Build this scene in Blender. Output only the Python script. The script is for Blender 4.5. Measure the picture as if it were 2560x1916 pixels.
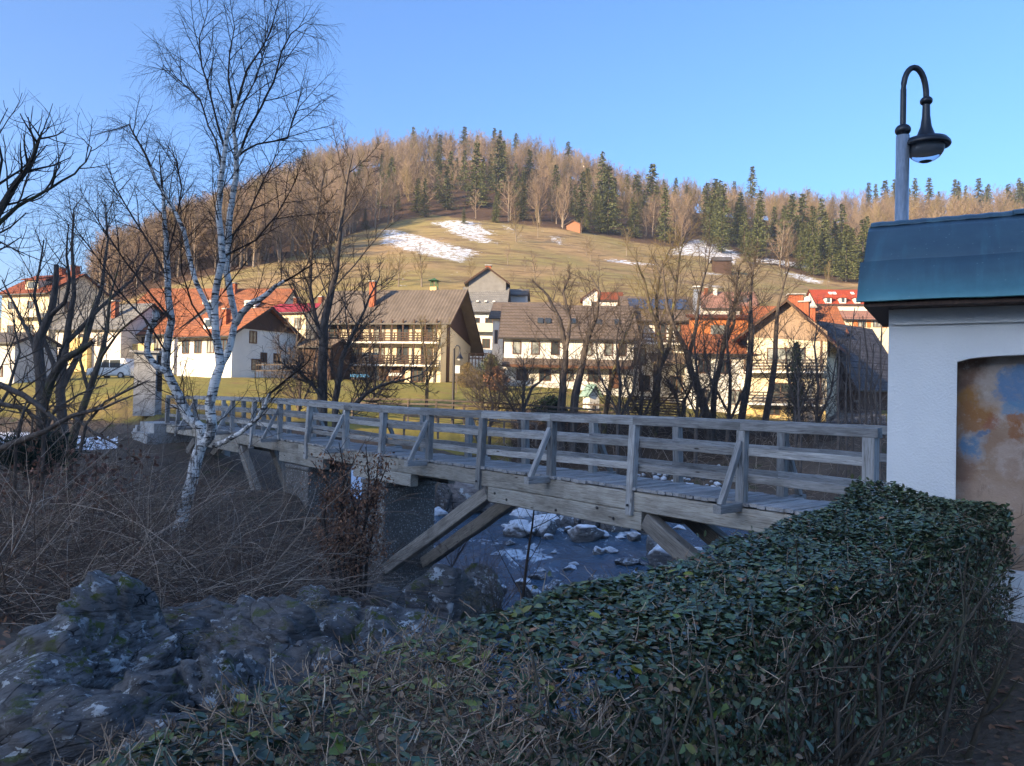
import bpy, bmesh, math, random, time
import numpy as np
from mathutils import Vector, Matrix
_t0 = time.time()
S = bpy.context.scene
for _o in list(S.objects):
    bpy.data.objects.remove(_o)
COL = S.collection
R = math.radians

# ------------------------------------------------------------------ camera
F, CX, CY = 1920.0, 1280.0, 958.0           # photograph: 2560 x 1916
RO, TH = R(1.2), R(0.8)
cR, sR, cT, sT = math.cos(RO), math.sin(RO), math.cos(TH), math.sin(TH)
FW = np.array([0, cT, sT]); UP = np.array([0, -sT, cT]); XX = np.array([1.0, 0, 0])
camd = bpy.data.cameras.new('camera'); cam = bpy.data.objects.new('camera', camd); COL.objects.link(cam)
rc, uc = cR * XX + sR * UP, -sR * XX + cR * UP
cam.matrix_world = Matrix(((rc[0], uc[0], -FW[0], 0), (rc[1], uc[1], -FW[1], 0), (rc[2], uc[2], -FW[2], 0), (0, 0, 0, 1)))
camd.sensor_width = 36; camd.lens = 36 * F / 2560; camd.clip_start = 0.05; camd.clip_end = 3000
S.camera = cam

# ------------------------------------------------------------------ sky, sun, exposure
SUN_EL = R(17)
SX, SY = 0.74, 0.67                          # horizontal travel of the light
W = bpy.data.worlds.new('World'); S.world = W; W.use_nodes = True
nt = W.node_tree; nt.nodes.clear()
sky = nt.nodes.new('ShaderNodeTexSky'); sky.sky_type = 'NISHITA'; sky.sun_disc = False
sky.sun_elevation = SUN_EL; sky.sun_rotation = math.atan2(-SX, -SY); sky.altitude = 400
sky.air_density = 1.0; sky.dust_density = 3.4; sky.ozone_density = 7.0
bg = nt.nodes.new('ShaderNodeBackground'); bg.inputs[1].default_value = 0.15
wo = nt.nodes.new('ShaderNodeOutputWorld')
nt.links.new(sky.outputs[0], bg.inputs[0]); nt.links.new(bg.outputs[0], wo.inputs[0])
sd = bpy.data.lights.new('sun', 'SUN'); sd.energy = 4.8; sd.angle = R(0.5); sd.color = (1, 0.77, 0.47)
sun = bpy.data.objects.new('sun', sd); COL.objects.link(sun)
sdir = Vector((SX, SY, 0)).normalized() * math.cos(SUN_EL) + Vector((0, 0, -math.sin(SUN_EL)))
sun.rotation_euler = sdir.to_track_quat('-Z', 'Y').to_euler(); sun.location = (-60, -60, 60)
S.view_settings.view_transform = 'Standard'; S.view_settings.look = 'None'
S.view_settings.gamma = 1; S.view_settings.use_curve_mapping = False
S.view_settings.exposure = 1.38
S.cycles.max_bounces = 6; S.cycles.diffuse_bounces = 3; S.cycles.transparent_max_bounces = 8

# ------------------------------------------------------------------ helpers
def P(px, py, d):
    u, v = (px - CX) / F, -(py - CY) / F
    w = (u * cR - v * sR) * XX + FW + (u * sR + v * cR) * UP
    return w * (d / w[1])
def proj(p):
    p = np.asarray(p, float); x, y, z = p[..., 0], p[..., 1], p[..., 2]
    dep = np.maximum(y * cT + z * sT, 1e-3); v = (-y * sT + z * cT) / dep; u = x / dep
    return CX + F * (u * cR + v * sR), CY - F * (-u * sR + v * cR)
def hsh(i, j, k=0):
    n = (i.astype(np.int64) * 374761393 + j.astype(np.int64) * 668265263 + k * 1274126177) & 0xffffffff
    n = ((n ^ (n >> 13)) * 1274126177) & 0xffffffff
    return ((n ^ (n >> 16)) & 0xffff) / 65535.0
def vnoise(x, y, seed=0):
    i, j = np.floor(x), np.floor(y); f, g = x - i, y - j
    f = f * f * (3 - 2 * f); g = g * g * (3 - 2 * g)
    a, b = hsh(i, j, seed), hsh(i + 1, j, seed); c, d = hsh(i, j + 1, seed), hsh(i + 1, j + 1, seed)
    return (a * (1 - f) + b * f) * (1 - g) + (c * (1 - f) + d * f) * g - 0.5
def fbm(x, y, o=4, seed=0):
    r, a = 0, 1.0
    for k in range(o):
        r = r + a * vnoise(x, y, seed + k); x, y, a = x * 2.03, y * 2.03, a * 0.5
    return r
def mesh_np(name, V, Q=None, Tr=None, smooth=False):
    me = bpy.data.meshes.new(name); V = np.asarray(V, np.float32)
    nq = 0 if Q is None else len(Q); ntr = 0 if Tr is None else len(Tr)
    me.vertices.add(len(V)); me.vertices.foreach_set('co', V.ravel())
    li = ([] if not nq else [np.asarray(Q, np.int32).ravel()]) + ([] if not ntr else [np.asarray(Tr, np.int32).ravel()])
    li = np.concatenate(li); me.loops.add(len(li)); me.loops.foreach_set('vertex_index', li)
    st = np.concatenate([np.arange(nq) * 4, nq * 4 + np.arange(ntr) * 3]).astype(np.int32)
    me.polygons.add(nq + ntr); me.polygons.foreach_set('loop_start', st)
    if smooth: me.polygons.foreach_set('use_smooth', np.ones(nq + ntr, bool))
    me.update(calc_edges=True); return me
def attr(me, name, vals):
    a = me.attributes.new(name, 'FLOAT', 'POINT'); a.data.foreach_set('value', np.asarray(vals, np.float32))
def add(name, me, m=None, parent=None, loc=None, rot=None, mw=None):
    o = bpy.data.objects.new(name, me); COL.objects.link(o)
    if m is not None and not me.materials: me.materials.append(m)
    if parent is not None: o.parent = parent
    if loc is not None: o.location = loc
    if rot is not None: o.rotation_euler = rot
    if mw is not None: o.matrix_local = mw
    return o
def tag(o, label, cat, group=None):
    o['label'] = label; o['category'] = cat
    if group: o['group'] = group
    return o
def struct(o, kind='structure'):
    o['kind'] = kind; return o
def thing(name, label, cat, loc=(0, 0, 0), rz=0, group=None):
    o = bpy.data.objects.new(name, None); COL.objects.link(o); o.empty_display_size = .2
    o.location = loc; o.rotation_euler = (0, 0, rz)
    return tag(o, label, cat, group)
def tubes(paths, sides=4):
    """paths: lists of (x,y,z,r) -> verts, quads"""
    A = np.array([p for q in paths for p in q], float); L = np.array([len(q) for q in paths])
    st = np.concatenate([[0], np.cumsum(L)[:-1]]); pid = np.repeat(np.arange(len(L)), L)
    idx = np.arange(len(A)); first, last = st[pid], (st + L - 1)[pid]
    p, r = A[:, :3], A[:, 3]
    Tn = p[np.minimum(idx + 1, last)] - p[np.maximum(idx - 1, first)]
    Tn /= np.linalg.norm(Tn, axis=1, keepdims=True) + 1e-9
    D = p[last] - p[first]; ver = np.abs(D[:, 2]) > .75 * np.linalg.norm(D, axis=1)
    ref = np.where(ver[:, None], np.array([[.99, .1, 0]]), np.array([[.05, .05, 1]]))
    U = np.cross(Tn, ref); U /= np.linalg.norm(U, axis=1, keepdims=True) + 1e-9
    Vv = np.cross(Tn, U); ang = np.arange(sides) * 2 * np.pi / sides
    ring = p[:, None] + r[:, None, None] * (np.cos(ang)[None, :, None] * U[:, None] + np.sin(ang)[None, :, None] * Vv[:, None])
    i = idx[idx != last]; k = np.arange(sides); k2 = (k + 1) % sides
    Q = np.stack([i[:, None] * sides + k, i[:, None] * sides + k2, (i[:, None] + 1) * sides + k2, (i[:, None] + 1) * sides + k], -1)
    return ring.reshape(-1, 3), Q.reshape(-1, 4)
def join_np(parts):
    V, Q, n = [], [], 0
    for v, q in parts:
        V.append(v); Q.append(np.asarray(q) + n); n += len(v)
    return np.concatenate(V), np.concatenate(Q)
class MB:
    """collects boxes, prisms and lathes for one mesh"""
    def __init__(s): s.v, s.f = [], []
    def poly(s, pts, faces):
        n = len(s.v); s.v += [tuple(p) for p in pts]; s.f += [tuple(i + n for i in f) for f in faces]
    def box(s, x0, y0, z0, x1, y1, z1):
        s.poly([(x0, y0, z0), (x1, y0, z0), (x1, y1, z0), (x0, y1, z0), (x0, y0, z1), (x1, y0, z1), (x1, y1, z1), (x0, y1, z1)],
               [(0, 3, 2, 1), (4, 5, 6, 7), (0, 1, 5, 4), (1, 2, 6, 5), (2, 3, 7, 6), (3, 0, 4, 7)])
    def prism(s, prof, x0, x1, ax=0):
        """profile [(a,b)] extruded along axis ax (0: profile is (y,z); 1: (x,z); 2: (x,y))"""
        n = len(prof)
        mk = (lambda a, b, t: (t, a, b)) if ax == 0 else (lambda a, b, t: (a, t, b)) if ax == 1 else (lambda a, b, t: (a, b, t))
        s.poly([mk(a, b, x0) for a, b in prof] + [mk(a, b, x1) for a, b in prof],
               [tuple(range(n))[::-1], tuple(range(n, 2 * n))] + [(i, (i + 1) % n, n + (i + 1) % n, n + i) for i in range(n)])
    def lathe(s, prof, cx=0, cy=0, k=20):
        n = len(prof); pts = []
        for r, z in prof:
            for j in range(k):
                a = 2 * math.pi * j / k; pts.append((cx + r * math.cos(a), cy + r * math.sin(a), z))
        s.poly(pts, [(i * k + j, i * k + (j + 1) % k, (i + 1) * k + (j + 1) % k, (i + 1) * k + j) for i in range(n - 1) for j in range(k)])
    def mesh(s, name, smooth=False, fix=True):
        me = bpy.data.meshes.new(name); me.from_pydata(s.v, [], s.f)
        if fix:
            b = bmesh.new(); b.from_mesh(me); bmesh.ops.recalc_face_normals(b, faces=b.faces[:]); b.to_mesh(me); b.free()
        if smooth: me.polygons.foreach_set('use_smooth', np.ones(len(me.polygons), bool))
        me.update(); return me
    def build(s, name, m, parent=None, **k):
        sm = k.pop('smooth', False); return add(name, s.mesh(name, sm), m, parent, **k)
_bc = {}
def board_mesh(L, w, h, nseg=1, jit=0, seed=0, ch=.008):
    key = (round(L, 2), round(w, 3), round(h, 3), nseg, seed)
    if key in _bc: return _bc[key]
    rg = random.Random(seed * 77 + 5); V, Q = [], []
    a, b = w / 2, h / 2; c = min(ch, a * .4, b * .4)
    prof = [(-a + c, -b), (a - c, -b), (a, -b + c), (a, b - c), (a - c, b), (-a + c, b), (-a, b - c), (-a, -b + c)]
    for i in range(nseg + 1):
        dy, dz = rg.uniform(-jit, jit), rg.uniform(-jit, jit)
        for y, z in prof: V.append((L * i / nseg, y + dy + rg.uniform(-jit, jit) * .4, z + dz + rg.uniform(-jit, jit) * .4))
    for i in range(nseg):
        for k in range(8): Q.append((i * 8 + k, i * 8 + (k + 1) % 8, i * 8 + 8 + (k + 1) % 8, i * 8 + 8 + k))
    n = nseg * 8
    me = bpy.data.meshes.new('board'); me.from_pydata(V, [], Q + [tuple(range(8))[::-1], tuple(range(n, n + 8))])
    b_ = bmesh.new(); b_.from_mesh(me); bmesh.ops.recalc_face_normals(b_, faces=b_.faces[:]); b_.to_mesh(me); b_.free()
    _bc[key] = me; return me
def board(name, p0, p1, w, h, m, parent, up=(0, 0, 1), nseg=1, jit=0, seed=0, roll=0, ch=.008):
    """timber from p0 to p1; w across, h along 'up'; local x runs along the grain"""
    p0, p1 = Vector(p0), Vector(p1); x = (p1 - p0); L = x.length; x /= L
    z = Vector(up) - x * x.dot(Vector(up))
    if z.length < 1e-4: z = Vector((1, 0, 0))
    z.normalize(); y = z.cross(x)
    mw = Matrix((x, y, z)).transposed().to_4x4(); mw.translation = p0
    if roll: mw = mw @ Matrix.Rotation(roll, 4, 'X')
    me = board_mesh(L, w, h, nseg, jit, seed, ch)
    return add(name, me, m, parent, mw=mw)

# ------------------------------------------------------------------ materials
def N(nt, t, **k):
    n = nt.nodes.new(t)
    for a, b in k.items(): setattr(n, a, b)
    return n
class MatB:
    def __init__(s, name, rough=.8, spec=.3):
        s.m = bpy.data.materials.new(name); s.m.use_nodes = True; s.nt = s.m.node_tree
        s.b = s.nt.nodes['Principled BSDF']; s.b.inputs['Roughness'].default_value = rough
        s.b.inputs['Specular IOR Level'].default_value = spec; s._c = {}
    def coord(s, kind='Object', scale=(1, 1, 1)):
        tc = N(s.nt, 'ShaderNodeTexCoord'); mp = N(s.nt, 'ShaderNodeMapping'); mp.inputs['Scale'].default_value = scale
        s.nt.links.new(tc.outputs[kind], mp.inputs[0])
        return mp.outputs[0]
    def coord_rand(s, scale=(1, 1, 1)):
        tc = N(s.nt, 'ShaderNodeTexCoord'); oi = N(s.nt, 'ShaderNodeObjectInfo')
        ad = N(s.nt, 'ShaderNodeVectorMath', operation='ADD'); ml = N(s.nt, 'ShaderNodeVectorMath', operation='SCALE')
        cb = N(s.nt, 'ShaderNodeCombineXYZ')
        for i in range(3): s.nt.links.new(oi.outputs['Random'], cb.inputs[i])
        s.nt.links.new(cb.outputs[0], ml.inputs[0]); ml.inputs['Scale'].default_value = 37
        s.nt.links.new(tc.outputs['Object'], ad.inputs[0]); s.nt.links.new(ml.outputs[0], ad.inputs[1])
        mp = N(s.nt, 'ShaderNodeMapping'); mp.inputs['Scale'].default_value = scale
        s.nt.links.new(ad.outputs[0], mp.inputs[0]); return mp.outputs[0]
    def noise(s, co, scale=5, detail=5, rough=.6, dist=0):
        n = N(s.nt, 'ShaderNodeTexNoise'); n.inputs['Scale'].default_value = scale; n.inputs['Detail'].default_value = detail
        n.inputs['Roughness'].default_value = rough; n.inputs['Distortion'].default_value = dist
        s.nt.links.new(co, n.inputs['Vector']); return n.outputs['Fac']
    def voro(s, co, scale=5, feat='F1', out='Distance', rnd=1):
        n = N(s.nt, 'ShaderNodeTexVoronoi', feature=feat); n.inputs['Scale'].default_value = scale; n.inputs['Randomness'].default_value = rnd
        s.nt.links.new(co, n.inputs['Vector']); return n.outputs[out]
    def ramp(s, f, lo, hi, a=0.0, b=1.0):
        n = N(s.nt, 'ShaderNodeMapRange'); n.inputs[1].default_value = lo; n.inputs[2].default_value = hi
        n.inputs[3].default_value = a; n.inputs[4].default_value = b; s.nt.links.new(f, n.inputs[0]); return n.outputs[0]
    def math(s, op, a, b=0.0):
        n = N(s.nt, 'ShaderNodeMath', operation=op)
        for i, x in enumerate((a, b)):
            if isinstance(x, (int, float)): n.inputs[i].default_value = x
            else: s.nt.links.new(x, n.inputs[i])
        return n.outputs[0]
    def mix(s, f, a, b, mode='MIX'):
        n = N(s.nt, 'ShaderNodeMix', data_type='RGBA', blend_type=mode)
        for sock, x in ((n.inputs[0], f), (n.inputs[6], a), (n.inputs[7], b)):
            if isinstance(x, (int, float)): sock.default_value = x
            elif isinstance(x, tuple): sock.default_value = (*x[:3], 1)
            else: s.nt.links.new(x, sock)
        return n.outputs[2]
    def attr(s, name):
        n = N(s.nt, 'ShaderNodeAttribute', attribute_name=name); return n.outputs['Fac']
    def island(s): return N(s.nt, 'ShaderNodeNewGeometry').outputs['Random Per Island']
    def objrand(s): return N(s.nt, 'ShaderNodeObjectInfo').outputs['Random']
    def nz(s):
        g = N(s.nt, 'ShaderNodeNewGeometry'); x = N(s.nt, 'ShaderNodeSeparateXYZ'); s.nt.links.new(g.outputs['Normal'], x.inputs[0]); return x.outputs['Z']
    def xyz(s, co, i):
        x = N(s.nt, 'ShaderNodeSeparateXYZ'); s.nt.links.new(co, x.inputs[0]); return x.outputs[i]
    def value(s, c, f, lo=.7, hi=1.3):
        h = N(s.nt, 'ShaderNodeHueSaturation'); s.nt.links.new(s.ramp(f, 0, 1, lo, hi), h.inputs['Value'])
        if isinstance(c, tuple): h.inputs['Color'].default_value = (*c, 1)
        else: s.nt.links.new(c, h.inputs['Color'])
        return h.outputs[0]
    def color(s, c):
        if isinstance(c, tuple): s.b.inputs['Base Color'].default_value = (*c[:3], 1)
        else: s.nt.links.new(c, s.b.inputs['Base Color'])
        return s
    def bump(s, h, strength=.3, dist=.02):
        n = N(s.nt, 'ShaderNodeBump'); n.inputs['Strength'].default_value = strength; n.inputs['Distance'].default_value = dist
        s.nt.links.new(h, n.inputs['Height']); s.nt.links.new(n.outputs[0], s.b.inputs['Normal']); return s
    def rough(s, r): s.nt.links.new(r, s.b.inputs['Roughness']); return s
def simple(name, c1, c2=None, scale=4, rough=.8, bump=0, stretch=(1, 1, 1), spec=.25, lohi=(.35, .65), metal=0, vary=0):
    k = MatB(name, rough, spec); co = k.coord_rand(stretch); n = k.noise(co, scale)
    c = k.mix(k.ramp(n, *lohi), c1, c2) if c2 else c1
    if vary: c = k.value(c, k.objrand(), 1 - vary, 1 + vary)
    k.color(c)
    if bump: k.bump(k.noise(co, scale * 3), bump, .01)
    k.b.inputs['Metallic'].default_value = metal
    return k.m
def leafmat(name, cols, rough=.5, spec=.35, vary=.35, trans=.0):
    k = MatB(name, rough, spec); i = k.island(); c = cols[0]
    for j, cc in enumerate(cols[1:], 1):
        th = j / len(cols); c = k.mix(k.ramp(i, th - .01, th + .01), c, cc)
    k.color(k.value(c, k.math('FRACT', k.math('MULTIPLY', i, 17.3)), 1 - vary, 1 + vary))
    if trans: k.b.inputs['Transmission Weight'].default_value = 0
    return k.m
def woodmat(name, c1, c2, dark, vary=.22):
    k = MatB(name, .85, .2); co = k.coord_rand((1.2, 22, 22)); n = k.noise(co, 2.2, 7, .65, .4)
    co2 = k.coord_rand((2, 60, 60)); n2 = k.noise(co2, 2, 3); big = k.noise(k.coord_rand((1, 3, 3)), 1.4, 4)
    c = k.mix(k.ramp(n, .32, .68), c1, c2); c = k.mix(k.math('MULTIPLY', k.ramp(n2, .55, .68), .85), c, dark)
    c = k.mix(k.math('MULTIPLY', k.ramp(big, .5, .72), .55), c, dark)
    knot = k.voro(k.coord_rand((1.1, 4, 4)), 1.3); c = k.mix(k.ramp(knot, .05, .1, 1, 0), c, dark)
    k.color(k.value(c, k.objrand(), 1 - vary, 1 + vary)); k.bump(k.math('ADD', n, n2), .5, .006); return k.m
M = {}
M['wood'] = woodmat('weathered wood', (.25, .245, .23), (.44, .43, .41), (.075, .066, .058), .32)
M['beam'] = woodmat('oak beam', (.27, .245, .205), (.46, .425, .36), (.09, .07, .05))
M['plank'] = woodmat('deck plank', (.26, .25, .24), (.42, .41, .395), (.09, .08, .07))
M['strutwood'] = woodmat('strut timber', (.20, .175, .145), (.36, .325, .28), (.06, .05, .04))
M['darkwood'] = simple('dark house wood', (.055, .03, .02), (.09, .052, .035), 6, .7, .2, (8, 8, 1))
M['fencewood'] = simple('fence wood', (.10, .075, .055), (.17, .13, .10), 6, .8, .2)
M['iron'] = simple('iron', (.02, .02, .022), (.045, .035, .03), 20, .5, .1, spec=.5)
M['black'] = simple('black lamp paint', (.012, .013, .016), (.02, .02, .024), 8, .35, .03, spec=.5)
M['galv'] = simple('galvanised steel', (.42, .45, .47), (.58, .6, .62), 9, .45, .02, (6, 6, 1), .5, metal=.75)
M['snow'] = simple('snow', (.80, .82, .85), (.70, .72, .76), 3, .7, .3)
def plaster(name, c, d=.06, bump=.45, fine=60):
    k = MatB(name, .9, .15); co = k.coord(); a = k.noise(co, 1.1, 6); f = k.noise(co, fine, 4); g = k.noise(co, fine / 4, 5)
    col = k.mix(k.ramp(a, .35, .75), c, tuple(x * (1 - d * 2.2) for x in c)); k.color(col)
    k.bump(k.math('ADD', f, g), bump, .012); return k.m
M['plaster'] = plaster('white lime plaster', (.85, .82, .76), .05)
def housewall(name, c, d=.07):
    k = MatB(name, .9, .15); co = k.coord('Object'); a = k.noise(co, .5, 6); st = k.noise(k.coord('Object', (3, 3, .25)), 1.2, 5)
    c2 = tuple(x * .78 for x in c); col = k.mix(k.math('MULTIPLY', k.ramp(a, .4, .75), .6), c, c2)
    col = k.mix(k.math('MULTIPLY', k.ramp(st, .55, .8), .5), col, c2); k.color(col); k.bump(k.noise(co, 14, 4), .2, .02); return k.m
M['w_cream'] = housewall('cream render', (.72, .62, .44)); M['w_white'] = housewall('white render', (.78, .75, .68))
M['w_yellow'] = housewall('yellow render', (.74, .55, .24)); M['w_grey'] = housewall('grey render', (.56, .53, .50))
M['w_orange'] = housewall('orange render', (.55, .20, .07)); M['w_pale'] = housewall('pale render', (.68, .62, .56))
def roofmat(name, c1, c2, c3, tx=4.0, ty=3.0, lich=.3):
    k = MatB(name, .8, .2); co = k.coord('Object'); br = N(k.nt, 'ShaderNodeTexBrick'); br.inputs['Scale'].default_value = 1
    br.inputs['Brick Width'].default_value = 1 / tx; br.inputs['Row Height'].default_value = 1 / ty; br.inputs['Mortar Size'].default_value = .02
    br.inputs['Color1'].default_value = (*c1, 1); br.inputs['Color2'].default_value = (*c2, 1); br.inputs['Mortar'].default_value = (*[x * .45 for x in c1], 1)
    k.nt.links.new(co, br.inputs['Vector']); n = k.noise(co, .9, 6); n2 = k.noise(co, 5, 4)
    c = k.mix(k.math('MULTIPLY', k.ramp(n, .45, .7), lich * 2), br.outputs[0], c3); c = k.value(c, n2, .75, 1.25)
    k.color(c); k.bump(br.outputs['Fac'], -.4, .03); return k.m
M['r_orange'] = roofmat('orange tiles', (.37, .14, .062), (.29, .10, .048), (.20, .085, .05), 4, 3, .45)
M['r_red'] = roofmat('red tiles', (.42, .07, .03), (.34, .06, .03), (.2, .06, .04))
M['r_rust'] = roofmat('rust tiles', (.27, .075, .035), (.20, .06, .03), (.13, .05, .03))
M['r_pink'] = roofmat('faded pink tiles', (.36, .19, .14), (.30, .16, .12), (.22, .14, .11))
M['r_brown'] = roofmat('brown shingles', (.20, .15, .115), (.15, .115, .09), (.11, .09, .075), 3.5, 4)
M['r_grey'] = roofmat('grey tiles', (.25, .24, .225), (.20, .195, .185), (.14, .135, .13), 3.5, 4)
M['r_dark'] = roofmat('dark slate', (.085, .08, .085), (.13, .12, .125), (.05, .046, .048), 3.0, 2.6)
M['r_magenta'] = roofmat('crimson sheet', (.30, .035, .06), (.25, .03, .05), (.18, .03, .05), 2, .2)
M['r_corr'] = simple('brown fibre cement', (.125, .10, .078), (.17, .135, .105), .8, .85)
M['glass'] = simple('window glass', (.03, .04, .045), (.07, .075, .07), .6, .12, 0, spec=.6)
M['curtain'] = simple('curtained pane', (.35, .36, .33), (.10, .11, .10), 1.3, .2, 0, (3, 3, 1), .5)
M['frame'] = simple('brown window frame', (.12, .055, .03), (.16, .08, .045), 5, .6)
M['wframe'] = simple('white frame', (.72, .70, .66), (.6, .58, .55), 5, .6)
M['brick'] = roofmat('chimney brick', (.42, .13, .06), (.34, .1, .05), (.22, .1, .06), 4, 8)
M['concrete'] = simple('concrete', (.30, .29, .27), (.42, .41, .39), 2.5, .9, .3)
def pebble():
    k = MatB('pebble concrete', .85, .3); co = k.coord(); v = k.voro(co, 22, 'F1', 'Color'); d = k.voro(co, 22); a = k.noise(co, 1.2, 5)
    g = k.xyz(v, 0); c = k.mix(k.ramp(g, .55, .95), (.25, .23, .205), (.58, .56, .52)); c = k.mix(k.ramp(d, .25, .5), c, (.14, .125, .11))
    c = k.mix(k.math('MULTIPLY', k.ramp(a, .45, .7), .7), c, (.09, .08, .07)); k.color(c); k.bump(d, -.8, .03); return k.m
M['pebble'] = pebble()
def copper():
    k = MatB('copper roof', .42, .5); co = k.coord(); a = k.noise(co, 1.3, 6, .65); b = k.noise(co, 14, 5); s_ = k.noise(k.coord('Object', (9, 1, 1)), 1.5, 5)
    c = k.mix(k.ramp(a, .35, .7), (.054, .094, .122), (.075, .132, .152)); c = k.mix(k.math('MULTIPLY', k.ramp(s_, .5, .75), .5), c, (.085, .21, .235))
    c = k.mix(k.math('MULTIPLY', k.attr('eave'), k.ramp(a, .2, .6, .45, 1)), c, (.09, .25, .26))
    sp = k.voro(co, 16); c = k.mix(k.ramp(sp, .06, .10, .6, 0), c, (.22, .30, .29)); k.color(k.value(c, b, .85, 1.15))
    k.b.inputs['Metallic'].default_value = .2; k.bump(b, .08, .01); return k.m
M['copper'] = copper()
def rockmat(name, c1, c2, lichen=.5, moss=.4, frost=0.0, scale=1.0):
    k = MatB(name, .85, .3); co = k.coord_rand((scale,) * 3); a = k.noise(co, 1.1, 5, .6); b = k.noise(co, 14, 8, .75); st = k.noise(k.coord_rand((scale * .7, scale * .7, scale * 2.4)), 3.2, 8, .7, .1)
    c = k.mix(k.ramp(a, .3, .7), c1, c2); c = k.mix(k.ramp(st, .38, .54, .8, 0), c, tuple(x * .42 for x in c1)); c = k.value(c, b, .78, 1.22)
    vc = k.voro(k.coord_rand((scale * .55, scale * .4, scale * .9)), 1.6, 'DISTANCE_TO_EDGE'); ck = k.math('ADD', vc, k.math('MULTIPLY', k.math('SUBTRACT', b, .5), .05)); ck = k.ramp(ck, .006, .022, 1, 0)
    c = k.mix(k.math('MULTIPLY', ck, k.ramp(k.noise(co, .9, 3), .48, .60)), c, (.015, .013, .012))
    if lichen:
        l = k.noise(co, 2.6, 10, .68, .2); m_ = k.math('MULTIPLY', k.ramp(l, .60 - lichen * .05, .625 - lichen * .05), k.ramp(k.noise(co, .8, 3), .40, .56)); c = k.mix(k.math('MULTIPLY', m_, .9), c, (.62, .63, .61))
        l2 = k.voro(co, 5.5); c = k.mix(k.ramp(l2, .07, .09, .7, 0), c, (.66, .66, .62))
    if moss:
        mm = k.math('MULTIPLY', k.ramp(k.noise(co, 1.7, 7, .7), .55, .60), k.ramp(k.nz(), .1, .6)); c = k.mix(k.math('MULTIPLY', mm, moss * 1.5), c, k.value((.085, .10, .018), b, .5, 1.5))
    if frost:
        fz = k.math('MULTIPLY', k.ramp(k.nz(), .25, .75), k.ramp(k.noise(co, 4, 8, .75), .5 - frost * .25, .62 - frost * .15)); c = k.mix(fz, c, (.82, .84, .87))
    k.color(c); k.bump(k.math('SUBTRACT', k.math('ADD', k.math('MULTIPLY', b, .6), k.math('MULTIPLY', st, 1.0)), k.math('MULTIPLY', ck, .8)), .8, .06); return k.m
M['rock'] = rockmat('grey lichen rock', (0.110, 0.105, 0.101), (0.248, 0.236, 0.224), 1.05, .7, 0, 1.9)
M['rock_dark'] = rockmat('dark rock', (0.109, 0.101, 0.095), (0.214, 0.196, 0.183), .5, .5, 0, 1.6)
M['rock_frost'] = rockmat('frosted boulder', (.13, .125, .12), (.24, .23, .22), .2, 0, .9)
M['rock_wet'] = rockmat('wet boulder', (.04, .04, .042), (.08, .08, .08), 0, .2, .15); M['rock_wet'].node_tree.nodes['Principled BSDF'].inputs['Roughness'].default_value = .3
M['rock_pale'] = rockmat('pale rock', (.24, .20, .18), (.38, .33, .30), .4, .1, .7)
def barkmat(name, c1, c2, scale=9, stretch=(1, 1, .25), bump=.8, lich=None):
    k = MatB(name, .9, .15); co = k.coord('Object', stretch); n = k.noise(co, scale, 7, .7, .5); c = k.mix(k.ramp(n, .35, .65), c1, c2)
    if lich: c = k.mix(k.math('MULTIPLY', k.ramp(k.noise(k.coord(), 2.2, 7, .7), .5, .62), .8), c, lich)
    k.color(c); k.bump(n, bump, .03); return k.m
M['bark'] = barkmat('grey brown bark', (0.063, 0.050, 0.042), (0.154, 0.126, 0.105))
M['bark_lichen'] = barkmat('lichen bark', (.07, .055, .042), (.15, .12, .09), lich=(.20, .18, .06))
M['bark_moss'] = barkmat('mossy bark', (.045, .038, .032), (.10, .085, .07), lich=(.06, .065, .02))
M['twig'] = simple('dark twigs', (.035, .027, .022), (.065, .049, .038), 3, .9)
M['twig_mid'] = simple('brown twigs', (0.078, 0.058, 0.045), (0.135, 0.103, 0.076), 3, .9)
M['slategrey'] = simple('grey slate hanging', (.20, .19, .18), (.25, .24, .225), 1.5, .85)
M['twig_grey'] = simple('grey brown twigs', (.085, .066, .054), (.14, .11, .09), 3, .9)
M['twig_lit'] = simple('sunlit ochre twigs', (.16, .115, .055), (.24, .18, .08), 3, .9)  # ochre tone of sunlit twigs put into the colour
M['wood_brown'] = simple('bare wood crowns', (.205, .142, .095), (.305, .225, .15), .05, .95, vary=.45)
M['wood_trunk'] = simple('bare wood trunks', (.16, .12, .085), (.26, .21, .16), .3, .95)
def birchbark():
    k = MatB('birch bark', .75, .25); co = k.coord('Object', (2.2, 2.2, 15)); n = k.noise(co, 1.6, 5, .6, .5); a = k.noise(k.coord(), 1.1, 6, .65)
    c = k.mix(k.ramp(a, .45, .7), (.80, .76, .70), (.60, .56, .50)); c = k.mix(k.ramp(n, .53, .60), c, (.035, .03, .028))
    z = k.xyz(k.coord(), 2); fis = k.noise(k.coord('Object', (5, 5, 2)), 1.6, 7, .7)
    low = k.math('MULTIPLY', k.ramp(z, 1.0, 6.5, 1, .25), k.ramp(fis, .49, .57)); c = k.mix(low, c, (.045, .038, .033)); k.color(c)
    k.bump(k.math('ADD', n, fis), .6, .02); return k.m
M['birch'] = birchbark()
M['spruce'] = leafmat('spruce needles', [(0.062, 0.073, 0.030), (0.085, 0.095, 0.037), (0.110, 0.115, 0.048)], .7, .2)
M['spruce_light'] = leafmat('light spruce needles', [(0.103, 0.115, 0.041), (0.127, 0.132, 0.048), (0.086, 0.098, 0.034)], .7, .2)  # paler copy for sunlit and light green spruces, sun tone in the colour
M['juniper'] = leafmat('dark needles', [(0.016, 0.031, 0.021), (0.023, 0.042, 0.026)], .7, .2)
M['deadleaf'] = leafmat('dead brown leaves', [(0.221, 0.111, 0.062), (0.299, 0.156, 0.091), (0.156, 0.085, 0.058)], .8, .2, .4)
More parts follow.
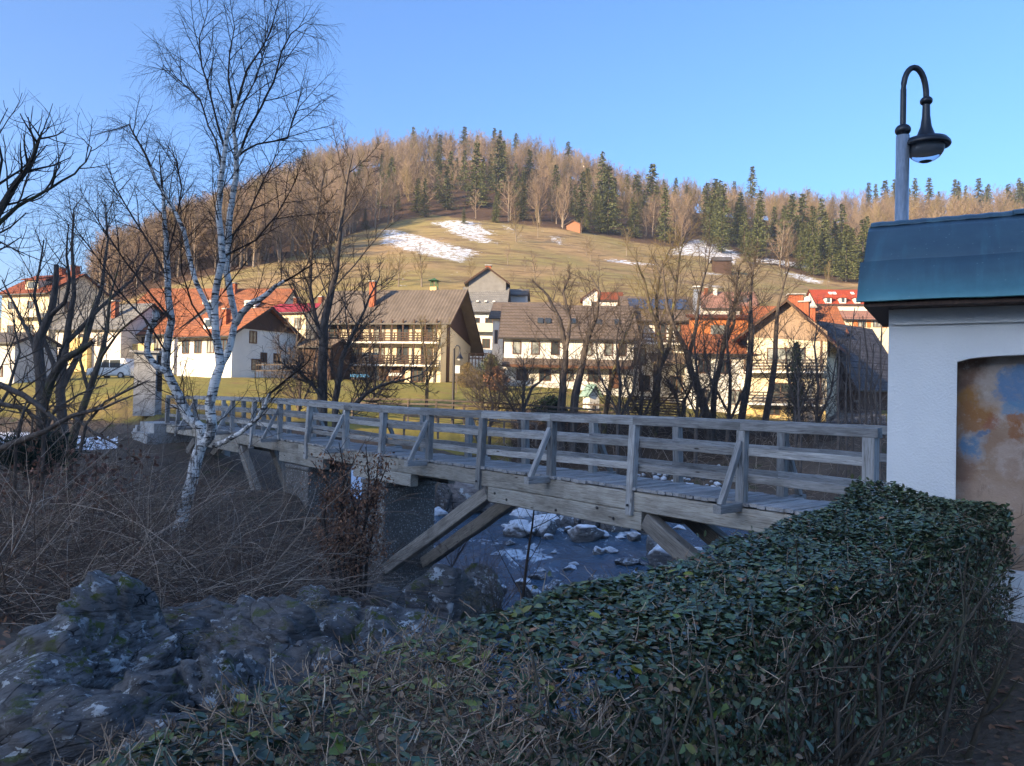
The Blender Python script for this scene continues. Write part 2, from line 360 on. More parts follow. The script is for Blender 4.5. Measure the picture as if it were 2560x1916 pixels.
M['oakleaf'] = leafmat('dead oak leaves', [(0.182, 0.094, 0.065), (0.260, 0.137, 0.094), (0.130, 0.072, 0.055)], .8, .2, .4)
M['hedge'] = leafmat('hedge leaves', [(0.070, 0.101, 0.046), (0.058, 0.085, 0.042), (0.096, 0.125, 0.059), (0.109, 0.119, 0.046), (0.065, 0.084, 0.046)], .30, .42, .55)
M['hedge_y'] = leafmat('yellow green leaves', [(.22, .22, .03), (.13, .17, .03), (.28, .24, .05), (.06, .10, .05)], .4, .4, .3)
M['hedge_g'] = leafmat('pale green leaves', [(0.075, 0.138, 0.075), (0.112, 0.175, 0.075), (0.062, 0.112, 0.075)], .38, .5, .3)
M['hedge_o'] = leafmat('brown green hedge leaves', [(0.130, 0.123, 0.052), (0.195, 0.130, 0.070), (0.091, 0.105, 0.047), (0.247, 0.155, 0.088), (0.169, 0.161, 0.059)], .5, .4, .35)
M['hedge_twig'] = leafmat('hedge twigs', [(0.276, 0.184, 0.121), (0.391, 0.270, 0.184), (0.172, 0.115, 0.081), (0.460, 0.345, 0.241)], .9, .2, .35)
M['hedge_stem'] = barkmat('hedge stems', (.06, .048, .036), (.125, .10, .075), 20, (1, 1, .3), .5, (.10, .10, .06))
M['brush'] = leafmat('brush stems', [(0.168, 0.119, 0.084), (0.266, 0.196, 0.140), (0.105, 0.073, 0.056), (0.476, 0.371, 0.280), (0.140, 0.091, 0.067)], .9, .2, .35)
M['drygrass'] = leafmat('dry grass', [(.22, .17, .10), (.16, .13, .08), (.28, .22, .13)], .9, .2, .3)
# ------------------------------------------------------------------ terrain
rng = random.Random(7); NR = np.random.default_rng(7)
ctrl = []
def cp(px, py, d): ctrl.append(tuple(P(px, py, d)))
def cw(x, y, z): ctrl.append((x, y, z))
HILL = {-400: [(905, 95), (880, 130), (862, 200), (850, 300), (850, 420)], 100: [(905, 95), (862, 115), (815, 150), (795, 200), (788, 260), (800, 420)],
        300: [(890, 95), (800, 115), (740, 150), (715, 190), (703, 225), (712, 320), (720, 420)], 500: [(740, 115), (670, 160), (632, 200), (606, 235), (590, 265), (600, 330), (610, 420)],
        720: [(740, 115), (650, 160), (600, 205), (520, 265), (480, 315), (492, 380), (500, 450)], 930: [(740, 115), (640, 165), (565, 215), (480, 270), (420, 330), (432, 400), (440, 460)],
        1200: [(740, 115), (640, 170), (555, 225), (460, 285), (402, 340), (415, 420)], 1400: [(740, 118), (660, 165), (577, 225), (500, 280), (440, 335), (452, 420)],
        1600: [(745, 125), (680, 175), (612, 230), (560, 280), (520, 330), (530, 420)], 1800: [(750, 130), (700, 175), (640, 225), (580, 280), (545, 330), (555, 420)],
        2000: [(752, 140), (720, 180), (688, 220), (620, 275), (562, 335), (572, 420)], 2200: [(760, 150), (735, 190), (695, 225), (620, 280), (562, 335), (572, 420)],
        2560: [(760, 150), (725, 190), (680, 230), (600, 285), (545, 335), (555, 420)], 3000: [(765, 150), (730, 190), (690, 230), (610, 285), (550, 335), (560, 420)]}
for px, L in HILL.items():
    for py, d in L: cp(px, py, d)
    q = P(px, 900, 1); cw(q[0] * 92, 92, 2.6); cw(q[0] * 82, 82, 1.4 if px < 1600 else .2)
    z = P(px, L[-1][0], L[-1][1])[2]; cw(q[0] * 700, 700, z * .9); cw(q[0] * 1000, 1000, z * .8)
for a in np.linspace(-1.2, 1.2, 9):
    cw(a * 1.0, 1.0, -1.65); cw(a * 1.6 if a > 0 else a * 1.6, 1.6, -1.65)
for q in [(2.5, 3.6, -1.65), (3.6, 4.6, -1.65), (1.4, 3.2, -1.65), (3, 6, -1.68), (4, 8, -1.7), (5.6, 9, -1.65), (6, 11, -1.66), (5.1, 10.4, -1.85), (9, 10, -1.65), (8, 13, -2.2),
          (12, 15, -2.6), (14, 14, -2), (18, 17, -2.2), (3.4, 12.2, -3.3), (2.5, 13.5, -4.7), (1.2, 10, -4.4), (.4, 6, -3.2), (-.4, 4.1, -2.3), (1.4, 5.2, -2.3), (2.6, 8.4, -2.7), (7.5, 17, -5.6),
          (12, 20, -5.4), (20, 22, -4), (0, 24, -7.2), (4, 22, -7.3), (6, 26, -7.2), (0, 30, -7.2), (5, 32, -7.2), (10, 30, -7.2), (14, 34, -7.2), (8, 38, -7.1), (2, 38, -7.1), (-3, 39, -6.9),
          (-3, 33, -7.0), (16, 27, -6.8), (3, 18, -7.3), (2.4, 15.5, -6.9), (-.3, 14.5, -6.6), (-1, 17.5, -6.8), (.5, 12, -5.7), (-1.5, 21.5, -6.8), (-1.9, 27, -7), (24, 30, -4.5), (22, 38, -6),
          (-3.6, 20, -5.2), (-4.2, 16.5, -4.9), (-5, 25, -5.0), (-6, 31, -5.4), (-7, 38, -5.2)]: cw(*q)
for q in [(620, 1245, 25.5), (740, 1235, 24), (450, 1335, 16), (300, 1450, 11), (100, 1400, 11), (100, 1210, 20), (-200, 1250, 18), (-200, 1500, 9), (50, 1140, 30), (700, 1450, 13), (860, 1450, 16),
          (600, 1580, 9), (250, 1650, 8), (150, 1980, 5), (-300, 1900, 5), (500, 1910, 5.5), (330, 1820, 6.4), (60, 1800, 6.4), (800, 1760, 7), (950, 1640, 10), (340, 1112, 34), (430, 1118, 33), (560, 1190, 29),
          (900, 1235, 38), (900, 1135, 44), (900, 1012, 50), (1150, 1195, 44), (1120, 1100, 47), (1400, 1262, 43.5), (1700, 1285, 42.5), (1400, 1065, 49.5), (1700, 1075, 49), (2000, 1085, 47), (2250, 1090, 45),
          (2000, 1240, 42), (1500, 1042, 53), (1000, 1000, 53), (1000, 955, 75), (600, 945, 67), (600, 1003, 47), (300, 1010, 44), (300, 945, 66), (100, 1020, 45), (100, 945, 70), (-200, 1020, 45), (-200, 950, 70),
          (200, 1110, 38), (30, 1110, 38), (-200, 1110, 36), (200, 1050, 42), (30, 1060, 42), (400, 1040, 38), (1400, 972, 66), (1700, 1042, 58), (1980, 1064, 60), (2130, 1047, 62), (2400, 1060, 58), (2800, 1060, 58), (2800, 1150, 40)]: cp(*q)
ctrl = np.array(ctrl); ca = ctrl[:, 0] / ctrl[:, 1]; cl = np.log(ctrl[:, 1]); cz = ctrl[:, 2] / ctrl[:, 1]
def _ker(a, l): return -np.sqrt((a[:, None] - ca) ** 2 + (l[:, None] - cl) ** 2 + 1e-4)
_n = len(ctrl); _A = np.zeros((_n + 3, _n + 3)); _A[:_n, :_n] = _ker(ca, cl) - np.eye(_n) * 2e-4
_A[:_n, _n] = 1; _A[:_n, _n + 1] = ca; _A[:_n, _n + 2] = cl; _A[_n:, :_n] = _A[:_n, _n:].T
_w = np.linalg.solve(_A, np.concatenate([cz, [0, 0, 0]]))
def ground_z(x, y):
    x = np.atleast_1d(np.asarray(x, float)); y = np.atleast_1d(np.asarray(y, float)); a, l = x / y, np.log(y)
    z = np.concatenate([_ker(a[i:i + 20000], l[i:i + 20000]) @ _w[:_n] for i in range(0, len(a), 20000)]) + _w[_n] + _w[_n + 1] * a + _w[_n + 2] * l
    z = z * y
    amp = np.where(y < 3.2, .03, np.where(y < 48, .22, np.where(y < 100, .12, .9))); sc = np.where(y < 48, .9, np.where(y < 100, .3, .06))
    return z + amp * fbm(x * sc, y * sc, 4, 3)
def gz(x, y): return float(ground_z(x, y)[0])
def gp(px, d):
    """a point on the ground seen in column px at depth d"""
    x = P(px, 985, d)[0]; z = gz(x, d)
    return Vector((x, d, z))
def find_d(px, py, d0=100, d1=430):
    ds = np.linspace(d0, d1, 200); xs = np.array([P(px, 700, 1)[0]]) * ds; zs = ground_z(xs, ds)
    pys = proj(np.stack([xs, ds, zs], -1))[1]; k = np.where(pys <= py)[0]
    return float(ds[k[0]] if len(k) else ds[np.argmin(pys)])
AZ = np.linspace(-1.02, 1.02, 340)
D1 = np.geomspace(1.2, 46, 150); D2 = np.geomspace(46, 95, 60); D3 = np.concatenate([np.linspace(95, 350, 230), np.geomspace(352, 900, 16)])
def grid(name, D, m):
    A_, D_ = np.meshgrid(AZ, D); x = (A_ * D_).ravel(); y = D_.ravel(); z = ground_z(x, y); c, r = len(AZ), len(D)
    i = (np.arange(r - 1)[:, None] * c + np.arange(c - 1)[None]).ravel()
    me = mesh_np(name, np.stack([x, y, z], -1), np.stack([i, i + 1, i + c + 1, i + c], -1), smooth=True)
    return add(name, me, m), np.stack([x, y, z], -1)
def inpoly(px, py, poly):
    r = np.zeros(px.shape, bool); n = len(poly)
    for i in range(n):
        (x1, y1), (x2, y2) = poly[i], poly[(i + 1) % n]
        c = (y1 > py) != (y2 > py); r ^= c & (px < (x2 - x1) * (py - y1) / (y2 - y1 + 1e-12) + x1)
    return r
z6 = lambda L: [(860 + a / 3.45, 300 + b / 3.45) for a, b in L]
z7 = lambda L: [(1450 + a / 2.949, 380 + b / 2.949) for a, b in L]
SNOW = [z6([(330, 940), (450, 950), (700, 1010), (950, 1080), (1180, 1140), (1000, 1245), (880, 1200), (700, 1170), (550, 1130), (340, 1070)]),
        z6([(720, 890), (950, 860), (1130, 880), (1320, 990), (1230, 1000), (1310, 1070), (1170, 1060), (1030, 1020), (900, 970), (820, 920)]),
        z6([(1350, 905), (1450, 920), (1570, 1070), (1520, 1060), (1480, 990)]), z6([(1760, 1010), (1850, 990), (1910, 1085), (1870, 1090)]),
        z7([(160, 785), (320, 795), (480, 822), (620, 832), (420, 838), (220, 815)]), z7([(820, 640), (950, 655), (1060, 700), (1190, 748), (1150, 830), (980, 830), (900, 770), (620, 760)]),
        z7([(1310, 770), (1500, 800), (1660, 825), (1760, 868), (1600, 855), (1400, 822), (1290, 815)]), z7([(1470, 880), (1640, 900), (1780, 950), (1800, 975), (1690, 968), (1560, 925)]),
        z7([(860, 885), (1090, 898), (960, 912)]), z7([(880, 965), (1070, 1000), (950, 995)])]
FL = np.array([(-400, 860), (200, 775), (300, 758), (400, 725), (500, 700), (600, 680), (700, 655), (800, 625), (850, 602), (960, 562), (1080, 542), (1200, 556), (1300, 566), (1400, 577), (1500, 592), (1600, 612), (1700, 625), (1800, 640), (1880, 650), (2000, 690), (2100, 712), (2300, 715), (2560, 700), (3200, 700)], float)
def hillmat():
    k = MatB('hill ground', .95, .1); co = k.coord(); a = k.noise(co, .045, 6); b = k.noise(co, .35, 7, .7); t = k.noise(k.coord('Object', (.3, .3, 2.2)), .5, 5, .6, .4)
    c = k.mix(k.ramp(a, .38, .64), (.255, .205, .08), (.31, .21, .105)); c = k.mix(k.ramp(t, .50, .62, 0, .8), c, (.15, .10, .055)); c = k.value(c, b, .65, 1.35)
    f = k.ramp(k.math('ADD', k.attr('forest'), k.math('MULTIPLY', k.math('SUBTRACT', b, .5), 1.1)), .35, .65); c = k.mix(f, c, (.085, .052, .034))
    sn = k.ramp(k.math('ADD', k.attr('snow'), k.math('MULTIPLY', k.math('SUBTRACT', k.noise(k.coord('Object', (.7, .7, 1.8)), 1.0, 9, .78), .5), 3.2)), .42, .58)
    c = k.mix(sn, c, (.66, .68, .72)); k.color(c); k.bump(b, .6, .4); return k.m
def meadowmat():
    k = MatB('meadow ground', .95, .1); co = k.coord(); a = k.noise(co, .16, 6); b = k.noise(co, 2.6, 7, .7); g = k.noise(co, .5, 6, .65)
    c = k.mix(k.ramp(a, .38, .62), (.28, .225, .062), (.225, .20, .055)); c = k.mix(k.ramp(g, .54, .70), c, (.26, .16, .07)); c = k.value(c, b, .6, 1.4); c = k.mix(k.ramp(k.math('ADD', k.attr('brown'), k.math('MULTIPLY', k.math('SUBTRACT', g, .5), .9)), .4, .6), c, k.value((.085, .06, .042), b, .6, 1.4))
    c = k.mix(k.ramp(k.math('ADD', k.attr('drive'), k.math('MULTIPLY', k.math('SUBTRACT', g, .5), .4)), .4, .6), c, (.20, .185, .175)); k.color(c); k.bump(b, .7, .12); return k.m
def bankmat():
    k = MatB('bank ground', .95, .15); co = k.coord(); a = k.noise(co, .5, 7, .65); b = k.noise(co, 9, 7, .7); v = k.voro(co, 24, 'F1', 'Color'); vd = k.voro(co, 24)
    c = k.mix(k.ramp(a, .35, .65), (.095, .072, .054), (.15, .115, .085)); lf = k.math('MULTIPLY', k.ramp(k.xyz(v, 0), .72, .8), k.ramp(vd, .28, .34, 1, 0))
    c = k.mix(lf, c, (.22, .14, .09)); c = k.mix(k.math('MULTIPLY', k.ramp(k.noise(co, 1.1, 6, .7), .56, .66), .8), c, (.055, .07, .022)); c = k.value(c, b, .6, 1.4)
    g = k.ramp(k.math('ADD', k.attr('meadow'), k.math('MULTIPLY', k.math('SUBTRACT', a, .5), .8)), .45, .6); c = k.mix(g, c, k.value(k.mix(k.ramp(a, .4, .6), (.20, .17, .04), (.20, .14, .06)), b, .6, 1.4))
    sn = k.ramp(k.math('ADD', k.attr('snow'), k.math('MULTIPLY', k.math('SUBTRACT', k.noise(co, 1.6, 8, .75), .5), 1.3)), .45, .55); c = k.mix(sn, c, (.80, .82, .86))
    k.color(c); k.bump(k.math('ADD', b, k.math('MULTIPLY', vd, .4)), .8, .05); return k.m
bank, V = grid('riverbank', D1, bankmat()); struct(bank); px, py = proj(V)
attr(bank.data, 'meadow', np.clip((V[:, 1] - 36) / 3, 0, 1) * np.clip((V[:, 2] + 2.2) / .5, 0, 1) * np.clip((1290 - px) / 80, 0, 1))
sb = np.zeros(len(V))
for pl in ([(805, 1130), (960, 1130), (955, 1250), (800, 1250)], [(-300, 1085), (75, 1085), (75, 1140), (-300, 1140)], [(185, 1098), (290, 1098), (290, 1145), (185, 1145)]): sb += inpoly(px, py, pl) & (V[:, 1] > 33)
attr(bank.data, 'snow', sb)
mead, V = grid('meadow', D2, meadowmat()); struct(mead); px, py = proj(V)
attr(mead.data, 'brown', np.clip((px - 1230) / 90, 0, 1) * np.clip((54.5 - V[:, 1]) / 2, 0, 1)); attr(mead.data, 'drive', (inpoly(px, py, [(2060, 1010), (2180, 985), (2230, 1075), (2065, 1075)]) & (V[:, 1] > 50)) * 1.0)
hill, V = grid('hill', D3, hillmat()); struct(hill); px, py = proj(V)
sn = np.zeros(len(V))
for pl in SNOW: sn = np.maximum(sn, inpoly(px, py, pl) * 1.0)
sn = sn.reshape(len(D3), len(AZ))
for _ in range(3): sn = (np.roll(sn, 1, 0) + np.roll(sn, -1, 0) + np.roll(sn, 1, 1) + np.roll(sn, -1, 1) + 2 * sn) / 6
sn = sn.ravel() * .565; attr(hill.data, 'snow', sn); attr(hill.data, 'forest', np.clip((np.interp(px, FL[:, 0], FL[:, 1]) + 3 - py) / 14, 0, 1) * (V[:, 1] > 120))
# the ground under and behind the photographer, and the ridge added out of view, its crest shaped to shade the river
x_, y_ = np.meshgrid(np.linspace(-60, 60, 60), np.linspace(1.6, -70, 40)); gg = np.stack([x_.ravel(), y_.ravel(), (-1.665 + .03 * fbm(x_ * .6, y_ * .6, 3, 9)).ravel()], -1)
i = (np.arange(39)[:, None] * 60 + np.arange(59)[None]).ravel()
terr = mesh_np('terrace', gg, np.stack([i, i + 60, i + 61, i + 1], -1), smooth=True)
for nm_ in ('snow', 'meadow'): attr(terr, nm_, np.zeros(len(gg)))
struct(add('terrace', terr, bank.data.materials[0]))
sh = Vector((SX, SY, 0)).normalized(); mv = Vector((-sh.y, sh.x, 0)); Lr = 330.0
Vr, nr = [], 150
for i in range(nr):
    m_ = -240 + 440 * i / (nr - 1); ab_ = 59.5 + (24.7 - m_) * 2.63; ab_ = min(85, max(-38, ab_))
    hr = -1 + (Lr + ab_) * math.tan(SUN_EL); hr *= 1 - .5 * max(0, min(1, (m_ - 70) / 130)); c0 = mv * m_ - sh * Lr
    for off, zz in ((250, -2.5), (150, hr * .36), (60, hr * .76), (0, hr), (-60, hr * .85), (-240, hr * .3), (-360, -3)):
        p = c0 + sh * off; Vr.append((p.x, p.y, zz + (2.2 * float(fbm(np.array([p.x * .05]), np.array([p.y * .05]), 4)[0]) if off not in (250, 0) else 0)))
i = (np.arange(nr - 1)[:, None] * 7 + np.arange(6)[None]).ravel()
rm = mesh_np('shade_ridge', Vr, np.stack([i, i + 1, i + 8, i + 7], -1), smooth=True)
attr(rm, 'snow', np.full(len(Vr), .5)); attr(rm, 'forest', np.ones(len(Vr)))  # partial snow added to bounce sky light onto the foreground
struct(add('shade_ridge', rm, hill.data.materials[0]))

# ------------------------------------------------------------------ river
WZ = -6.3
def dw(px, py, z=WZ):
    q = P(px, py, 1); return z / q[2]
def watermat():
    k = MatB('river water', .12, .3); co = k.coord('Object', (1, .45, 1)); n = k.noise(co, 1.3, 6, .65, 1.2); n2 = k.noise(co, 5, 4)
    st = k.noise(k.coord('Object', (.9, .35, 1)), 2.2, 7, .7, 1.2)
    f = k.ramp(k.math('ADD', k.attr('foam'), k.math('MULTIPLY', k.math('SUBTRACT', st, .5), 1.7)), .45, .75)
    c = k.mix(k.ramp(n, .4, .6), (.05, .10, .155), (.072, .12, .165)); c = k.mix(f, c, (.72, .78, .82)); k.color(c)  # blue of the reflected sky put into the water colour
    k.rough(k.ramp(f, 0, 1, .16, .6)); k.bump(k.math('ADD', n, k.math('MULTIPLY', n2, .25)), 1.0, .2); return k.m
gx, gy = np.linspace(-13, 30, 160), np.linspace(11, 47, 150); x, y = [a.ravel() for a in np.meshgrid(gx, gy)]
wz = WZ + .16 * fbm(x * 1.1, y * .75, 4, 5) - .7 * np.clip((22.6 - y + .6 * fbm(x * .7, y * .2, 3, 8)) / 1.2, 0, 1); V = np.stack([x, y, wz], -1); px, py = proj(V)
i = (np.arange(149)[:, None] * 160 + np.arange(159)[None]).ravel(); me = mesh_np('river', V, np.stack([i, i + 1, i + 161, i + 160], -1), smooth=True)
fo = np.full(len(V), .265)
z2 = lambda L: [(900 + a / 2.76, 960 + b / 2.76) for a, b in L]
for pl, a in ((z2([(1000, 1230), (1300, 1220), (1500, 1290), (1250, 1320), (1000, 1290)]), .36), (z2([(1420, 1020), (1950, 1050), (1980, 1090), (1400, 1080)]), .40), (z2([(900, 1150), (1180, 1140), (1340, 1200), (1150, 1230), (920, 1180)]), .62), (z2([(1100, 1100), (1200, 1090), (1260, 1150), (1150, 1140)]), .5), (z2([(1360, 985), (1530, 990), (1530, 1015), (1360, 1015)]), .5),
              (z2([(1250, 1370), (1330, 1400), (1450, 1430), (1700, 1390), (1720, 1560), (1250, 1560)]), .75), (z2([(1780, 1000), (1910, 1000), (1910, 1050), (1800, 1050)]), .7), (z2([(1850, 1280), (2050, 1290), (2050, 1360), (1850, 1320)]), .55),
              (z2([(700, 1050), (1000, 1080), (1000, 1110), (700, 1110)]), .4)): fo = np.maximum(fo, inpoly(px, py, pl) * a)
fo = np.maximum(fo, .65 * np.exp(-((y - 22.3) / .8) ** 2) * (x > 1.5))
attr(me, 'foam', fo); river = struct(add('river', me, watermat())); WM = river.data.materials[0]

# ------------------------------------------------------------------ rocks
_rock = {}
def rock_mesh(seed, sub=4, planes=16, rough=.12, flat=1.0):
    key = (seed, sub, planes, rough, flat)
    if key in _rock: return _rock[key]
    b = bmesh.new(); bmesh.ops.create_icosphere(b, subdivisions=sub, radius=1); rg = np.random.default_rng(seed)
    n = rg.normal(size=(planes, 3)); n[:, 2] *= .8; n /= np.linalg.norm(n, axis=1, keepdims=True); planes_ = planes; dd = rg.uniform(.58 if sub >= 5 else .62, 1.0, planes)
    v = np.array([p.co[:] for p in b.verts]); q = v @ n.T; r = np.min(np.where(q > .05, dd / np.maximum(q, .05), 9), axis=1); r = np.minimum(r, 1.25)
    o = seed * 3.7
    t_ = v[:, 0] * 1.6 + v[:, 2] * 2.4 + v[:, 1] * .7; r = r * (1 - (.06 * np.abs(fbm(t_ * 2.6 + o, v[:, 1] * 1.5 - v[:, 0] + o, 4, 77)) * 2.2) * (sub >= 4 and planes < 15))
    if sub >= 4 and planes < 15: sw = t_ * 1.5 + .5 * fbm(v[:, 0] * 1.3 + o, v[:, 1] * 1.3, 3, 61); sw = sw - np.floor(sw); r = r * (1 - .11 * np.where(sw < .86, sw / .86, (1 - sw) / .14))
    if sub >= 5: ck = fbm(v[:, 0] * 1.7 + v[:, 2] * 1.1 + o * 2, v[:, 1] * 1.7 - v[:, 2] * 1.5 + o, 3, 91); r = r - .075 * np.exp(-(ck / .035) ** 2)
    r = r * (1 + rough * (fbm(v[:, 0] * 2 + v[:, 2] * 1.3 + o, v[:, 1] * 2 - v[:, 2] * 1.7 + o, 5, seed % 50) + .5 * np.abs(fbm(v[:, 0] * 5 + v[:, 2] * 4 + o, v[:, 1] * 5 + v[:, 2] * 3, 3, 11))))
    f = np.array([[w.index for w in p.verts] for p in b.faces]); b.free()
    me = mesh_np('rock', v * r[:, None] * np.array([1, 1, flat]), None, f, smooth=sub < 5); _rock[key] = me; return me
def rock(name, px, py, d, wpx, hpx, m, label, group=None, seed=0, sub=4, tilt=0, deep=1.0, rough=.14, cat='boulder'):
    c = P(px, py, d); sx, sz = wpx / 2 / F * d, hpx / 2 / F * d
    o = add(name, rock_mesh(seed, sub, (10 if sub >= 5 else 14) + seed % 6, rough), None, None, (c[0], c[1] + sx * .4 * deep, c[2]))
    if not o.data.materials: o.data.materials.append(m)
    o.material_slots[0].link = 'OBJECT'; o.material_slots[0].material = m
    o.scale = (sx * 1.08, (sx + sz) * .5 * deep, sz * 1.08); o.rotation_euler = (0, tilt, seed * .37 % .6 - .3)
    return tag(o, label, cat, group)
RK = [(130, 1950, 4.5, 460, 250, 'broad low rock at the very bottom left, below the corner rock', -.2), (600, 1650, 7.8, 330, 220, 'mossy rock shelf behind the mossy hump of the outcrop', .1), (470, 1580, 8.6, 260, 120, 'low stony ledge under the thicket between rounded boulder and mossy hump', 0), (810, 1600, 9.2, 260, 200, 'rough rock block under the brown-leaved shrub', .2), (960, 1700, 8.2, 280, 270, 'dark rock just above the yellow-green leaves of the hedge, below the strut rock', -.1), (300, 1720, 6.8, 320, 250, 'cracked rock face between the rounded boulder and the steep slab', -.5), (60, 1760, 6.0, 240, 200, 'lichen-white rock bulge at the left edge of the outcrop', -.3),
      (248, 1610, 7.2, 290, 260, 'tallest rounded grey boulder with white lichen standing above the left rock outcrop', .25), (110, 1730, 6.4, 380, 300, 'long grey boulder with white lichen sloping to the left edge of the rock outcrop', -.5),
      (40, 1880, 5.2, 330, 260, 'dark lichen-spotted rock in the bottom left corner', -.3), (330, 1830, 5.4, 330, 330, 'steep slab of grey rock below the rounded lichen boulder', -.7),
      (520, 1790, 5.9, 260, 330, 'upright grey rock face behind the yellow leaves of the hedge, left of the mossy cleft', .2), (640, 1650, 7.2, 300, 230, 'mossy rock hump below the thicket, in the middle of the outcrop', .1),
      (710, 1760, 6.6, 300, 300, 'broad dark rock face right of the mossy cleft in the outcrop', -.2), (870, 1670, 8.6, 260, 300, 'dark rock face with pale specks at the right end of the outcrop', .15),
      (430, 1640, 7.6, 260, 170, 'low mossy ledge between the rounded lichen boulder and the mossy hump', 0), (775, 1500, 9.6, 90, 70, 'small white-topped stone on the grassy lip above the outcrop', 0),
      (690, 1535, 9.0, 110, 70, 'small grey stone beside the white-topped stone above the outcrop', .2), (420, 1910, 4.6, 300, 200, 'low rock slab just above the hedge leaves at bottom left', -.4), (190, 1890, 5.0, 200, 260, 'leaning rock splinter between the steep slab and the corner rock', -.75)]
for i, (a, b, d, w, h, lb, tl) in enumerate(RK):
    rock('boulder', a, b + 14, d, w * 1.15, h * 1.0, M['rock' if i in (4, 5, 6, 7, 8, 15, 16, 18, 11) else 'rock_dark'], lb, None, 20 + i, 5 if w > 250 else 4, tl, 1.0, .07)
rock('boulder', 1055, 1606, 15.6, 320, 260, M['rock_dark'], 'big smooth dark rock that the two leaning bridge struts stand on', None, 41, 5, .1, 1.1, .1)
rock('boulder', 925, 1620, 14, 190, 240, M['rock_dark'], 'dark rock left of the strut rock, behind the brown-leaved shrub', None, 42, 4, 0)
rock('boulder', 1160, 1520, 17.5, 150, 170, M['rock'], 'lichen-spotted rock shoulder with dry grass right of the strut rock', None, 43, 4, .4)
G = 'frost-covered boulders in the river'
RR = [(1120, 1015, 200, 110, 'long frosted boulder with a dark underside below the bridge, left of the sapling'), (1270, 1005, 170, 100, 'rounded frosted boulder right of the sapling under the bridge'), (1330, 960, 120, 100, 'white pointed boulder behind the rounded frosted one'),
      (1060, 970, 80, 42, None), (1010, 987, 60, 25, None), (1545, 1035, 200, 100, 'wedge-shaped frosted boulder at the foot of the left cascade'), (1682, 1052, 80, 50, None), (1610, 960, 140, 130, 'dark frosted boulder between the two cascades'),
      (1745, 955, 190, 150, 'large dark boulder left of the right cascade'), (1898, 1058, 88, 58, None), (1800, 1062, 62, 24, None), (1640, 1162, 84, 62, 'left one of two frosted stones standing in the middle of the pool'), (1720, 1158, 120, 46, 'flat right one of two frosted stones in the middle of the pool'),
      (2075, 1140, 150, 170, 'tall frosted boulder at the left of the right-hand strut'), (2150, 1200, 220, 150, 'broad frosted boulder under the right-hand strut'), (985, 1425, 46, 62, None), (890, 1352, 84, 42, None), (1120, 1388, 96, 64, None), (1195, 1450, 120, 90, 'boulder with a white cap at the foot of the sapling'),
      (1420, 960, 90, 90, None), (1490, 950, 70, 100, None), (1980, 960, 170, 170, 'dark boulder right of the right cascade'), (1440, 1010, 70, 40, None)]
for i, (a, b, w, h, lb) in enumerate(RR):
    pxx, pyy = 900 + a / 2.76, 960 + b / 2.76; d = dw(pxx, pyy + h / 2.76 * .42)
    rock('boulder', pxx, pyy, d, w / 2.76 * 1.1, h / 2.76 * 1.25, M['rock_frost'], lb or 'small frost-covered stone standing in the river', G, 60 + i, 4)
for i, (a, b, w, h) in enumerate([(1870, 1243, 175, 50), (1700, 1342, 66, 36), (1640, 1372, 115, 56), (1350, 1445, 180, 95), (1450, 1492, 100, 60), (1960, 1250, 70, 26)]):
    pxx, pyy = 900 + a / 2.76, 960 + b / 2.76
    rock('boulder', pxx, pyy, dw(pxx, pyy + h / 2.76 * .3), w / 2.76, h / 2.76 * 1.3, M['rock_wet'], ['long low wet boulder in the pool near the right-hand strut', 'small wet dark stone above the foaming drop', 'wet dark boulder at the lip of the foaming drop', 'largest wet black boulder with water pouring over it', 'wet dark stone in the white water below the largest wet boulder', 'small wet stone right of the long low wet boulder'][i], 'wet dark boulders in the river', 90 + i, 4)
for i, (a, b, w, h, mm, lb) in enumerate([(700, 730, 260, 230, 'rock_pale', 'pinkish bare rock outcrop right behind the concrete pier'), (590, 760, 140, 190, 'rock_dark', 'dark rock wall between the pier and the pinkish outcrop'), (790, 790, 260, 180, 'rock_frost', 'frosted rock ledge below the pinkish outcrop'),
                                          (960, 850, 240, 150, 'rock_frost', 'pale frosted rock slope behind the two left struts'), (1130, 890, 260, 110, 'rock_frost', 'low frosted bank rock left of the rubble under the bridge')]):
    pxx, pyy = 900 + a / 2.76, 960 + b / 2.76; rock('boulder', pxx, pyy, 40.5, w / 2.76 * 1.15, h / 2.76 * 1.3, M[mm], lb, None, 110 + i, 4)
for i in range(46):
    pxx = rng.uniform(1075, 1730); pyy = rng.uniform(1236, 1300) - abs(pxx - 1400) * .03; w = rng.uniform(26, 78)
    rock('boulder', pxx, pyy, min(43.4, dw(pxx, pyy)), w, w * rng.uniform(.5, .85), M['rock_frost'], 'frosted stone in the jumble along the far waterline', 'frosted stones along the far waterline', 130 + i % 9, 3)
for i in range(34):
    pxx = rng.uniform(1060, 1790); pyy = rng.choice([rng.uniform(1275, 1330), rng.uniform(1330, 1520), rng.uniform(1440, 1530)]); w = rng.uniform(14, 46); d = dw(pxx, pyy)
    rock('boulder', pxx, pyy, d, w, w * rng.uniform(.45, .8), M['rock_frost' if rng.random() < .7 else 'rock_wet'], 'small frost-covered stone standing in the river', G, 130 + i % 9, 3)
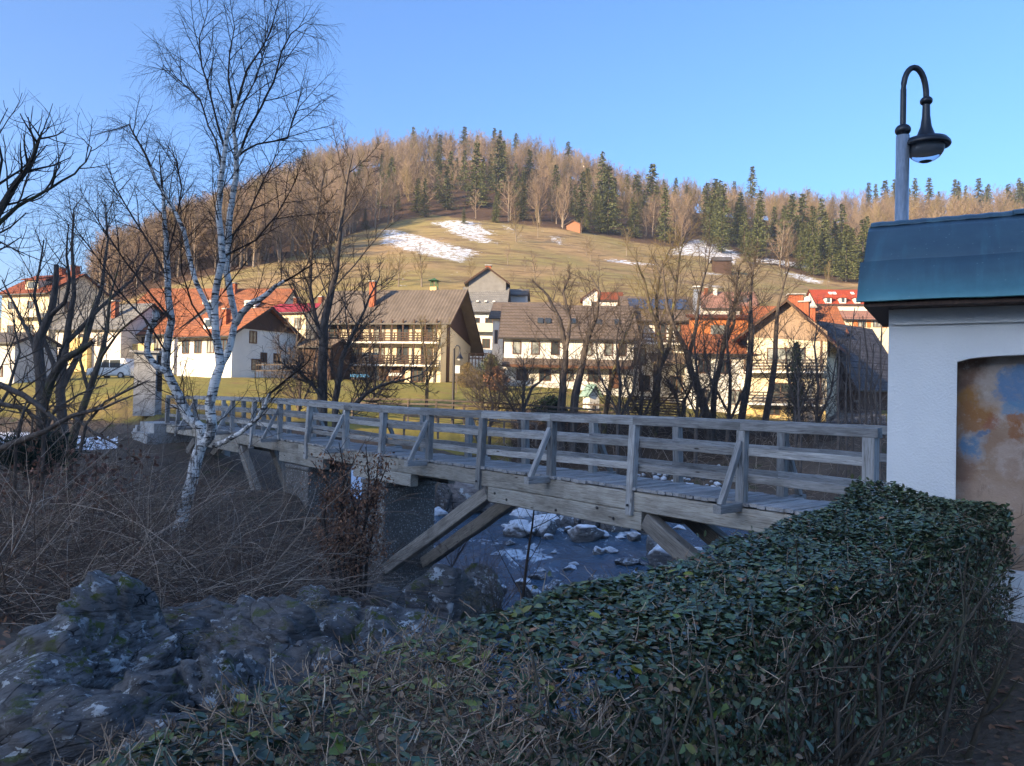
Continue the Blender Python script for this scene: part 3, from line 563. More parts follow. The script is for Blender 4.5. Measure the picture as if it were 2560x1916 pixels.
# rubble at the far waterline: too many stones to tell apart
vs, fs, n = [], [], 0
for i in range(150):
    src = rock_mesh(130 + i % 5, 2, 12, .1); v = np.empty(len(src.vertices) * 3, np.float32); src.vertices.foreach_get('co', v); v = v.reshape(-1, 3)
    f = np.array([p.vertices[:] for p in src.polygons]); pxx = rng.uniform(1330, 1700) if i < 110 else rng.uniform(1690, 1800); d = rng.uniform(43, 45.5); s_ = rng.uniform(.10, .34)
    x0 = P(pxx, 1260, d)[0]; vs.append(v * s_ * np.array([1, 1, .7]) + np.array([x0, d, max(gz(x0, d), WZ) + s_ * .2])); fs.append(f + n); n += len(v)
struct(add('rubble', mesh_np('rubble', np.concatenate(vs), None, np.concatenate(fs), True), M['rock_frost']), 'stuff')
for k, (a, b, w) in enumerate([(1560, 965, 60), (1862, 1000, 80)]):
    pxx, pyy = 900 + a / 2.76, 960 + b / 2.76; q = P(pxx, pyy, 43.2); V, Q = [], []; ww = w / 2.76 / F * 43.2
    for j in range(13):
        for ii in range(9):
            t = j / 12; V.append((q[0] + (ii / 8 - .5) * ww * (1 + t * .5) + .04 * math.sin(ii * 3 + j), 43.6 - t * t * .9 + .05 * math.sin(ii * 2.1), -5.25 - 1.1 * t ** 1.6))
    for j in range(12):
        for ii in range(8): Q.append((j * 9 + ii, j * 9 + ii + 1, j * 9 + ii + 10, j * 9 + ii + 9))
    me = mesh_np('cascade', V, Q, smooth=True); attr(me, 'foam', np.full(len(V), .8)); struct(add('cascade', me, WM))

# ------------------------------------------------------------------ footbridge
PH = 0.70565854; bx, by = 4.94, 10.5; sp_, cp_ = math.sin(PH), math.cos(PH)
AL = Vector((-sp_, cp_, 0)); NO = Vector((cp_, sp_, 0)); ZV = Vector((0, 0, 1))
def zd(t): return -1.626 + .0009 * t + .02 * math.sin(t * .35)
def BP(t, n, z): return Vector((bx, by, 0)) + AL * t + NO * n + ZV * z
def BT(px, py, n):
    q = Vector(P(px, py, 1)); o = Vector((bx, by, 0)) + NO * n; s_ = o.dot(NO) / q.dot(NO); h = q * s_; return (h - o).dot(AL), h.z
br = thing('footbridge', 'long weathered grey timber footbridge with three-rail railings crossing the river', 'bridge', (0, 0, 0))
t = -1.6; k = 0
while t < 31.6:
    w = rng.uniform(.135, .165); z = zd(t) - .03 + rng.uniform(-.006, .006)
    board('plank', BP(t + w / 2, -.10 + rng.uniform(-.035, .03), z), BP(t + w / 2, 1.30 + rng.uniform(-.03, .03), z + rng.uniform(-.006, .006)), w - rng.uniform(.008, .016), .055, M['plank'], br, seed=k % 9, jit=.003)
    t += w; k += 1
TS = [0.02, 2.02, 4.2, 6.35, 8.55, 10.65, 12.75, 14.85, 17.1, 19.3, 21.4, 23.5, 25.6, 27.7, 29.6, 31.3]
def rz_(t): return float(np.interp(t, [0, 8.6, 14, 20, 31], [.03, -.04, -.03, .025, 0]))
for side, n0, out in ((0, 0.0, -1), (1, 1.19, 1)):
    for i, t in enumerate(TS):
        zt = zd(t) + 1.10 + rz_(t); th = .145
        if i in (0, len(TS) - 1):
            board('post', BP(t, n0, zd(t) - .5), BP(t, n0, zt), .17, .17, M['wood'], br, up=NO, nseg=3, jit=.003, seed=i)
        elif i % 2 == 0:
            board('post', BP(t, n0 + out * .10, zd(t) - .50), BP(t, n0 + out * .02, zt), th, th, M['wood'], br, up=NO, nseg=4, jit=.004, seed=i)
            bm_ = MB(); bm_.lathe([(0, 0), (.022, 0), (.022, .02), (0, .025)], k=8); bo = bm_.build('bolt', M['iron'], br); bo.matrix_local = Matrix.Translation(BP(t, n0 + out * .175, zd(t) - .32)) @ (NO * out).to_track_quat('Z', 'Y').to_matrix().to_4x4()
        else:
            board('post', BP(t, n0, zd(t) - .03), BP(t, n0, zt), th, th, M['wood'], br, up=NO, nseg=3, jit=.004, seed=i)
            board('brace', BP(t, n0 + out * .56, zd(t) - .02), BP(t, n0 + out * .06, zd(t) + .93), .10, .09, M['wood'], br, up=AL, nseg=3, jit=.004, seed=i)
    for i in range(len(TS) - 1):
        a, b = TS[i], TS[i + 1]
        for h, q in ((.345, .125), (.765, .125)):
            board('rail', BP(a - .02, n0 - out * .075, zd(a) + h + rng.uniform(-.015, .015) + rz_(a) * .6), BP(b + .02, n0 - out * .075, zd(b) + h + rng.uniform(-.015, .015) + rz_(b) * .6), .05, q, M['wood'], br, nseg=5, jit=.005, seed=i * 3 + side)
    for i in range(0, len(TS) - 1, 2):
        a, b = TS[i] - (.12 if i == 0 else 0), TS[min(i + 2, len(TS) - 1)]; m_ = TS[i + 1]
        for a2, b2 in ((a, m_), (m_, b)):
            if b2 - a2 < .1: continue
            board('handrail', BP(a2, n0, zd(a2) + 1.165 + rz_(a2)), BP(b2 + .0, n0, zd(b2) + 1.165 + rz_(b2)), .15, .135, M['wood'], br, nseg=5, jit=.005, seed=i + side * 2 + (a2 > a))
for i, t in enumerate(TS):
    if i % 2 == 1 and i < len(TS) - 1:
        board('outrigger', BP(t, -.66, zd(t) - .075), BP(t, 1.85, zd(t) - .075), .14, .13, M['wood'], br, nseg=3, jit=.004, seed=i)
for n in (.02, 1.17):
    for a, b, s_ in ((-1.5, 5.9, 1), (5.9, 11.9, 2), (11.9, 17.7, 3), (17.7, 24.4, 4), (24.4, 31.5, 5)):
        board('girder', BP(a, n, zd(a) - .245), BP(b, n, zd(b) - .245), .22, .34, M['beam'], br, nseg=8, jit=.007, seed=s_ + int(n * 2), ch=.02)
    for a, b in ((3.95, 8.25), (22.6, 27.3)):
        board('straining_beam', BP(a, n, zd(a) - .585), BP(b, n, zd(b) - .585), .22, .325, M['beam'], br, nseg=6, jit=.007, seed=7 + int(n * 2), ch=.02)
    for a, b in ((11.3, 14.2), (16.0, 19.1)):
        board('bolster', BP(a, n, zd(a) - .575), BP(b, n, zd(b) - .575), .22, .31, M['beam'], br, nseg=3, jit=.006, seed=9, ch=.02)
    tf, zf = BT(975, 1425, .02)
    for (t0, z0), (t1, z1) in (((8.32, zd(8) - .56), (tf + .1, zf + .02)), ((3.9, zd(4) - .56), (.6, -4.0)), ((27.4, zd(27) - .56), (31.0, -4.3)), ((22.5, zd(22) - .56), (20.3, -4.4))):
        board('strut', BP(t0, n, z0), BP(t1, n, z1), .24, .30, M['strutwood'], br, nseg=7, jit=.008, seed=int(t0) + int(n), ch=.02)
for t in (4.6, 5.0, 8.0, 7.6, 6.1):
    for z in (-.5, -.62)[:1]:
        bm_ = MB(); bm_.lathe([(0, 0), (.028, 0), (.026, .018), (0, .026)], k=8); bo = bm_.build('bolt', M['iron'], br)
        bo.matrix_local = Matrix.Translation(BP(t, -.095, zd(t) - .56 + .1 * math.sin(t * 9))) @ (-NO).to_track_quat('Z', 'Y').to_matrix().to_4x4()
def pier(t0, t1, n0, n1, z0, z1, label):
    p = thing('bridge_pier', label, 'bridge pier', (0, 0, 0), 0, 'concrete piers under the footbridge')
    def blk(nm, a, b, c, d, e, f, m):
        b_ = bmesh.new(); vs_ = [b_.verts.new(BP(tt, nn, zz)) for zz in (e, f) for tt, nn in ((a, c), (b, c), (b, d), (a, d))]
        for q in ((0, 1, 2, 3), (4, 7, 6, 5), (0, 4, 5, 1), (1, 5, 6, 2), (2, 6, 7, 3), (3, 7, 4, 0)): b_.faces.new([vs_[i] for i in q])
        bmesh.ops.recalc_face_normals(b_, faces=b_.faces[:]); bmesh.ops.bevel(b_, geom=b_.edges[:], offset=.025, segments=1, affect='EDGES')
        me = bpy.data.meshes.new(nm); b_.to_mesh(me); b_.free(); add(nm, me, m, p)
    blk('shaft', t0, t1, n0, n1, z0, z1 - .12, M['pebble']); blk('cap', t0 - .03, t1 + .03, n0 - .03, n1 + .03, z1 - .117, z1, M['pebble'])
pier(12.5, 13.7, -.10, 1.5, -7.2, zd(12) - .75, 'dark pebbly concrete pier with the bolster beam on it, nearer to the river')
pier(16.9, 18.5, -.12, 1.35, -5.6, zd(17) - .75, 'short pale-edged concrete pier among the brush, behind the birch')
# far abutment with steps
ab = thing('bridge_abutment', 'pale concrete abutment with steps at the far left end of the footbridge', 'abutment', tuple(BP(31.6, .5, 0)))
def bx_(nm, t0, t1, n0, n1, z0, z1, m, par):
    m_ = MB(); c = [BP(t0, n0, z0), BP(t1, n0, z0), BP(t1, n1, z0), BP(t0, n1, z0)]; m_.poly([v - par.location for v in c] + [v - par.location + ZV * (z1 - z0) for v in c], [(0, 3, 2, 1), (4, 5, 6, 7), (0, 1, 5, 4), (1, 2, 6, 5), (2, 3, 7, 6), (3, 0, 4, 7)])
    m_.build(nm, m, par)
bx_('block', 31.0, 33.4, -.9, 1.9, -4.8, zd(31) - .45, M['concrete'], ab); bx_('seat', 31.1, 33.3, -.6, 1.6, zd(31) - .45, zd(31) - .02, M['concrete'], ab)
for i in range(4): bx_('step', 33.4 + i * .32, 33.72 + i * .32, -.7, 1.7, -4.0, zd(31) - .2 - i * .17, M['concrete'], ab)
bx_('side_wall', 29.4, 31.0, 1.9, 2.15, -4.6, zd(31) - .5, M['concrete'], ab)
# ------------------------------------------------------------------ white wayside shrine at the bridge head
e1 = Vector((.865, -.50, 0)).normalized(); e2 = Vector((-e1.y, e1.x, 0)); K = Vector(P(2219, 1003, 6.0)); K.z = -1.65
RZS = math.atan2(e1.y, e1.x)
sh_ = thing('wayside_shrine', 'white plastered roadside shrine with green copper roof and faded fresco niche, beside the hedge', 'shrine', K, RZS)
def WP(px, py, off=0.0):
    q = Vector(P(px, py, 1)); o = K + e2 * off; s_ = o.dot(e2) / q.dot(e2); h = q * s_ - K; return h.dot(e1), h.z
LW, DW_ = 4.6, 1.25; zE = WP(2228, 757)[1]; zB = WP(2300, 812)[1]
un, ztop = WP(2393, 905); zs = WP(2400, 1420)[1]; u2 = un + 1.35
def arch(u): 
    f = (u - (un + u2) / 2) / ((u2 - un) / 2); return ztop + .055 * (1 - f * f) ** .5 if abs(f) < 1 else ztop
mb = MB(); mb.box(0, 0, -.3, un, DW_, zE); mb.box(u2, 0, -.3, LW, DW_, zE); mb.box(un, 0, -.3, u2, DW_, zs); mb.box(un, .175, zs, u2, DW_, zE)
na = 16
for i in range(na):
    a, b = un + (u2 - un) * i / na, un + (u2 - un) * (i + 1) / na
    mb.poly([(a, 0, arch(a)), (b, 0, arch(b)), (b, 0, zE), (a, 0, zE), (a, .175, arch(a)), (b, .175, arch(b)), (b, .175, zE), (a, .175, zE)], [(0, 1, 2, 3), (0, 4, 5, 1)])
mb.build('wall', M['plaster'], sh_)
mb = MB(); mb.box(.035, -.028, zB, LW, DW_ + .02, zE + .01); mb.build('frieze', M['plaster'], sh_)
def fresco():
    k = MatB('faded fresco', .9, .15); co = k.coord(); wob = k.noise(co, 5, 6, .7); w2 = k.noise(co, 13, 6, .7); a = k.noise(co, 1.9, 7, .65)
    x = k.math('ADD', k.xyz(co, 0), k.math('MULTIPLY', k.math('SUBTRACT', wob, .5), .28)); z = k.math('ADD', k.xyz(co, 2), k.math('MULTIPLY', k.math('SUBTRACT', k.noise(co, 4.3, 6, .7), .5), .28))
    c = k.mix(k.ramp(a, .35, .65), (.42, .285, .19), (.33, .20, .125))
    def blob(c, px, py, rx, rz, col, amt, soft=.5):
        u, zz = WP(px, py, .16); dx = k.math('DIVIDE', k.math('SUBTRACT', x, u), rx); dz = k.math('DIVIDE', k.math('SUBTRACT', z, zz), rz)
        r = k.math('ADD', k.math('MULTIPLY', dx, dx), k.math('MULTIPLY', dz, dz)); return k.mix(k.math('MULTIPLY', k.ramp(r, soft, 1.05, amt, 0), k.ramp(w2, .25, .5, .55, 1)), c, col)
    for q in [(2430, 930, .34, .24, (.16, .09, .06), .85, .2), (2560, 905, .5, .12, (.14, .085, .06), .8, .2), (2400, 1230, .10, .45, (.2, .105, .07), .7, .2), (2450, 1010, .13, .15, (.36, .17, .05), .9, .5), (2480, 985, .09, .07, (.17, .10, .035), .7, .5), (2425, 1045, .13, .13, (.33, .15, .06), .8, .4),
              (2530, 960, .24, .30, (.46, .37, .30), .8, .5), (2550, 970, .17, .18, (.09, .20, .34), .85, .6), (2540, 1025, .12, .09, (.14, .26, .36), .7, .4), (2432, 1112, .11, .13, (.36, .34, .33), .7, .4), (2428, 1115, .085, .075, (.10, .22, .34), .8, .4), (2455, 1090, .06, .03, (.08, .16, .27), .7, .4),
              (2475, 1060, .07, .08, (.30, .10, .06), .6, .4), (2550, 1050, .11, .05, (.36, .14, .05), .85, .5), (2538, 1080, .05, .1, (.30, .12, .05), .8, .5), (2540, 1150, .16, .14, (.50, .38, .30), .7, .5), (2535, 1170, .07, .1, (.34, .2, .12), .5, .3), (2470, 1160, .04, .1, (.36, .24, .16), .5, .3), (2470, 1240, .4, .12, (.46, .32, .23), .6, .3)]: c = blob(c, *q)
    cr = k.voro(k.coord('Object', (2.3, 1, 3.1)), 1.7, 'DISTANCE_TO_EDGE'); c = k.mix(k.math('MULTIPLY', k.ramp(k.noise(co, 7, 9, .8), .54, .64), .55), c, (.52, .43, .35)); c = k.mix(k.math('MULTIPLY', k.ramp(k.noise(k.coord('Object', (3, 1, 1.2)), 2.4, 9, .8), .56, .66), .6), c, (.25, .16, .11)); k.color(c); k.bump(k.math('ADD', wob, w2), .5, .015); return k.m
mb = MB(); mb.box(un + .002, .150, zs + .002, u2 - .002, .172, arch((un + u2) / 2) + .03); mb.build('fresco', fresco(), sh_)
uv_, ze0 = WP(2141, 756, -.30); zr0 = WP(2187, 566, .62)[1]; zm0 = WP(2160, 673, .05)[1]
prof = [(-.30, ze0), (-.25, ze0 + .07), (-.17, ze0 + .19), (-.08, ze0 + .33), (.05, zm0)]; prof2 = [(.035, zm0 + .012), (.2, zm0 + (zr0 - zm0) * .40), (.36, zm0 + (zr0 - zm0) * .76), (.46, zr0 - .05)]; prof3 = [(.45, zr0 - .045), (.50, zr0 - .012), (.57, zr0 + .01), (.63, zr0 + .015), (.69, zr0 + .01), (.76, zr0 - .012), (.81, zr0 - .045)]
def sheet(nm, pr, u0, u1, th=.012, segs=24):
    n = len(pr); V = []; Q = []; ev = []
    for layer in (0, 1):
        for j in range(segs + 1):
            u = u0 + (u1 - u0) * j / segs
            for a, b in pr: V.append((u, a, b + (th if layer else 0) + .003 * math.sin(j * 1.7 + a * 9))); ev.append(max(0, 1 - (b - ze0) / .22))
    m_ = (segs + 1) * n
    for j in range(segs):
        for i in range(n - 1):
            a = j * n + i; Q.append((a, a + 1, a + n + 1, a + n)); Q.append((m_ + a, m_ + a + n, m_ + a + n + 1, m_ + a + 1))
        Q.append((j * n, j * n + n, m_ + j * n + n, m_ + j * n)); Q.append((j * n + n - 1, m_ + j * n + n - 1, m_ + j * n + 2 * n - 1, j * n + 2 * n - 1))
    for j in (0, segs):
        for i in range(n - 1): a = j * n + i; Q.append((a, m_ + a, m_ + a + 1, a + 1))
    me = mesh_np(nm, V, Q); b_ = bmesh.new(); b_.from_mesh(me); bmesh.ops.recalc_face_normals(b_, faces=b_.faces[:]); b_.to_mesh(me); b_.free(); attr(me, 'eave', ev); return me
u0_ = uv_ + .0
for nm, pr, o in (('roof_sheet', prof, 0), ('roof_sheet', prof2, .03)):
    add(nm, sheet(nm, pr, u0_ + o * .4, LW + .3), M['copper'], sh_); add(nm, sheet(nm, [(1.26 - a, b) for a, b in pr], u0_ + o * .4, LW + .3), M['copper'], sh_)
add('ridge_cap', sheet('ridge_cap', prof3, u0_ + .02, un + .38), M['copper'], sh_); add('ridge_cap', sheet('ridge_cap', [(a, b + .012) for a, b in prof3], un + .37, LW + .3), M['copper'], sh_)
mb = MB(); mb.prism([(-.27, ze0 - .035), (1.53, ze0 - .035), (1.53, ze0 - .003), (.9, zr0 - .12), (.36, zr0 - .12), (-.0, zm0 - .08), (-.27, ze0 - .003)], u0_ + .05, LW + .25); mb.build('roof_boarding', M['darkwood'], sh_)
for z in (zm0,):
    pass
# lamp behind the shrine
LD = 8.0; ls = LD / F
q0 = P(2254, 560, LD); lm = thing('street_lamp', 'tall gooseneck street lamp with black bell shade and clear bowl behind the shrine roof', 'street lamp', (q0[0], LD, -1.7))
def lz(py): return P(2250, py, LD)[2] + 1.7
def lx(px, py): return P(px, py, LD)[0] - q0[0]
mb = MB(); mb.lathe([(.066, 0), (.066, lz(340)), (0, lz(340))], k=20); mb.build('pole', M['galv'], lm, smooth=True)
mb = MB(); zb_ = lz(326); rb = .078; mb.lathe([(rb * math.cos(a), zb_ + rb * .82 * math.sin(a)) for a in np.linspace(-1.5, 1.5, 12)], k=20); mb.build('collar_ball', M['black'], lm, smooth=True)
x1 = lx(2316, 240); za = lz(166); arc = [(0, 0, zb_ + .05, .030), (0, 0, lz(235), .030)]
for a in np.linspace(0, math.pi, 14)[0:]:
    arc.append((x1 / 2 - x1 / 2 * math.cos(a), 0, lz(225) + (za - lz(225)) * math.sin(a) ** .9 - (.10 * (a / math.pi) ** 3), .030))
zk = lz(252); arc.append((x1, 0, zk, .030)); v, q = tubes([arc], 12); add('gooseneck_arm', mesh_np('arm', v, q, smooth=True), M['black'], lm)
mb = MB(); mb.lathe([(.062 * math.cos(a), zk + .05 * math.sin(a)) for a in np.linspace(-1.5, 1.5, 10)], x1, 0, 18); mb.build('hanger_ball', M['black'], lm, smooth=True)
zr_ = lz(360); mb = MB(); mb.lathe([(.036, zk - .03), (.040, zk - .16), (.055, zk - .27), (.088, zk - .36), (.14, zk - .42), (.20, zr_ + .05), (.232, zr_ + .012), (.238, zr_ - .012), (.228, zr_ - .03), (.20, zr_ - .025), (.17, zr_ - .0)], x1, 0, 32); mb.build('lamp_shade', M['black'], lm, smooth=True)
def bowlmat():
    k = MatB('clear bowl', .08, .5); k.b.inputs['Transmission Weight'].default_value = .92; k.b.inputs['IOR'].default_value = 1.08; return k.color((.86, .9, .92)).m
bw = MB(); bw.lathe([(.183 * math.cos(a), zr_ - .02 + .17 * math.sin(a)) for a in np.linspace(0, -1.57, 12)], x1, 0, 28); bw.build('glass_bowl', bowlmat(), lm, smooth=True)
mb = MB(); mb.lathe([(.165, zr_ - .01), (.16, zr_ - .07), (.02, zr_ - .075), (0, zr_ - .075)], x1, 0, 24); mb.build('reflector', simple('grey reflector', (.16, .155, .16), (.22, .215, .22), 9, .5), lm, smooth=True)
mb = MB(); mb.lathe([(.062, zr_ - .178), (.05, zr_ - .186), (0, zr_ - .188)], x1, 0, 16); mb.build('bowl_plug', M['black'], lm)
# ------------------------------------------------------------------ houses
_wm = {}
def window(par, face, L, W, u, z, w, h, kind='dark', fm='frame', bars=1):
    key = (w, h, bars)
    if key not in _wm:
        f = MB(); t, o = .07, .06
        f.box(-t, -o, -t, w + t, .02, 0); f.box(-t, -o, h, w + t, .02, h + t); f.box(-t, -o, 0, 0, .02, h); f.box(w, -o, 0, w + t, .02, h)
        for i in range(1, bars + 1): f.box(w * i / (bars + 1) - .03, -o + .01, 0, w * i / (bars + 1) + .03, .02, h)
        p = MB(); p.box(0, -.018, 0, w, .01, h); _wm[key] = (f.mesh('window'), p.mesh('pane'))
    fo = bpy.data.objects.new('window', _wm[key][0]); po = bpy.data.objects.new('pane', _wm[key][1])
    for o, mm in ((fo, M[fm]), (po, M['glass' if kind == 'dark' else 'curtain'])):
        COL.objects.link(o)
        if not o.data.materials: o.data.materials.append(mm)
        o.material_slots[0].link = 'OBJECT'; o.material_slots[0].material = mm
    fo.parent = par; po.parent = fo
    if face == 'F': fo.location = (u, -.002, z)
    elif face == 'R': fo.location = (L + .002, u, z); fo.rotation_euler = (0, 0, R(90))
    elif face == 'L': fo.location = (-.002, W - u, z); fo.rotation_euler = (0, 0, R(-90))
    else: fo.location = (L - u, W + .002, z); fo.rotation_euler = (0, 0, R(180))
    return fo
def house(name, label, anchor, px, d, eave_py, rot, L, W, hr, wall, roof, og=.5, oe=.6, rf=.5, zb=0, corr=False, sink=1.2, group=None, courses=11, z0=None, cat='house'):
    g = gp(px, d); z0 = g.z if z0 is None else z0; r = R(rot); ze_ = P(px, eave_py, d)[2] - z0; hw = ze_ + oe * hr / (W * rf + oe); hr = ze_ + hr - hw
    ax, ay = anchor[0] * L, anchor[1] * W; loc = Vector((g.x - ax * math.cos(r) + ay * math.sin(r), d - ax * math.sin(r) - ay * math.cos(r), z0))
    h = thing(name, label, cat, loc, r, group); yr = W * rf; hb = hw - zb; zr = hw + hr
    mb = MB(); mb.prism([(0, -sink), (W, -sink), (W, hb - .05), (yr, zr - .12), (0, hw - .05)], 0, L); mb.build('wall', M[wall], h)
    s1 = (zr - hw) / yr; s2 = (zr - hb) / (W - yr); mb = MB(); th = .14
    ef, eb = (-oe, hw - oe * s1), (W + oe, hb - oe * s2); x0, x1 = -og, L + og
    if corr:
        nx = int((x1 - x0) / .17); V, Q = [], []
        for y, z in (ef, (yr, zr), eb):
            for i in range(nx + 1): V.append((x0 + (x1 - x0) * i / nx, y, z + (.045 if i % 2 else 0) + .02))
        for j in range(2):
            for i in range(nx): a = j * (nx + 1) + i; Q.append((a, a + 1, a + nx + 2, a + nx + 1))
        mb.poly(V, Q); mb.prism([ef, (yr, zr), eb, (eb[0], eb[1] - .1), (yr, zr - .12), (ef[0], ef[1] - .1)], x0, x1)
    else:
        for (ya, za), sg in ((ef, 1), (eb, -1)):
            n = courses
            for i in range(n):
                f0, f1 = i / n, (i + 1) / n; y0, z0_, y1, z1 = ya + (yr - ya) * f0, za + (zr - za) * f0, ya + (yr - ya) * f1, za + (zr - za) * f1
                mb.prism([(y0, z0_ - .06), (y0, z0_ + .07), (y1, z1 + .02), (y1, z1 - .06)], x0, x1)
    ro = mb.build('roof', M[roof], h)
    for x in (x0 - .03, x1):
        for (ya, za) in (ef, eb): mb = MB(); mb.prism([(ya, za - .2), (ya, za + .05), (yr, zr + .05), (yr, zr - .2)], x, x + .03); mb.build('bargeboard', M['darkwood'], h)
    mb = MB(); mb.prism([(ef[0] - .10, ef[1] - .07), (ef[0] - .10, ef[1] + .04), (ef[0] - .0, ef[1] + .03), (ef[0] - .0, ef[1] - .10)], x0, x1); mb.build('gutter', M['iron'], h)
    h['dims'] = (L, W, hw, hr); return h, (L, W, hw, zr, yr, s1, s2, ro)
def chimney(par, x, y, z0, w, h, m='brick', cap=True):
    mb = MB(); mb.box(x - w / 2, y - w / 2, z0 - .8, x + w / 2, y + w / 2, z0 + h); c = mb.build('chimney', M[m], par)
    if cap: mb = MB(); mb.box(x - w * .65, y - w * .65, z0 + h + .001, x + w * .65, y + w * .65, z0 + h + .12); mb.build('chimney_cap', M['concrete'], c)
    return c
def wins(h, D, face, us, z, w, hh, kind='dark', fm='frame', bars=1):
    for i, u in enumerate(us): window(h, face, D[0], D[1], u, z, w, hh, kind if i % 3 != 2 else ('curtain' if kind == 'dark' else 'dark'), fm, bars)
def balcony(par, D, face, u0, u1, z, dep, slats=4, ph=.85, m='darkwood', slab='w_white', solid=False, every=1.2):
    """a balcony on face F or R with its slab, slats and posts"""
    L, W = D[0], D[1]; b = MB(); b.box(u0, -dep, z - .16, u1, .0, z); s_ = b.build('balcony', M[slab], par)
    if face == 'R': s_.location = (L, 0, 0); s_.rotation_euler = (0, 0, R(90))
    if solid:
        b = MB(); b.box(u0, -dep - .05, z - .05, u1, -dep + .02, z + ph); b.build('balcony_panel', M[m], s_)
    else:
        for i in range(slats): b = MB(); zz = z + .08 + (ph - .1) * i / max(1, slats - 1); b.box(u0, -dep - .03, zz, u1, -dep + .02, zz + .11); b.build('slat', M[m], s_)
        u = u0
        while u <= u1 + .01: b = MB(); b.box(u - .05, -dep - .0301 + .052, z - .1, u + .05, -dep + .10, z + ph + .05); b.build('rail_post', M[m], s_); u += every
    return s_
# brown barn-like house with slatted balconies
h, D = house('barn_house', 'long cream house with brown corrugated roof, slatted brown balconies and dark boarded gable', (1, 0), 1100, 74, 812, -14, 12.6, 9.6, 3.9, 'w_cream', 'r_corr', 1.3, 1.0, .42, 2.2, True)
L, W, hw, zr, yr, s1, s2, ro = D
mb = MB(); mb.poly([(L + .04, -.05, hw - .2), (L + .04, W + .1, hw - 2.3), (L + .04, yr, zr - .15), (L + .11, -.05, hw - .2), (L + .11, W + .1, hw - 2.3), (L + .11, yr, zr - .15)], [(0, 1, 2), (5, 4, 3), (0, 3, 4, 1), (1, 4, 5, 2), (2, 5, 3, 0)]); mb.build('gable_boarding', M['darkwood'], h)
mb = MB(); mb.box(L + .01, 1.6, 0, L + .09, 2.4, hw - .3); mb.build('wood_panel', M['darkwood'], h)
for z in (1.66, 3.86):
    balcony(h, D, 'F', -.2, L - .1, z, 1.1, 4, .8, 'darkwood', 'w_white')
    wins(h, D, 'F', (.8, 3.2, 5.6, 8.1, 10.6), z + .1, 1.1, 1.55, 'dark', 'frame')
x = -.15
while x < L: mb = MB(); mb.box(x, -1.02, .0, x + .13, -.9, hw - .35); mb.build('balcony_post', M['darkwood'], h); x += 1.14
wins(h, D, 'F', (.6, 2.4, 4.4, 9.6), .1, 1.3, 1.25, 'dark'); mb = MB(); mb.box(6.5, -.06, 0, 8.9, .02, 1.5); mb.build('garage_door', M['frame'], h)
chimney(h, 4.6, 1.7, hw + 1.7 * s1, .55, 2.4); c = chimney(h, 10.2, yr + .3, zr - .2, .7, .55, 'w_yellow', False)
for dx in (-.28, .28):
    for dy in (-.28, .28): mb = MB(); mb.box(10.2 + dx - .04, yr + .3 + dy - .04, zr + .35, 10.2 + dx + .04, yr + .3 + dy + .04, zr + 1.0); mb.build('cowl_post', M['hedge_g'] if 0 else simple('green cowl', (.05, .13, .06)), c)
mb = MB(); mb.poly([(9.65, yr - .25, zr + 1), (10.75, yr - .25, zr + 1), (10.75, yr + .85, zr + 1), (9.65, yr + .85, zr + 1), (10.2, yr + .3, zr + 1.3)], [(0, 1, 4), (1, 2, 4), (2, 3, 4), (3, 0, 4), (0, 3, 2, 1)]); mb.build('cowl', simple('green cowl roof', (.04, .11, .05)), c)
# white house with the big brown shingle roof
h, D = house('white_house', 'white house with big brown shingle roof and low pent roof, behind the double-trunk tree', (0, 0), 1258, 68, 846, -2, 11.4, 10, 3.6, 'w_white', 'r_brown', .5, .5, .5)
L, W, hw, zr, yr, s1, s2, ro = D
wins(h, D, 'F', (.8, 2.45, 4.2, 7.1, 8.9, 10.1), hw - 1.65, .62, 1.05, 'curtain', 'frame', 0)
mb = MB()
for i in range(4): f0, f1 = i / 4, (i + 1) / 4; mb.prism([(-1.1 + 1.1 * f0, hw - 2.75 + .65 * f0), (-1.1 + 1.1 * f0, hw - 2.65 + .65 * f0), (-1.1 + 1.1 * f1, hw - 2.70 + .65 * f1), (-1.1 + 1.1 * f1, hw - 2.75 + .65 * f1)], -.1, 11.3)
mb.build('pent_roof', M['r_brown'], h); mb = MB(); mb.box(-.1, -1.16, hw - 2.9, 11.3, -1.08, hw - 2.66); mb.build('pent_fascia', M['frame'], h)
wins(h, D, 'F', (1.2, 3.2, 5.2, 7.5), .6, .9, .85, 'dark', 'frame'); mb = MB(); mb.box(9.3, -.07, 0, 10.2, .02, 1.9); mb.build('door', M['frame'], h)
for x in (2.9, 3.6, 5.9, 8.2, 9.9):
    mb = MB(); y0, y1 = 1.7, 2.45; z0_, z1_ = hw + y0 * s1 + .10, hw + y1 * s1 + .10; mb.poly([(x, y0, z0_), (x + .5, y0, z0_), (x + .5, y1, z1_), (x, y1, z1_), (x, y0, z0_ + .08), (x + .5, y0, z0_ + .08), (x + .5, y1, z1_ + .08), (x, y1, z1_ + .08)], [(0, 3, 2, 1), (4, 5, 6, 7), (0, 1, 5, 4), (1, 2, 6, 5), (2, 3, 7, 6), (3, 0, 4, 7)]); mb.build('skylight', M['glass'], ro)
h, D = house('narrow_house', 'narrow white house with tall brown window between barn house and brown-shingled white house', (0, 0), 1228, 80, 797, -6, 6.5, 8, 2.2, 'w_white', 'r_brown', .4, .4); wins(h, D, 'F', (1.2,), 3.0, .75, 2.1, 'dark'); wins(h, D, 'F', (.3,), 4.0, .2, 1.3, 'dark', 'frame', 0)
mb = MB(); mb.box(.2, -.3, D[2] - .0, 1.3, 1.4, D[2] + .05); L, W, hw, zr, yr, s1, s2, ro = D
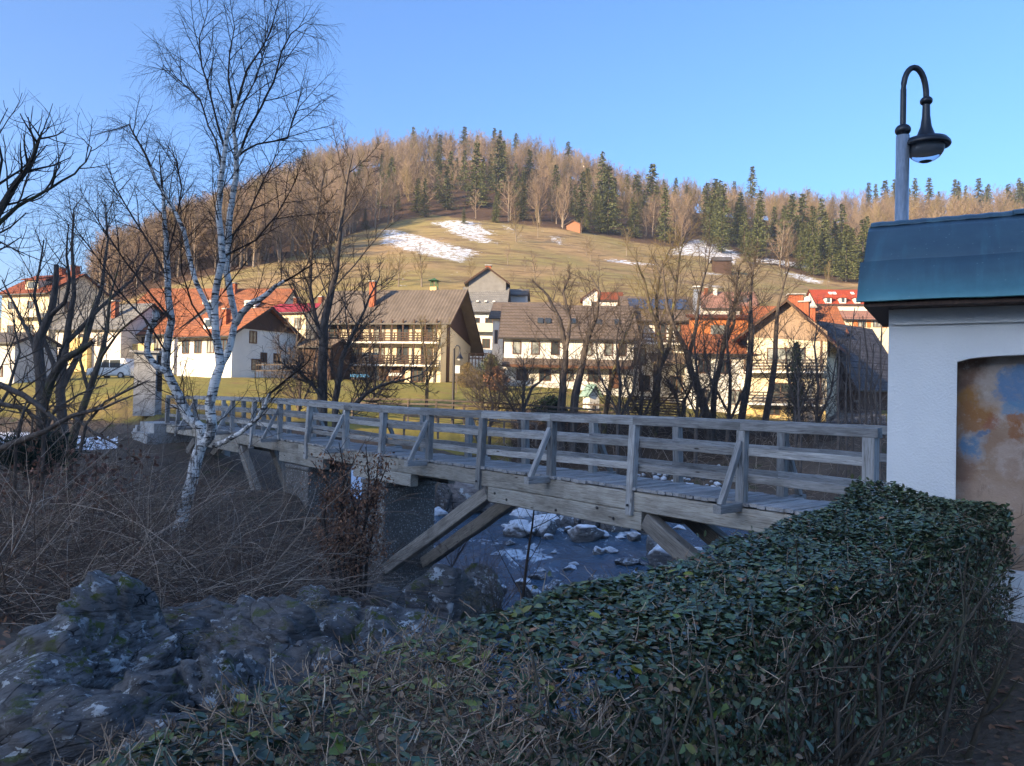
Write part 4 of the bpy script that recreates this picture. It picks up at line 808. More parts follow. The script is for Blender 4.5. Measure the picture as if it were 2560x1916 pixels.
h, D = house('balcony_house', 'tall white house with pale grey tiled roof and white balconies behind the barn house', (0, 0), 1150, 92, 781, -4, 5.0, 8, 3.6, 'w_white', 'r_grey', .4, .5)
balcony(h, D, 'F', 1.0, 4.2, D[2] - 2.6, 1.0, solid=True, m='w_cream'); wins(h, D, 'F', (1.3, 2.9), D[2] - 2.2, .8, 1.1, 'dark'); wins(h, D, 'F', (2.6,), D[2] - 4.6, .8, 1.0, 'dark')
mb = MB(); [mb.box(.6 + i, .9, D[2] + 1.0, .9 + i, 1.2, D[2] + 1.15) for i in range(4)]; mb.build('snow_guard', M['wframe'], h)
h, D = house('grey_gabled_house', 'house with dark grey gable roof and brick chimney rising behind the white balconies', (0, 0), 1176, 104, 732, -90, 9, 4.6, 2.0, 'slategrey', 'r_grey', .4, .5); chimney(h, 7.0, 2.3, D[3] - .1, .7, .6)
h, D = house('low_grey_house', 'low house with grey tiled roof and slim brick chimney right of the grey gable', (0, 0), 1240, 100, 738, -4, 3.6, 6, 1.2, 'w_grey', 'r_grey', .3, .3); chimney(h, .6, 1.2, D[2] + .5, .38, 1.3)
h, D = house('small_gabled_house', 'small far white house with a steep gable and red roof above the white house', (1, .5), 1482, 112, 748, -95, 6, 3.4, 1.5, 'w_white', 'r_red', .3, .3); wins(h, D, 'R', (1.3,), 1.0, .7, .9, 'dark')
h, D = house('red_hip_house', 'small far house with dark red roof beside the small white gable', (0, 0), 1493, 108, 752, -6, 3.2, 6, 1.6, 'w_pale', 'r_rust', .2, .3)
h, D = house('solar_house', 'white house with blue solar panels on its roof and a tall steel chimney', (0, 0), 1566, 72, 803, -3, 6.2, 9, 2.9, 'w_white', 'r_brown', .5, .6); L, W, hw, zr, yr, s1, s2, ro = D
solar = simple('solar panel', (.035, .05, .085), (.055, .075, .12), 2, .2, 0, spec=.7)
for i in range(4):
    x = .3 + i * 1.45; y0, y1 = 1.5, 3.6; z0_, z1_ = hw + y0 * s1 + .12, hw + y1 * s1 + .12
    mb = MB(); mb.poly([(x, y0, z0_), (x + 1.35, y0, z0_), (x + 1.35, y1, z1_), (x, y1, z1_), (x, y0 - .03, z0_ + .07), (x + 1.35, y0 - .03, z0_ + .07), (x + 1.35, y1 - .03, z1_ + .07), (x, y1 - .03, z1_ + .07)], [(0, 3, 2, 1), (4, 5, 6, 7), (0, 1, 5, 4), (1, 2, 6, 5), (2, 3, 7, 6), (3, 0, 4, 7)]); mb.build('solar_panel', solar, ro)
wins(h, D, 'F', (.5, 2.6, 4.6), hw - 2.0, .9, 1.5, 'dark'); wins(h, D, 'F', (.7, 3.2), hw - 4.4, 1.0, 1.5, 'curtain'); balcony(h, D, 'F', .9, 6.0, hw - 2.4, 1.2, 3, .8)
wins(h, D, 'F', (1.2, 4.2), .5, .9, 1.4, 'dark'); mb = MB(); mb.prism([(-2.3, 3.0), (-2.3, 3.15), (0, 4.1), (0, 3.9)], 2.0, 5.6); mb.build('porch_roof', M['r_brown'], h)
for x in (2.2, 5.3): mb = MB(); mb.box(x, -2.1, -.6, x + .18, -1.92, 3.05); mb.build('porch_post', M['darkwood'], h)
c = chimney(h, 6.5, .8, hw - 1.5, .6, 4.3, 'galv', False); mb = MB(); mb.box(6.05, .35, hw + 3.0, 6.95, 1.25, hw + 3.12); mb.build('chimney_cap', M['wframe'], c)
h, D = house('orange_house', 'house with low orange tiled roof and orange wall left of the boarded gable house', (0, 0), 1722, 66, 886, -8, 7.0, 8, 2.9, 'w_white', 'r_orange', .5, .7); L, W, hw, zr, yr, s1, s2, ro = D
wins(h, D, 'F', (.8, 2.6, 4.6), hw - 2.0, .8, 1.1, 'dark'); wins(h, D, 'F', (1.0, 3.4), .5, .9, 1.1, 'curtain')
mb = MB(); mb.box(0.3, 2.4, hw + .9, 5.2, 4.4, hw + 3.0); mb.build('dormer_wall', M['w_orange'], h); mb = MB(); mb.box(2.0, 2.33, hw + 1.5, 3.6, 2.39, hw + 2.3); mb.build('dormer_window', M['curtain'], h); mb = MB(); mb.prism([(2.0, hw + 2.9), (2.0, hw + 3.05), (4.6, hw + 3.5), (4.6, hw + 3.3)], .0, 5.5); mb.build('dormer_roof', M['r_rust'], h)
# gable-front house on the right
h, D = house('boarded_gable_house', 'cream three-storey house with boarded gable, balconies and yellow ground floor, right of the trees', (1, 1), 2066, 62, 850, -118, 9, 6.3, 3.3, 'w_cream', 'r_rust', .9, 1.0, .52, .5); L, W, hw, zr, yr, s1, s2, ro = D
mb = MB(); mb.poly([(L + .03, -.0, hw - .4), (L + .03, W, hw - .9), (L + .03, W, hw - .1), (L + .03, yr, zr - .2), (L + .03, 0, hw - .1), (L + .09, -.0, hw - .4), (L + .09, W, hw - .9), (L + .09, W, hw - .1), (L + .09, yr, zr - .2), (L + .09, 0, hw - .1)], [(0, 1, 2, 3, 4), (9, 8, 7, 6, 5), (0, 5, 6, 1), (1, 6, 7, 2), (2, 7, 8, 3), (3, 8, 9, 4), (4, 9, 5, 0)]); mb.build('gable_boarding', simple('weathered gable boards', (.25, .17, .115), (.32, .23, .16), 5, .8, .3, (9, 9, .5)), h)
zA, zBk = hw - 3.35, hw - 6.0
for z in (zA, zBk):
    balcony(h, D, 'R', .1, W - .1, z, 1.25, 4, .85, 'fencewood', 'w_white', every=1.5)
wins(h, D, 'R', (1.7,), zA + .75, 2.9, 1.15, 'curtain', 'frame', 3); wins(h, D, 'R', (1.9,), zBk + .3, 2.6, 1.35, 'dark', 'frame', 2)
mb = MB(); mb.box(L + .01, .02, -.9, L + .05, W - .02, zBk - .4); mb.build('ground_floor_front', M['w_yellow'], h)
mb = MB(); mb.box(L + .04, 3.9, -.6, L + .10, 5.5, 1.75)
for i in range(9): mb.box(L + .10, 3.9, -.55 + i * .25, L + .13, 5.5, -.37 + i * .25)
mb.build('garage_shutter', simple('garage shutter', (.30, .25, .21), (.36, .3, .25)), h); window(h, 'R', L + .05, W, 1.9, .4, .8, 1.0, 'dark')
mb = MB(); mb.box(L + .06, W - .5, -.8, L + .14, W - .38, hw - .8); mb.build('drainpipe', M['frame'], h)
window(h, 'B', L, W, .9, hw - 2.0, .7, 1.1, 'dark'); chimney(h, 3.0, yr + .5, zr - .6, .8, 1.1, 'brick')
h, D = house('tiled_house', 'house with broad orange tiled roof, big brick chimney and satellite dish behind the boarded gable', (1, 0), 2106, 74, 838, -10, 8.6, 9, 3.3, 'w_cream', 'r_orange', .4, .6); L, W, hw, zr, yr, s1, s2, ro = D
c = chimney(h, 4.6, 2.6, hw + 2.6 * s1, 1.3, 2.1); chimney(h, 5.8, 1.6, hw + 1.2 * s1, .9, 1.6); window(h, 'F', L, W, L - .75, hw - 2.2, .6, 1.2, 'curtain')
mb = MB(); mb.lathe([(.02, 0), (.2, .03), (.38, .12), (.44, .2), (.42, .2), (.2, .06), (0, .04)], k=20); dd = mb.build('satellite_dish', M['wframe'], h, smooth=True); dd.location = (5.6, 2.0, hw + 3.1); dd.rotation_euler = (R(-80), R(25), 0); dd.scale = (1, 1.25, 1)
tag(dd, None, None) if 0 else None
h, D = house('slate_barn', 'dark slate-roofed barn with brown timber gable just left of the shrine wall', (0, 0), 2142, 69, 976, 40, 9.5, 7, 6.4, 'darkwood', 'r_dark', .8, .5, .5, courses=22); mb = MB(); mb.box(-.6, -.25, D[2] * .35, .1, .0, D[2] * .35 + .2); mb.build('beam', M['strutwood'], h)
h, D = house('dormer_building', 'far long building with bright red roof, skylights and small white dormers', (0, 0), 2040, 128, 762, -8, 16, 10, 3.2, 'w_pale', 'r_red', .3, .5, courses=8); L, W, hw, zr, yr, s1, s2, ro = D
for i in range(4):
    x = 1.2 + i * 2.3; mb = MB(); mb.box(x, -.2, hw - .1, x + 1.0, 1.6, hw + .9); dm = mb.build('dormer', M['w_white'], h); mb = MB(); mb.prism([(x - .2, hw + .85), (x + .5, hw + 1.5), (x + 1.2, hw + .85)], -.45, 2.2, 1); mb.build('dormer_roof', M['r_red'], dm); mb = MB(); mb.box(x + .25, -.24, hw + .1, x + .75, -.2, hw + .75); mb.build('dormer_window', M['glass'], dm)
for x in (2.6, 3.3, 6.2, 9.8):
    mb = MB(); mb.poly([(x, 3, hw + 3 * s1 + .1), (x + .55, 3, hw + 3 * s1 + .1), (x + .55, 3.7, hw + 3.7 * s1 + .1), (x, 3.7, hw + 3.7 * s1 + .1), (x, 3, hw + 3 * s1 + .2), (x + .55, 3, hw + 3 * s1 + .2), (x + .55, 3.7, hw + 3.7 * s1 + .2), (x, 3.7, hw + 3.7 * s1 + .2)], [(0, 3, 2, 1), (4, 5, 6, 7), (0, 1, 5, 4), (1, 2, 6, 5), (2, 3, 7, 6), (3, 0, 4, 7)]); mb.build('skylight', M['wframe'], ro)
h, D = house('shuttered_house', 'house with faded red roof and a row of orange-shuttered windows under the shrine eave', (0, 0), 2112, 96, 800, -6, 9, 8, 1.6, 'w_cream', 'r_pink', .3, .5)
wins(h, D, 'F', (1.5, 3.3, 5.2), D[2] - 1.0, .8, .7, 'curtain', 'frame')
for u in (.9, 2.5, 4.4): mb = MB(); mb.box(u, -.06, D[2] - 1.1, u + .5, .02, D[2] - .2); mb.build('shutter', M['w_orange'], h)
h, D = house('pink_roof_house', 'far house with faded pink tiled roof and two small chimneys, right of steel chimney', (0, 0), 1755, 108, 772, -6, 7.5, 9, 3.0, 'w_pale', 'r_pink', .3, .5); chimney(h, .8, 3.5, D[3] - .5, .5, .9); chimney(h, 2.1, 3.5, D[3] - .5, .5, .8, 'w_white'); mb = MB(); mb.box(4.6, 1.2, D[2] + .6, 6.2, 3.2, D[2] + 1.7); mb.build('dormer', M['r_dark'], h)
# left side of the village
h, D = house('tall_villa', 'tall cream villa with brown-red hipped roof, dormer and two brick chimneys at the far left', (1, 0), 116, 95, 735, -20, 8.2, 9.5, 3.2, 'w_cream', 'r_rust', .4, .7); L, W, hw, zr, yr, s1, s2, ro = D
wins(h, D, 'F', (1.2, 4.6), hw - 2.6, 1.0, 1.3, 'dark'); wins(h, D, 'F', (1.2, 4.6), hw - 5.6, 1.0, 1.3, 'dark'); balcony(h, D, 'F', 2.8, 7.6, hw - 3.2, 1.2, solid=True, m='w_cream'); balcony(h, D, 'F', 2.8, 7.6, hw - 6.2, 1.2, solid=True, m='w_cream'); wins(h, D, 'R', (2.2, 5.8), hw - 2.4, .9, 1.3, 'dark'); wins(h, D, 'R', (2.2, 5.8), hw - 5.4, .9, 1.3, 'curtain')
mb = MB(); mb.box(3.4, .5, hw + .2, 5.6, 3.0, hw + 1.5); dm = mb.build('dormer', M['w_cream'], h); mb = MB(); mb.prism([(.1, hw + 1.45), (.1, hw + 1.6), (3.6, hw + 2.6), (3.6, hw + 2.4)], 3.1, 5.9); mb.build('dormer_roof', M['r_rust'], dm); mb = MB(); mb.box(3.9, .44, hw + .45, 5.1, .5, hw + 1.25); mb.build('dormer_window', M['glass'], dm)
chimney(h, 4.4, yr, zr - .2, .8, 1.0); chimney(h, 6.8, yr, zr - .2, .8, 1.2)
h, D = house('shingled_house', 'low house with long dark grey shingle roof in front of the tall villa', (0, 0), 135, 82, 826, -18, 8.8, 8, 3.2, 'w_pale', 'r_grey', .4, .5); chimney(h, 6.3, 1.6, D[2] + 1.2, .55, 1.6); wins(h, D, 'F', (1.2, 3.4, 5.8), D[2] - 2.0, .9, 1.2, 'dark'); wins(h, D, 'R', (2, 5), 1.2, .9, 1.2, 'dark'); mb = MB(); mb.box(2.6, -.6, 0, 5, .0, D[2] - 1.2); mb.build('porch', M['w_yellow'], h)
h, D = house('long_roof_house', 'long house with bright orange tiled roof behind the other orange roofs on the left', (0, 0), 318, 98, 790, -8, 19.5, 10, 4.2, 'w_cream', 'r_orange', .4, .6); chimney(h, 12, 4, D[3] - .4, .6, .9); wins(h, D, 'F', (2, 5, 9, 13), D[2] - 1.9, 1, 1.2, 'dark')
for x in (9.6, 15.2): mb = MB(); mb.box(x, .6, D[2] + .5, x + 1.5, 2.6, D[2] + 1.7); dm = mb.build('dormer', M['w_white'], h); mb = MB(); mb.box(x + .3, .54, D[2] + .75, x + 1.2, .6, D[2] + 1.4); mb.build('dormer_window', M['glass'], dm)
h, D = house('yellow_balcony_house', 'house with orange roof and yellow balcony front, left of the birch trunks', (1, 0), 432, 80, 838, -24, 8.0, 8.5, 3.7, 'w_white', 'r_orange', .5, .8); L, W, hw, zr, yr, s1, s2, ro = D
balcony(h, D, 'F', .3, 6.5, hw - 2.4, 1.2, solid=True, m='w_yellow'); wins(h, D, 'F', (1, 3.2, 5.2), hw - 2.1, .9, 1.3, 'dark'); wins(h, D, 'F', (1, 3.6, 5.6), .7, .9, 1.1, 'dark'); wins(h, D, 'R', (3, 5.2), hw - 1.7, .8, 1.1, 'dark')
h, D = house('orange_gable_house', 'orange-roofed house with pale shaded gable wall, just right of the birch trunks', (1, 0), 577, 68, 842, -32, 7.8, 7.6, 3.0, 'w_white', 'r_orange', .7, .8); L, W, hw, zr, yr, s1, s2, ro = D
mb = MB(); mb.poly([(L + .03, .6, hw + .3), (L + .03, W - .6, hw + .3), (L + .03, yr, zr - .2), (L + .1, .6, hw + .3), (L + .1, W - .6, hw + .3), (L + .1, yr, zr - .2)], [(0, 1, 2), (5, 4, 3), (0, 3, 4, 1), (1, 4, 5, 2), (2, 5, 3, 0)]); mb.build('gable_boarding', M['darkwood'], h)
wins(h, D, 'R', (1.9, ), hw - .9, .7, 1.0, 'dark'); wins(h, D, 'R', (3.2, 4.7), hw - 2.6, .6, .8, 'dark'); wins(h, D, 'R', (2.2,), .8, .9, .9, 'dark'); wins(h, D, 'F', (.8, 2.6, 4.4, 6.2), hw - 1.9, .9, 1.1, 'dark'); chimney(h, 5.4, 1.2, hw + .6, .5, 1.5)
mb = MB(); mb.box(3.2, .4, hw + .3, 5, 2.4, hw + 1.3); dm = mb.build('dormer', M['w_white'], h); mb = MB(); mb.box(3.5, .34, hw + .5, 4.7, .4, hw + 1.15); mb.build('dormer_window', M['glass'], dm)
h, D = house('crimson_roof_house', 'cream house with crimson roof and brick chimneys between the orange gable and the dark alder', (1, 0), 760, 88, 782, -22, 6.5, 8, 1.6, 'w_cream', 'r_magenta', .4, .5); chimney(h, 2.0, 4, D[3] - .3, .5, 1.0); chimney(h, 5.6, 4, D[3] - .3, .5, 1.0); wins(h, D, 'F', (1.2, 3.2, 5), D[2] - 2, .8, 1.2, 'dark')
h, D = house('timber_shed', 'dark brown timber shed between the pale gable wall and the barn house', (0, 0), 742, 72, 868, -14, 3.4, 4, .9, 'darkwood', 'r_brown', .2, .3, cat='shed')
h, D = house('small_hut', 'small hut with dark pitched roof at the left edge of the village', (1, 0), 34, 60, 858, -15, 3.5, 4, 1.0, 'w_grey', 'r_dark', .3, .4, cat='hut'); wins(h, D, 'F', (1.6,), .6, .7, .7, 'curtain')
M['hutwood'] = simple('hut boards', (.26, .11, .055), (.32, .15, .08), 4, .8, .2, (6, 6, 1)); dh = find_d(1420, 578, 180)
h, D = house('hill_hut', 'small orange-brown wooden hut at the edge of the wood on the hillside', (1, .5), 1425, dh, 562, -105, 5.2, 4.2, 1.4, 'hutwood', 'r_grey', .5, .5, cat='hut')
h, D = house('meadow_hut', 'small dark hut below the shaded snow patch on the right slope', (0, 0), 1780, 190, 652, -6, 4.2, 4, 1.3, 'darkwood', 'r_dark', .3, .3, cat='hut')
# ------------------------------------------------------------------ small things of the far bank
# concrete pillar shrine at the far bridge end
d_ = 38.5; g = P(327, 990, d_); pl = thing('pillar_shrine', 'square grey pillar shrine with dark lattice window at the far bridge end', 'shrine', (g[0] + .12, d_, g[2] - 1.0), R(8))
ht = P(350, 882, d_)[2] - g[2] + 1.0; mb = MB(); mb.box(0, 0, 0, 1.05, 1.05, ht); mb.build('pillar', M['concrete'], pl); mb = MB(); mb.box(-.18, -.18, ht + .002, 1.23, 1.23, ht + .11); mb.build('slab_roof', M['concrete'], pl)
mb = MB(); mb.box(1.052, .22, 1.25, 1.07, .86, ht - .12); mb.build('niche_panel', M['glass'], pl)
for i in range(5): mb = MB(); mb.box(1.07, .22 + i * .15, 1.25, 1.10, .25 + i * .15, ht - .12); mb.build('lattice_bar', M['iron'], pl)
for i in range(12): mb = MB(); mb.box(1.101, .22, 1.3 + i * .15, 1.115, .86, 1.33 + i * .15); mb.build('lattice_bar', M['iron'], pl)
# lamp on the far bank
d_ = 49; g = gp(1133, d_); l2 = thing('street_lamp', 'slim dark gooseneck street lamp on a stone base, before the barn house', 'street lamp', (g.x, g.y, g.z))
H2 = P(1138, 872, d_)[2] - g.z; mb = MB(); mb.lathe([(.10, 0), (.085, H2 * .6), (.075, H2)], k=12); mb.build('pole', M['iron'], l2, smooth=True); mb = MB(); mb.box(-.5, -.5, -2.2, .5, .5, -.4); mb.build('stone_base', M['concrete'], l2)
zt = P(1145, 864, d_)[2] - g.z; x1 = .33; arc = [(0, 0, H2 - .05, .035), (0, 0, zt - .2, .035)] + [(x1 / 2 - x1 / 2 * math.cos(a) + .04, 0, zt - .25 + .25 * math.sin(a), .035) for a in np.linspace(.1, 3.14, 9)] + [(x1 + .04, 0, zt - .45, .035)]
v, q = tubes([arc], 8); add('gooseneck_arm', mesh_np('arm', v, q, smooth=True), M['black'], l2); mb = MB(); mb.lathe([(.04, zt - .40), (.06, zt - .55), (.12, zt - .68), (.22, zt - .80), (.24, zt - .84), (.18, zt - .84)], x1 + .04, 0, 16); mb.build('lamp_shade', M['black'], l2, smooth=True); mb = MB(); mb.lathe([(.17, zt - .84), (.12, zt - .95), (0, zt - .99)], x1 + .04, 0, 14); mb.build('glass_bowl', M['wframe'], l2, smooth=True)
# little white wayside shrine by the picket fence
d_ = 55; g = gp(1478, d_); ws = thing('small_wayside_shrine', 'tiny white wayside shrine with pale green gabled roof on the far bank meadow', 'shrine', (g.x, d_, P(1478, 1032, d_)[2] - .3), R(28))
mb = MB(); mb.box(-.42, -.42, -.6, .42, .42, 1.55); mb.build('body', M['w_white'], ws); mb = MB()
for sg in (1, -1): mb.poly([(-.62 * sg, -.6, 1.50), (0, -.6, 2.35), (0, .6, 2.35), (-.62 * sg, .6, 1.50), (-.62 * sg, -.6, 1.44), (0, -.6, 2.27), (0, .6, 2.27), (-.62 * sg, .6, 1.44)], [(0, 1, 2, 3), (4, 7, 6, 5), (0, 4, 5, 1), (3, 2, 6, 7), (0, 3, 7, 4)])
mb.build('roof', simple('pale patina', (.20, .32, .26), (.28, .40, .33)), ws); mb = MB(); mb.prism([(-.42, 1.5), (0, 2.2), (.42, 1.5)], -.4, .4, 1); mb.build('gable', M['w_white'], ws)
mb = MB(); mb.prism([(-.17, .1), (.17, .1), (.17, .75), (.1, .92), (0, 1.0), (-.1, .92), (-.17, .75)], -.43, -.40, 1); mb.build('niche', M['glass'], ws)
# fences
def rail_fence(name, label, pts, hts, step, m, picket=False, group=None, ph=1.0):
    f = thing(name, label, 'fence', tuple(pts[0]), 0, group); o = Vector(pts[0])
    for a, b in zip(pts[:-1], pts[1:]):
        a, b = Vector(a) - o, Vector(b) - o; n = max(1, int((b - a).length / step))
        for i in range(n + 1):
            p = a.lerp(b, i / n); board('post' if not picket else 'picket', p - ZV * .25, p + ZV * (ph + rng.uniform(-.03, .03)), .11 if not picket else .06, .11 if not picket else .025, M[m], f, up=(b - a), seed=i % 5)
        for h in hts: board('rail', a + ZV * h, b + ZV * h, .06, .11, M[m], f, nseg=3, jit=.01, seed=int(h * 10))
    return f
FP = lambda L, d0, d1: [P(a, b, d0 + (d1 - d0) * i / max(1, len(L) - 1)) for i, (a, b) in enumerate(L)]
rail_fence('riverside_railing', 'upper dark timber railing along the far riverside path behind the bridge', FP([(880, 1042), (1090, 1046), (1300, 1058), (1500, 1072)], 47, 46), (.45, .85, 1.1), 1.5, 'fencewood')
rail_fence('riverside_railing', 'lower timber railing beside the stone lamp base, seen through the bridge rails', FP([(1010, 1082), (1180, 1092), (1340, 1104)], 44, 43.5), (.5, 1.0), 1.7, 'fencewood')
rail_fence('picket_fence', 'dark picket fence in front of the timber shed and barn house garden', FP([(640, 936), (790, 934)], 66, 66), (.3, .8), .22, 'fencewood', True)
rail_fence('picket_fence', 'short picket fence beside the tiny white wayside shrine', FP([(1440, 1040), (1570, 1044)], 53, 52.5), (.3, .8), .2, 'fencewood', True)
rail_fence('board_fence', 'fence of stacked horizontal boards below the white house with solar panels', FP([(1570, 1046), (1712, 1052)], 51, 51), (.2, .38, .56, .74, .92, 1.1, 1.28, 1.46), 1.6, 'fencewood', ph=1.5)
rail_fence('iron_railing', 'dark railing between the barn house and the narrow white house', FP([(1172, 908), (1222, 908)], 78, 78), (.5, .95), .3, 'darkwood')
# vehicles
def car(name, label, cat, px, d, rz, L, W, H, paint, van=False, z=None):
    g = gp(px, d); c = thing(name, label, cat, (g.x, g.y, g.z if z is None else z), rz); h0 = .28
    if van: pr = [(0, h0), (0, .75), (.08, 1.0), (.55, H * .97), (.75, H), (L * .52, H), (L * .62, H * .96), (L * .78, 1.02), (L * .98, .85), (L, .6), (L, h0)]
    else: pr = [(0, h0), (0, .8), (.35, .88), (.9, H * .97), (1.2, H), (L * .5, H), (L * .62, H * .93), (L * .74, .92), (L * .97, .74), (L, .55), (L, h0)]
    mb = MB(); mb.prism([(a, b) for a, b in pr], -W / 2, W / 2, 1); me = mb.mesh('body'); b = bmesh.new(); b.from_mesh(me)
    bmesh.ops.bevel(b, geom=[e for e in b.edges if abs(e.verts[0].co.y - e.verts[1].co.y) < .01 and abs(abs(e.verts[0].co.y) - W / 2) < .01], offset=.09, segments=2, affect='EDGES'); b.to_mesh(me); b.free(); add('body', me, paint, c)
    for sg in (-1, 1):
        y = sg * (W / 2 + .006)
        for a, b_ in (((.22, .45), (.47, .66)) if van else ((.3, .48), (.5, .64))):
            mb = MB(); x0, x1 = L * a, L * b_; t = .25 if b_ > .6 else 0; mb.prism([(x0, .98), (x1, .98), (x1 - t, H * .90), (x0, H * .92)], y - .008, y + .008, 1); mb.build('side_window', M['glass'], c)
        for x in (L * .2, L * .82):
            w = MB(); w.prism([(x + .31 * math.cos(a), .31 + .31 * math.sin(a)) for a in np.linspace(0, 2 * math.pi, 17)[:-1]], sg * W / 2 - .12, sg * W / 2 + .02, 1); wo_ = w.build('wheel', M['black'], c)
            w = MB(); w.prism([(x + .18 * math.cos(a), .31 + .18 * math.sin(a)) for a in np.linspace(0, 2 * math.pi, 13)[:-1]], sg * (W / 2 + .021), sg * (W / 2 + .035), 1); w.build('rim', M['galv'], wo_)
        mb = MB(); mb.box(L - .05, sg * W * .36 - .18, .62, L + .012, sg * W * .36 + .18, .80); mb.build('headlight', M['wframe'], c)
    mb = MB(); mb.prism([(L * (.64 if van else .63), H * .92), (L * (.775 if van else .735), 1.0 if van else .94), (L * (.785 if van else .745), 1.0 if van else .94), (L * (.65 if van else .64), H * .93)], -W * .42, W * .42, 1); mb.build('windscreen', M['glass'], c)
    mb = MB(); mb.box(L - .02, -W * .46, .30, L + .06, W * .46, .5); mb.build('bumper', M['iron'], c); return c
car('parked_van', 'white small van parked on the meadow road left of the pillar shrine', 'van', 338, 68, R(180 - 8), 4.2, 1.75, 1.82, simple('white car paint', (.72, .72, .7), None, rough=.25, spec=.5), True, P(300, 948, 68)[2])
car('parked_car', 'red car parked between the birch trunks in front of the orange roofs', 'car', 570, 80, R(180 - 5), 4.0, 1.7, 1.42, simple('red car paint', (.42, .03, .025), None, rough=.25, spec=.5), False, P(490, 954, 80)[2])
# garden things in front of the barn house
for nm, lb, ct, px, m, L_, hh in (('garden_bench', 'blue covered bench in front of the barn house', 'bench', 878, simple('blue tarp', (.07, .22, .42)), 1.9, .5), ('garden_table', 'white garden table in front of the barn house door', 'table', 974, M['wframe'], 1.3, .7)):
    g = gp(px, 71); o = thing(nm, lb, ct, (g.x, g.y, g.z + .05), R(-14)); mb = MB(); mb.box(0, -.3, hh, L_, .3, hh + .08); mb.box(0, -.32, hh - .2, L_, -.28, hh); mb.build('top', m, o)
    for x in (.1, L_ - .2):
        for y in (-.22, .14): mb = MB(); mb.box(x, y, -.1, x + .08, y + .08, hh); mb.build('leg', M['fencewood'], o)
g = gp(1140, 58); o = thing('notice_board', 'small white notice board on a post beside the far lamp', 'sign', (g.x, g.y, g.z)); mb = MB(); mb.box(-.25, -.03, 1.5, .25, .03, 2.1); mb.build('panel', M['wframe'], o); mb = MB(); mb.box(-.04, .03, -.2, .04, .1, 2.0); mb.build('post', M['fencewood'], o)
# ------------------------------------------------------------------ trees
def rvec(rg):
    while 1:
        v = Vector((rg.uniform(-1, 1), rg.uniform(-1, 1), rg.uniform(-1, 1)))
        if .05 < v.length < 1: return v.normalized()
def grow(rg, p, d, L, r0, r1, n, wob, trop):
    pts = [(p.x, p.y, p.z, r0)]; d = d.normalized(); p = p.copy()
    for i in range(1, n + 1):
        d = (d + rvec(rg) * wob + Vector((0, 0, trop / n))).normalized(); p = p + d * (L / n); pts.append((p.x, p.y, p.z, r0 + (r1 - r0) * i / n))
    return pts
def along(path, f):
    i = min(int(f * (len(path) - 1)), len(path) - 2); t = f * (len(path) - 1) - i; a, b = path[i], path[i + 1]
    return Vector([a[k] + (b[k] - a[k]) * t for k in range(3)]), Vector([b[k] - a[k] for k in range(3)]).normalized(), a[3] + (b[3] - a[3]) * t
def plen(path): return sum(math.dist(a[:3], b[:3]) for a, b in zip(path[:-1], path[1:]))
def branch(rg, path, lv, specs, out):
    if lv >= len(specs): return
    s = specs[lv]; Lp = plen(path); n = s.get('n') or max(1, int(Lp * s['per'])); az = rg.uniform(0, 6.28)
    for k in range(n):
        f = s['f0'] + (1 - s['f0']) * ((k + rg.random()) / n); p, d, r = along(path, min(f, .999)); az += 2.4 + rg.uniform(-.6, .6)
        u = d.cross(Vector((0, 0, 1))); u = u.normalized() if u.length > .1 else Vector((1, 0, 0)); v = d.cross(u); an = R(s['ang']) * rg.uniform(.7, 1.3)
        dd = d * math.cos(an) + (u * math.cos(az) + v * math.sin(az)) * math.sin(an); L = (s['len'] * rg.uniform(.6, 1.25) * (1.15 - .75 * f)) * (Lp if s.get('rel', True) else 1)
        r0 = min(r * .75, s['r'] * rg.uniform(.7, 1.2)); c = grow(rg, p, dd, L, r0, max(r0 * .35, s['r'] * .22), s['seg'], s['wob'], s['trop']); out[lv].append(c); branch(rg, c, lv + 1, specs, out)
def tree(name, label, seed, trunks, specs, mt, mtw, group=None, cat='tree', nthick=1, base=None, cut=0, wmul=1.0):
    """trunks: list of paths [(x,y,z,r)]"""
    rg = random.Random(seed); out = [[] for _ in specs]; trunks = [[(x, y, z, r * wmul) for x, y, z, r in q] for q in trunks]
    b0_ = trunks[0][0][:3]
    for qi, q in enumerate(trunks if cat == 'tree' else []):
        if base and qi: continue
        x, y, z, r = q[0]
        if y < 1.5 or (qi and math.dist((x, y, z), b0_) > 1.6): continue
        g_ = gz(x, y)
        if .02 < z - g_ < 4: q.insert(0, (x - (q[1][0] - x) * .2, y, g_ - .2, r * 1.08))
    for tr in trunks: branch(rg, tr, 0, specs, out)
    b = Vector(base or trunks[0][0][:3]); sh = lambda L: [[(x - b.x, y - b.y, z - b.z, r) for x, y, z, r in q] for q in L]
    thin = [[p for p in q if p[3] <= cut * 1.25] for q in trunks]; thin = [q for q in thin if len(q) > 1]; trunks = [[p for p in q if p[3] > cut] for q in trunks] if cut else trunks; trunks = [q for q in trunks if len(q) > 1]
    if thin and cut: out[1] += thin
    v, q = tubes(sh(trunks), 10); t = add(name, mesh_np('trunk', v, q, smooth=True), M[mt], None, b); tag(t, label, cat, group)
    parts = [tubes(sh(o), 6 if i == 0 else 3) for i, o in enumerate(out) if o]
    if nthick and parts: v, q = parts[0]; add('limbs', mesh_np('limbs', v, q, smooth=True), M[mt], t); parts = parts[1:]
    if parts: v, q = join_np(parts); add('crown', mesh_np('crown', v, q), M[mtw], t)
    return t, out
def refine(path, n, rg, wob):
    """resample a traced limb with a little irregularity"""
    out = []
    for a, b in zip(path[:-1], path[1:]):
        for i in range(n):
            t = i / n; out.append(tuple(a[k] + (b[k] - a[k]) * t + (rg.uniform(-wob, wob) if k < 3 and i else 0) for k in range(4)))
    out.append(path[-1]); return out
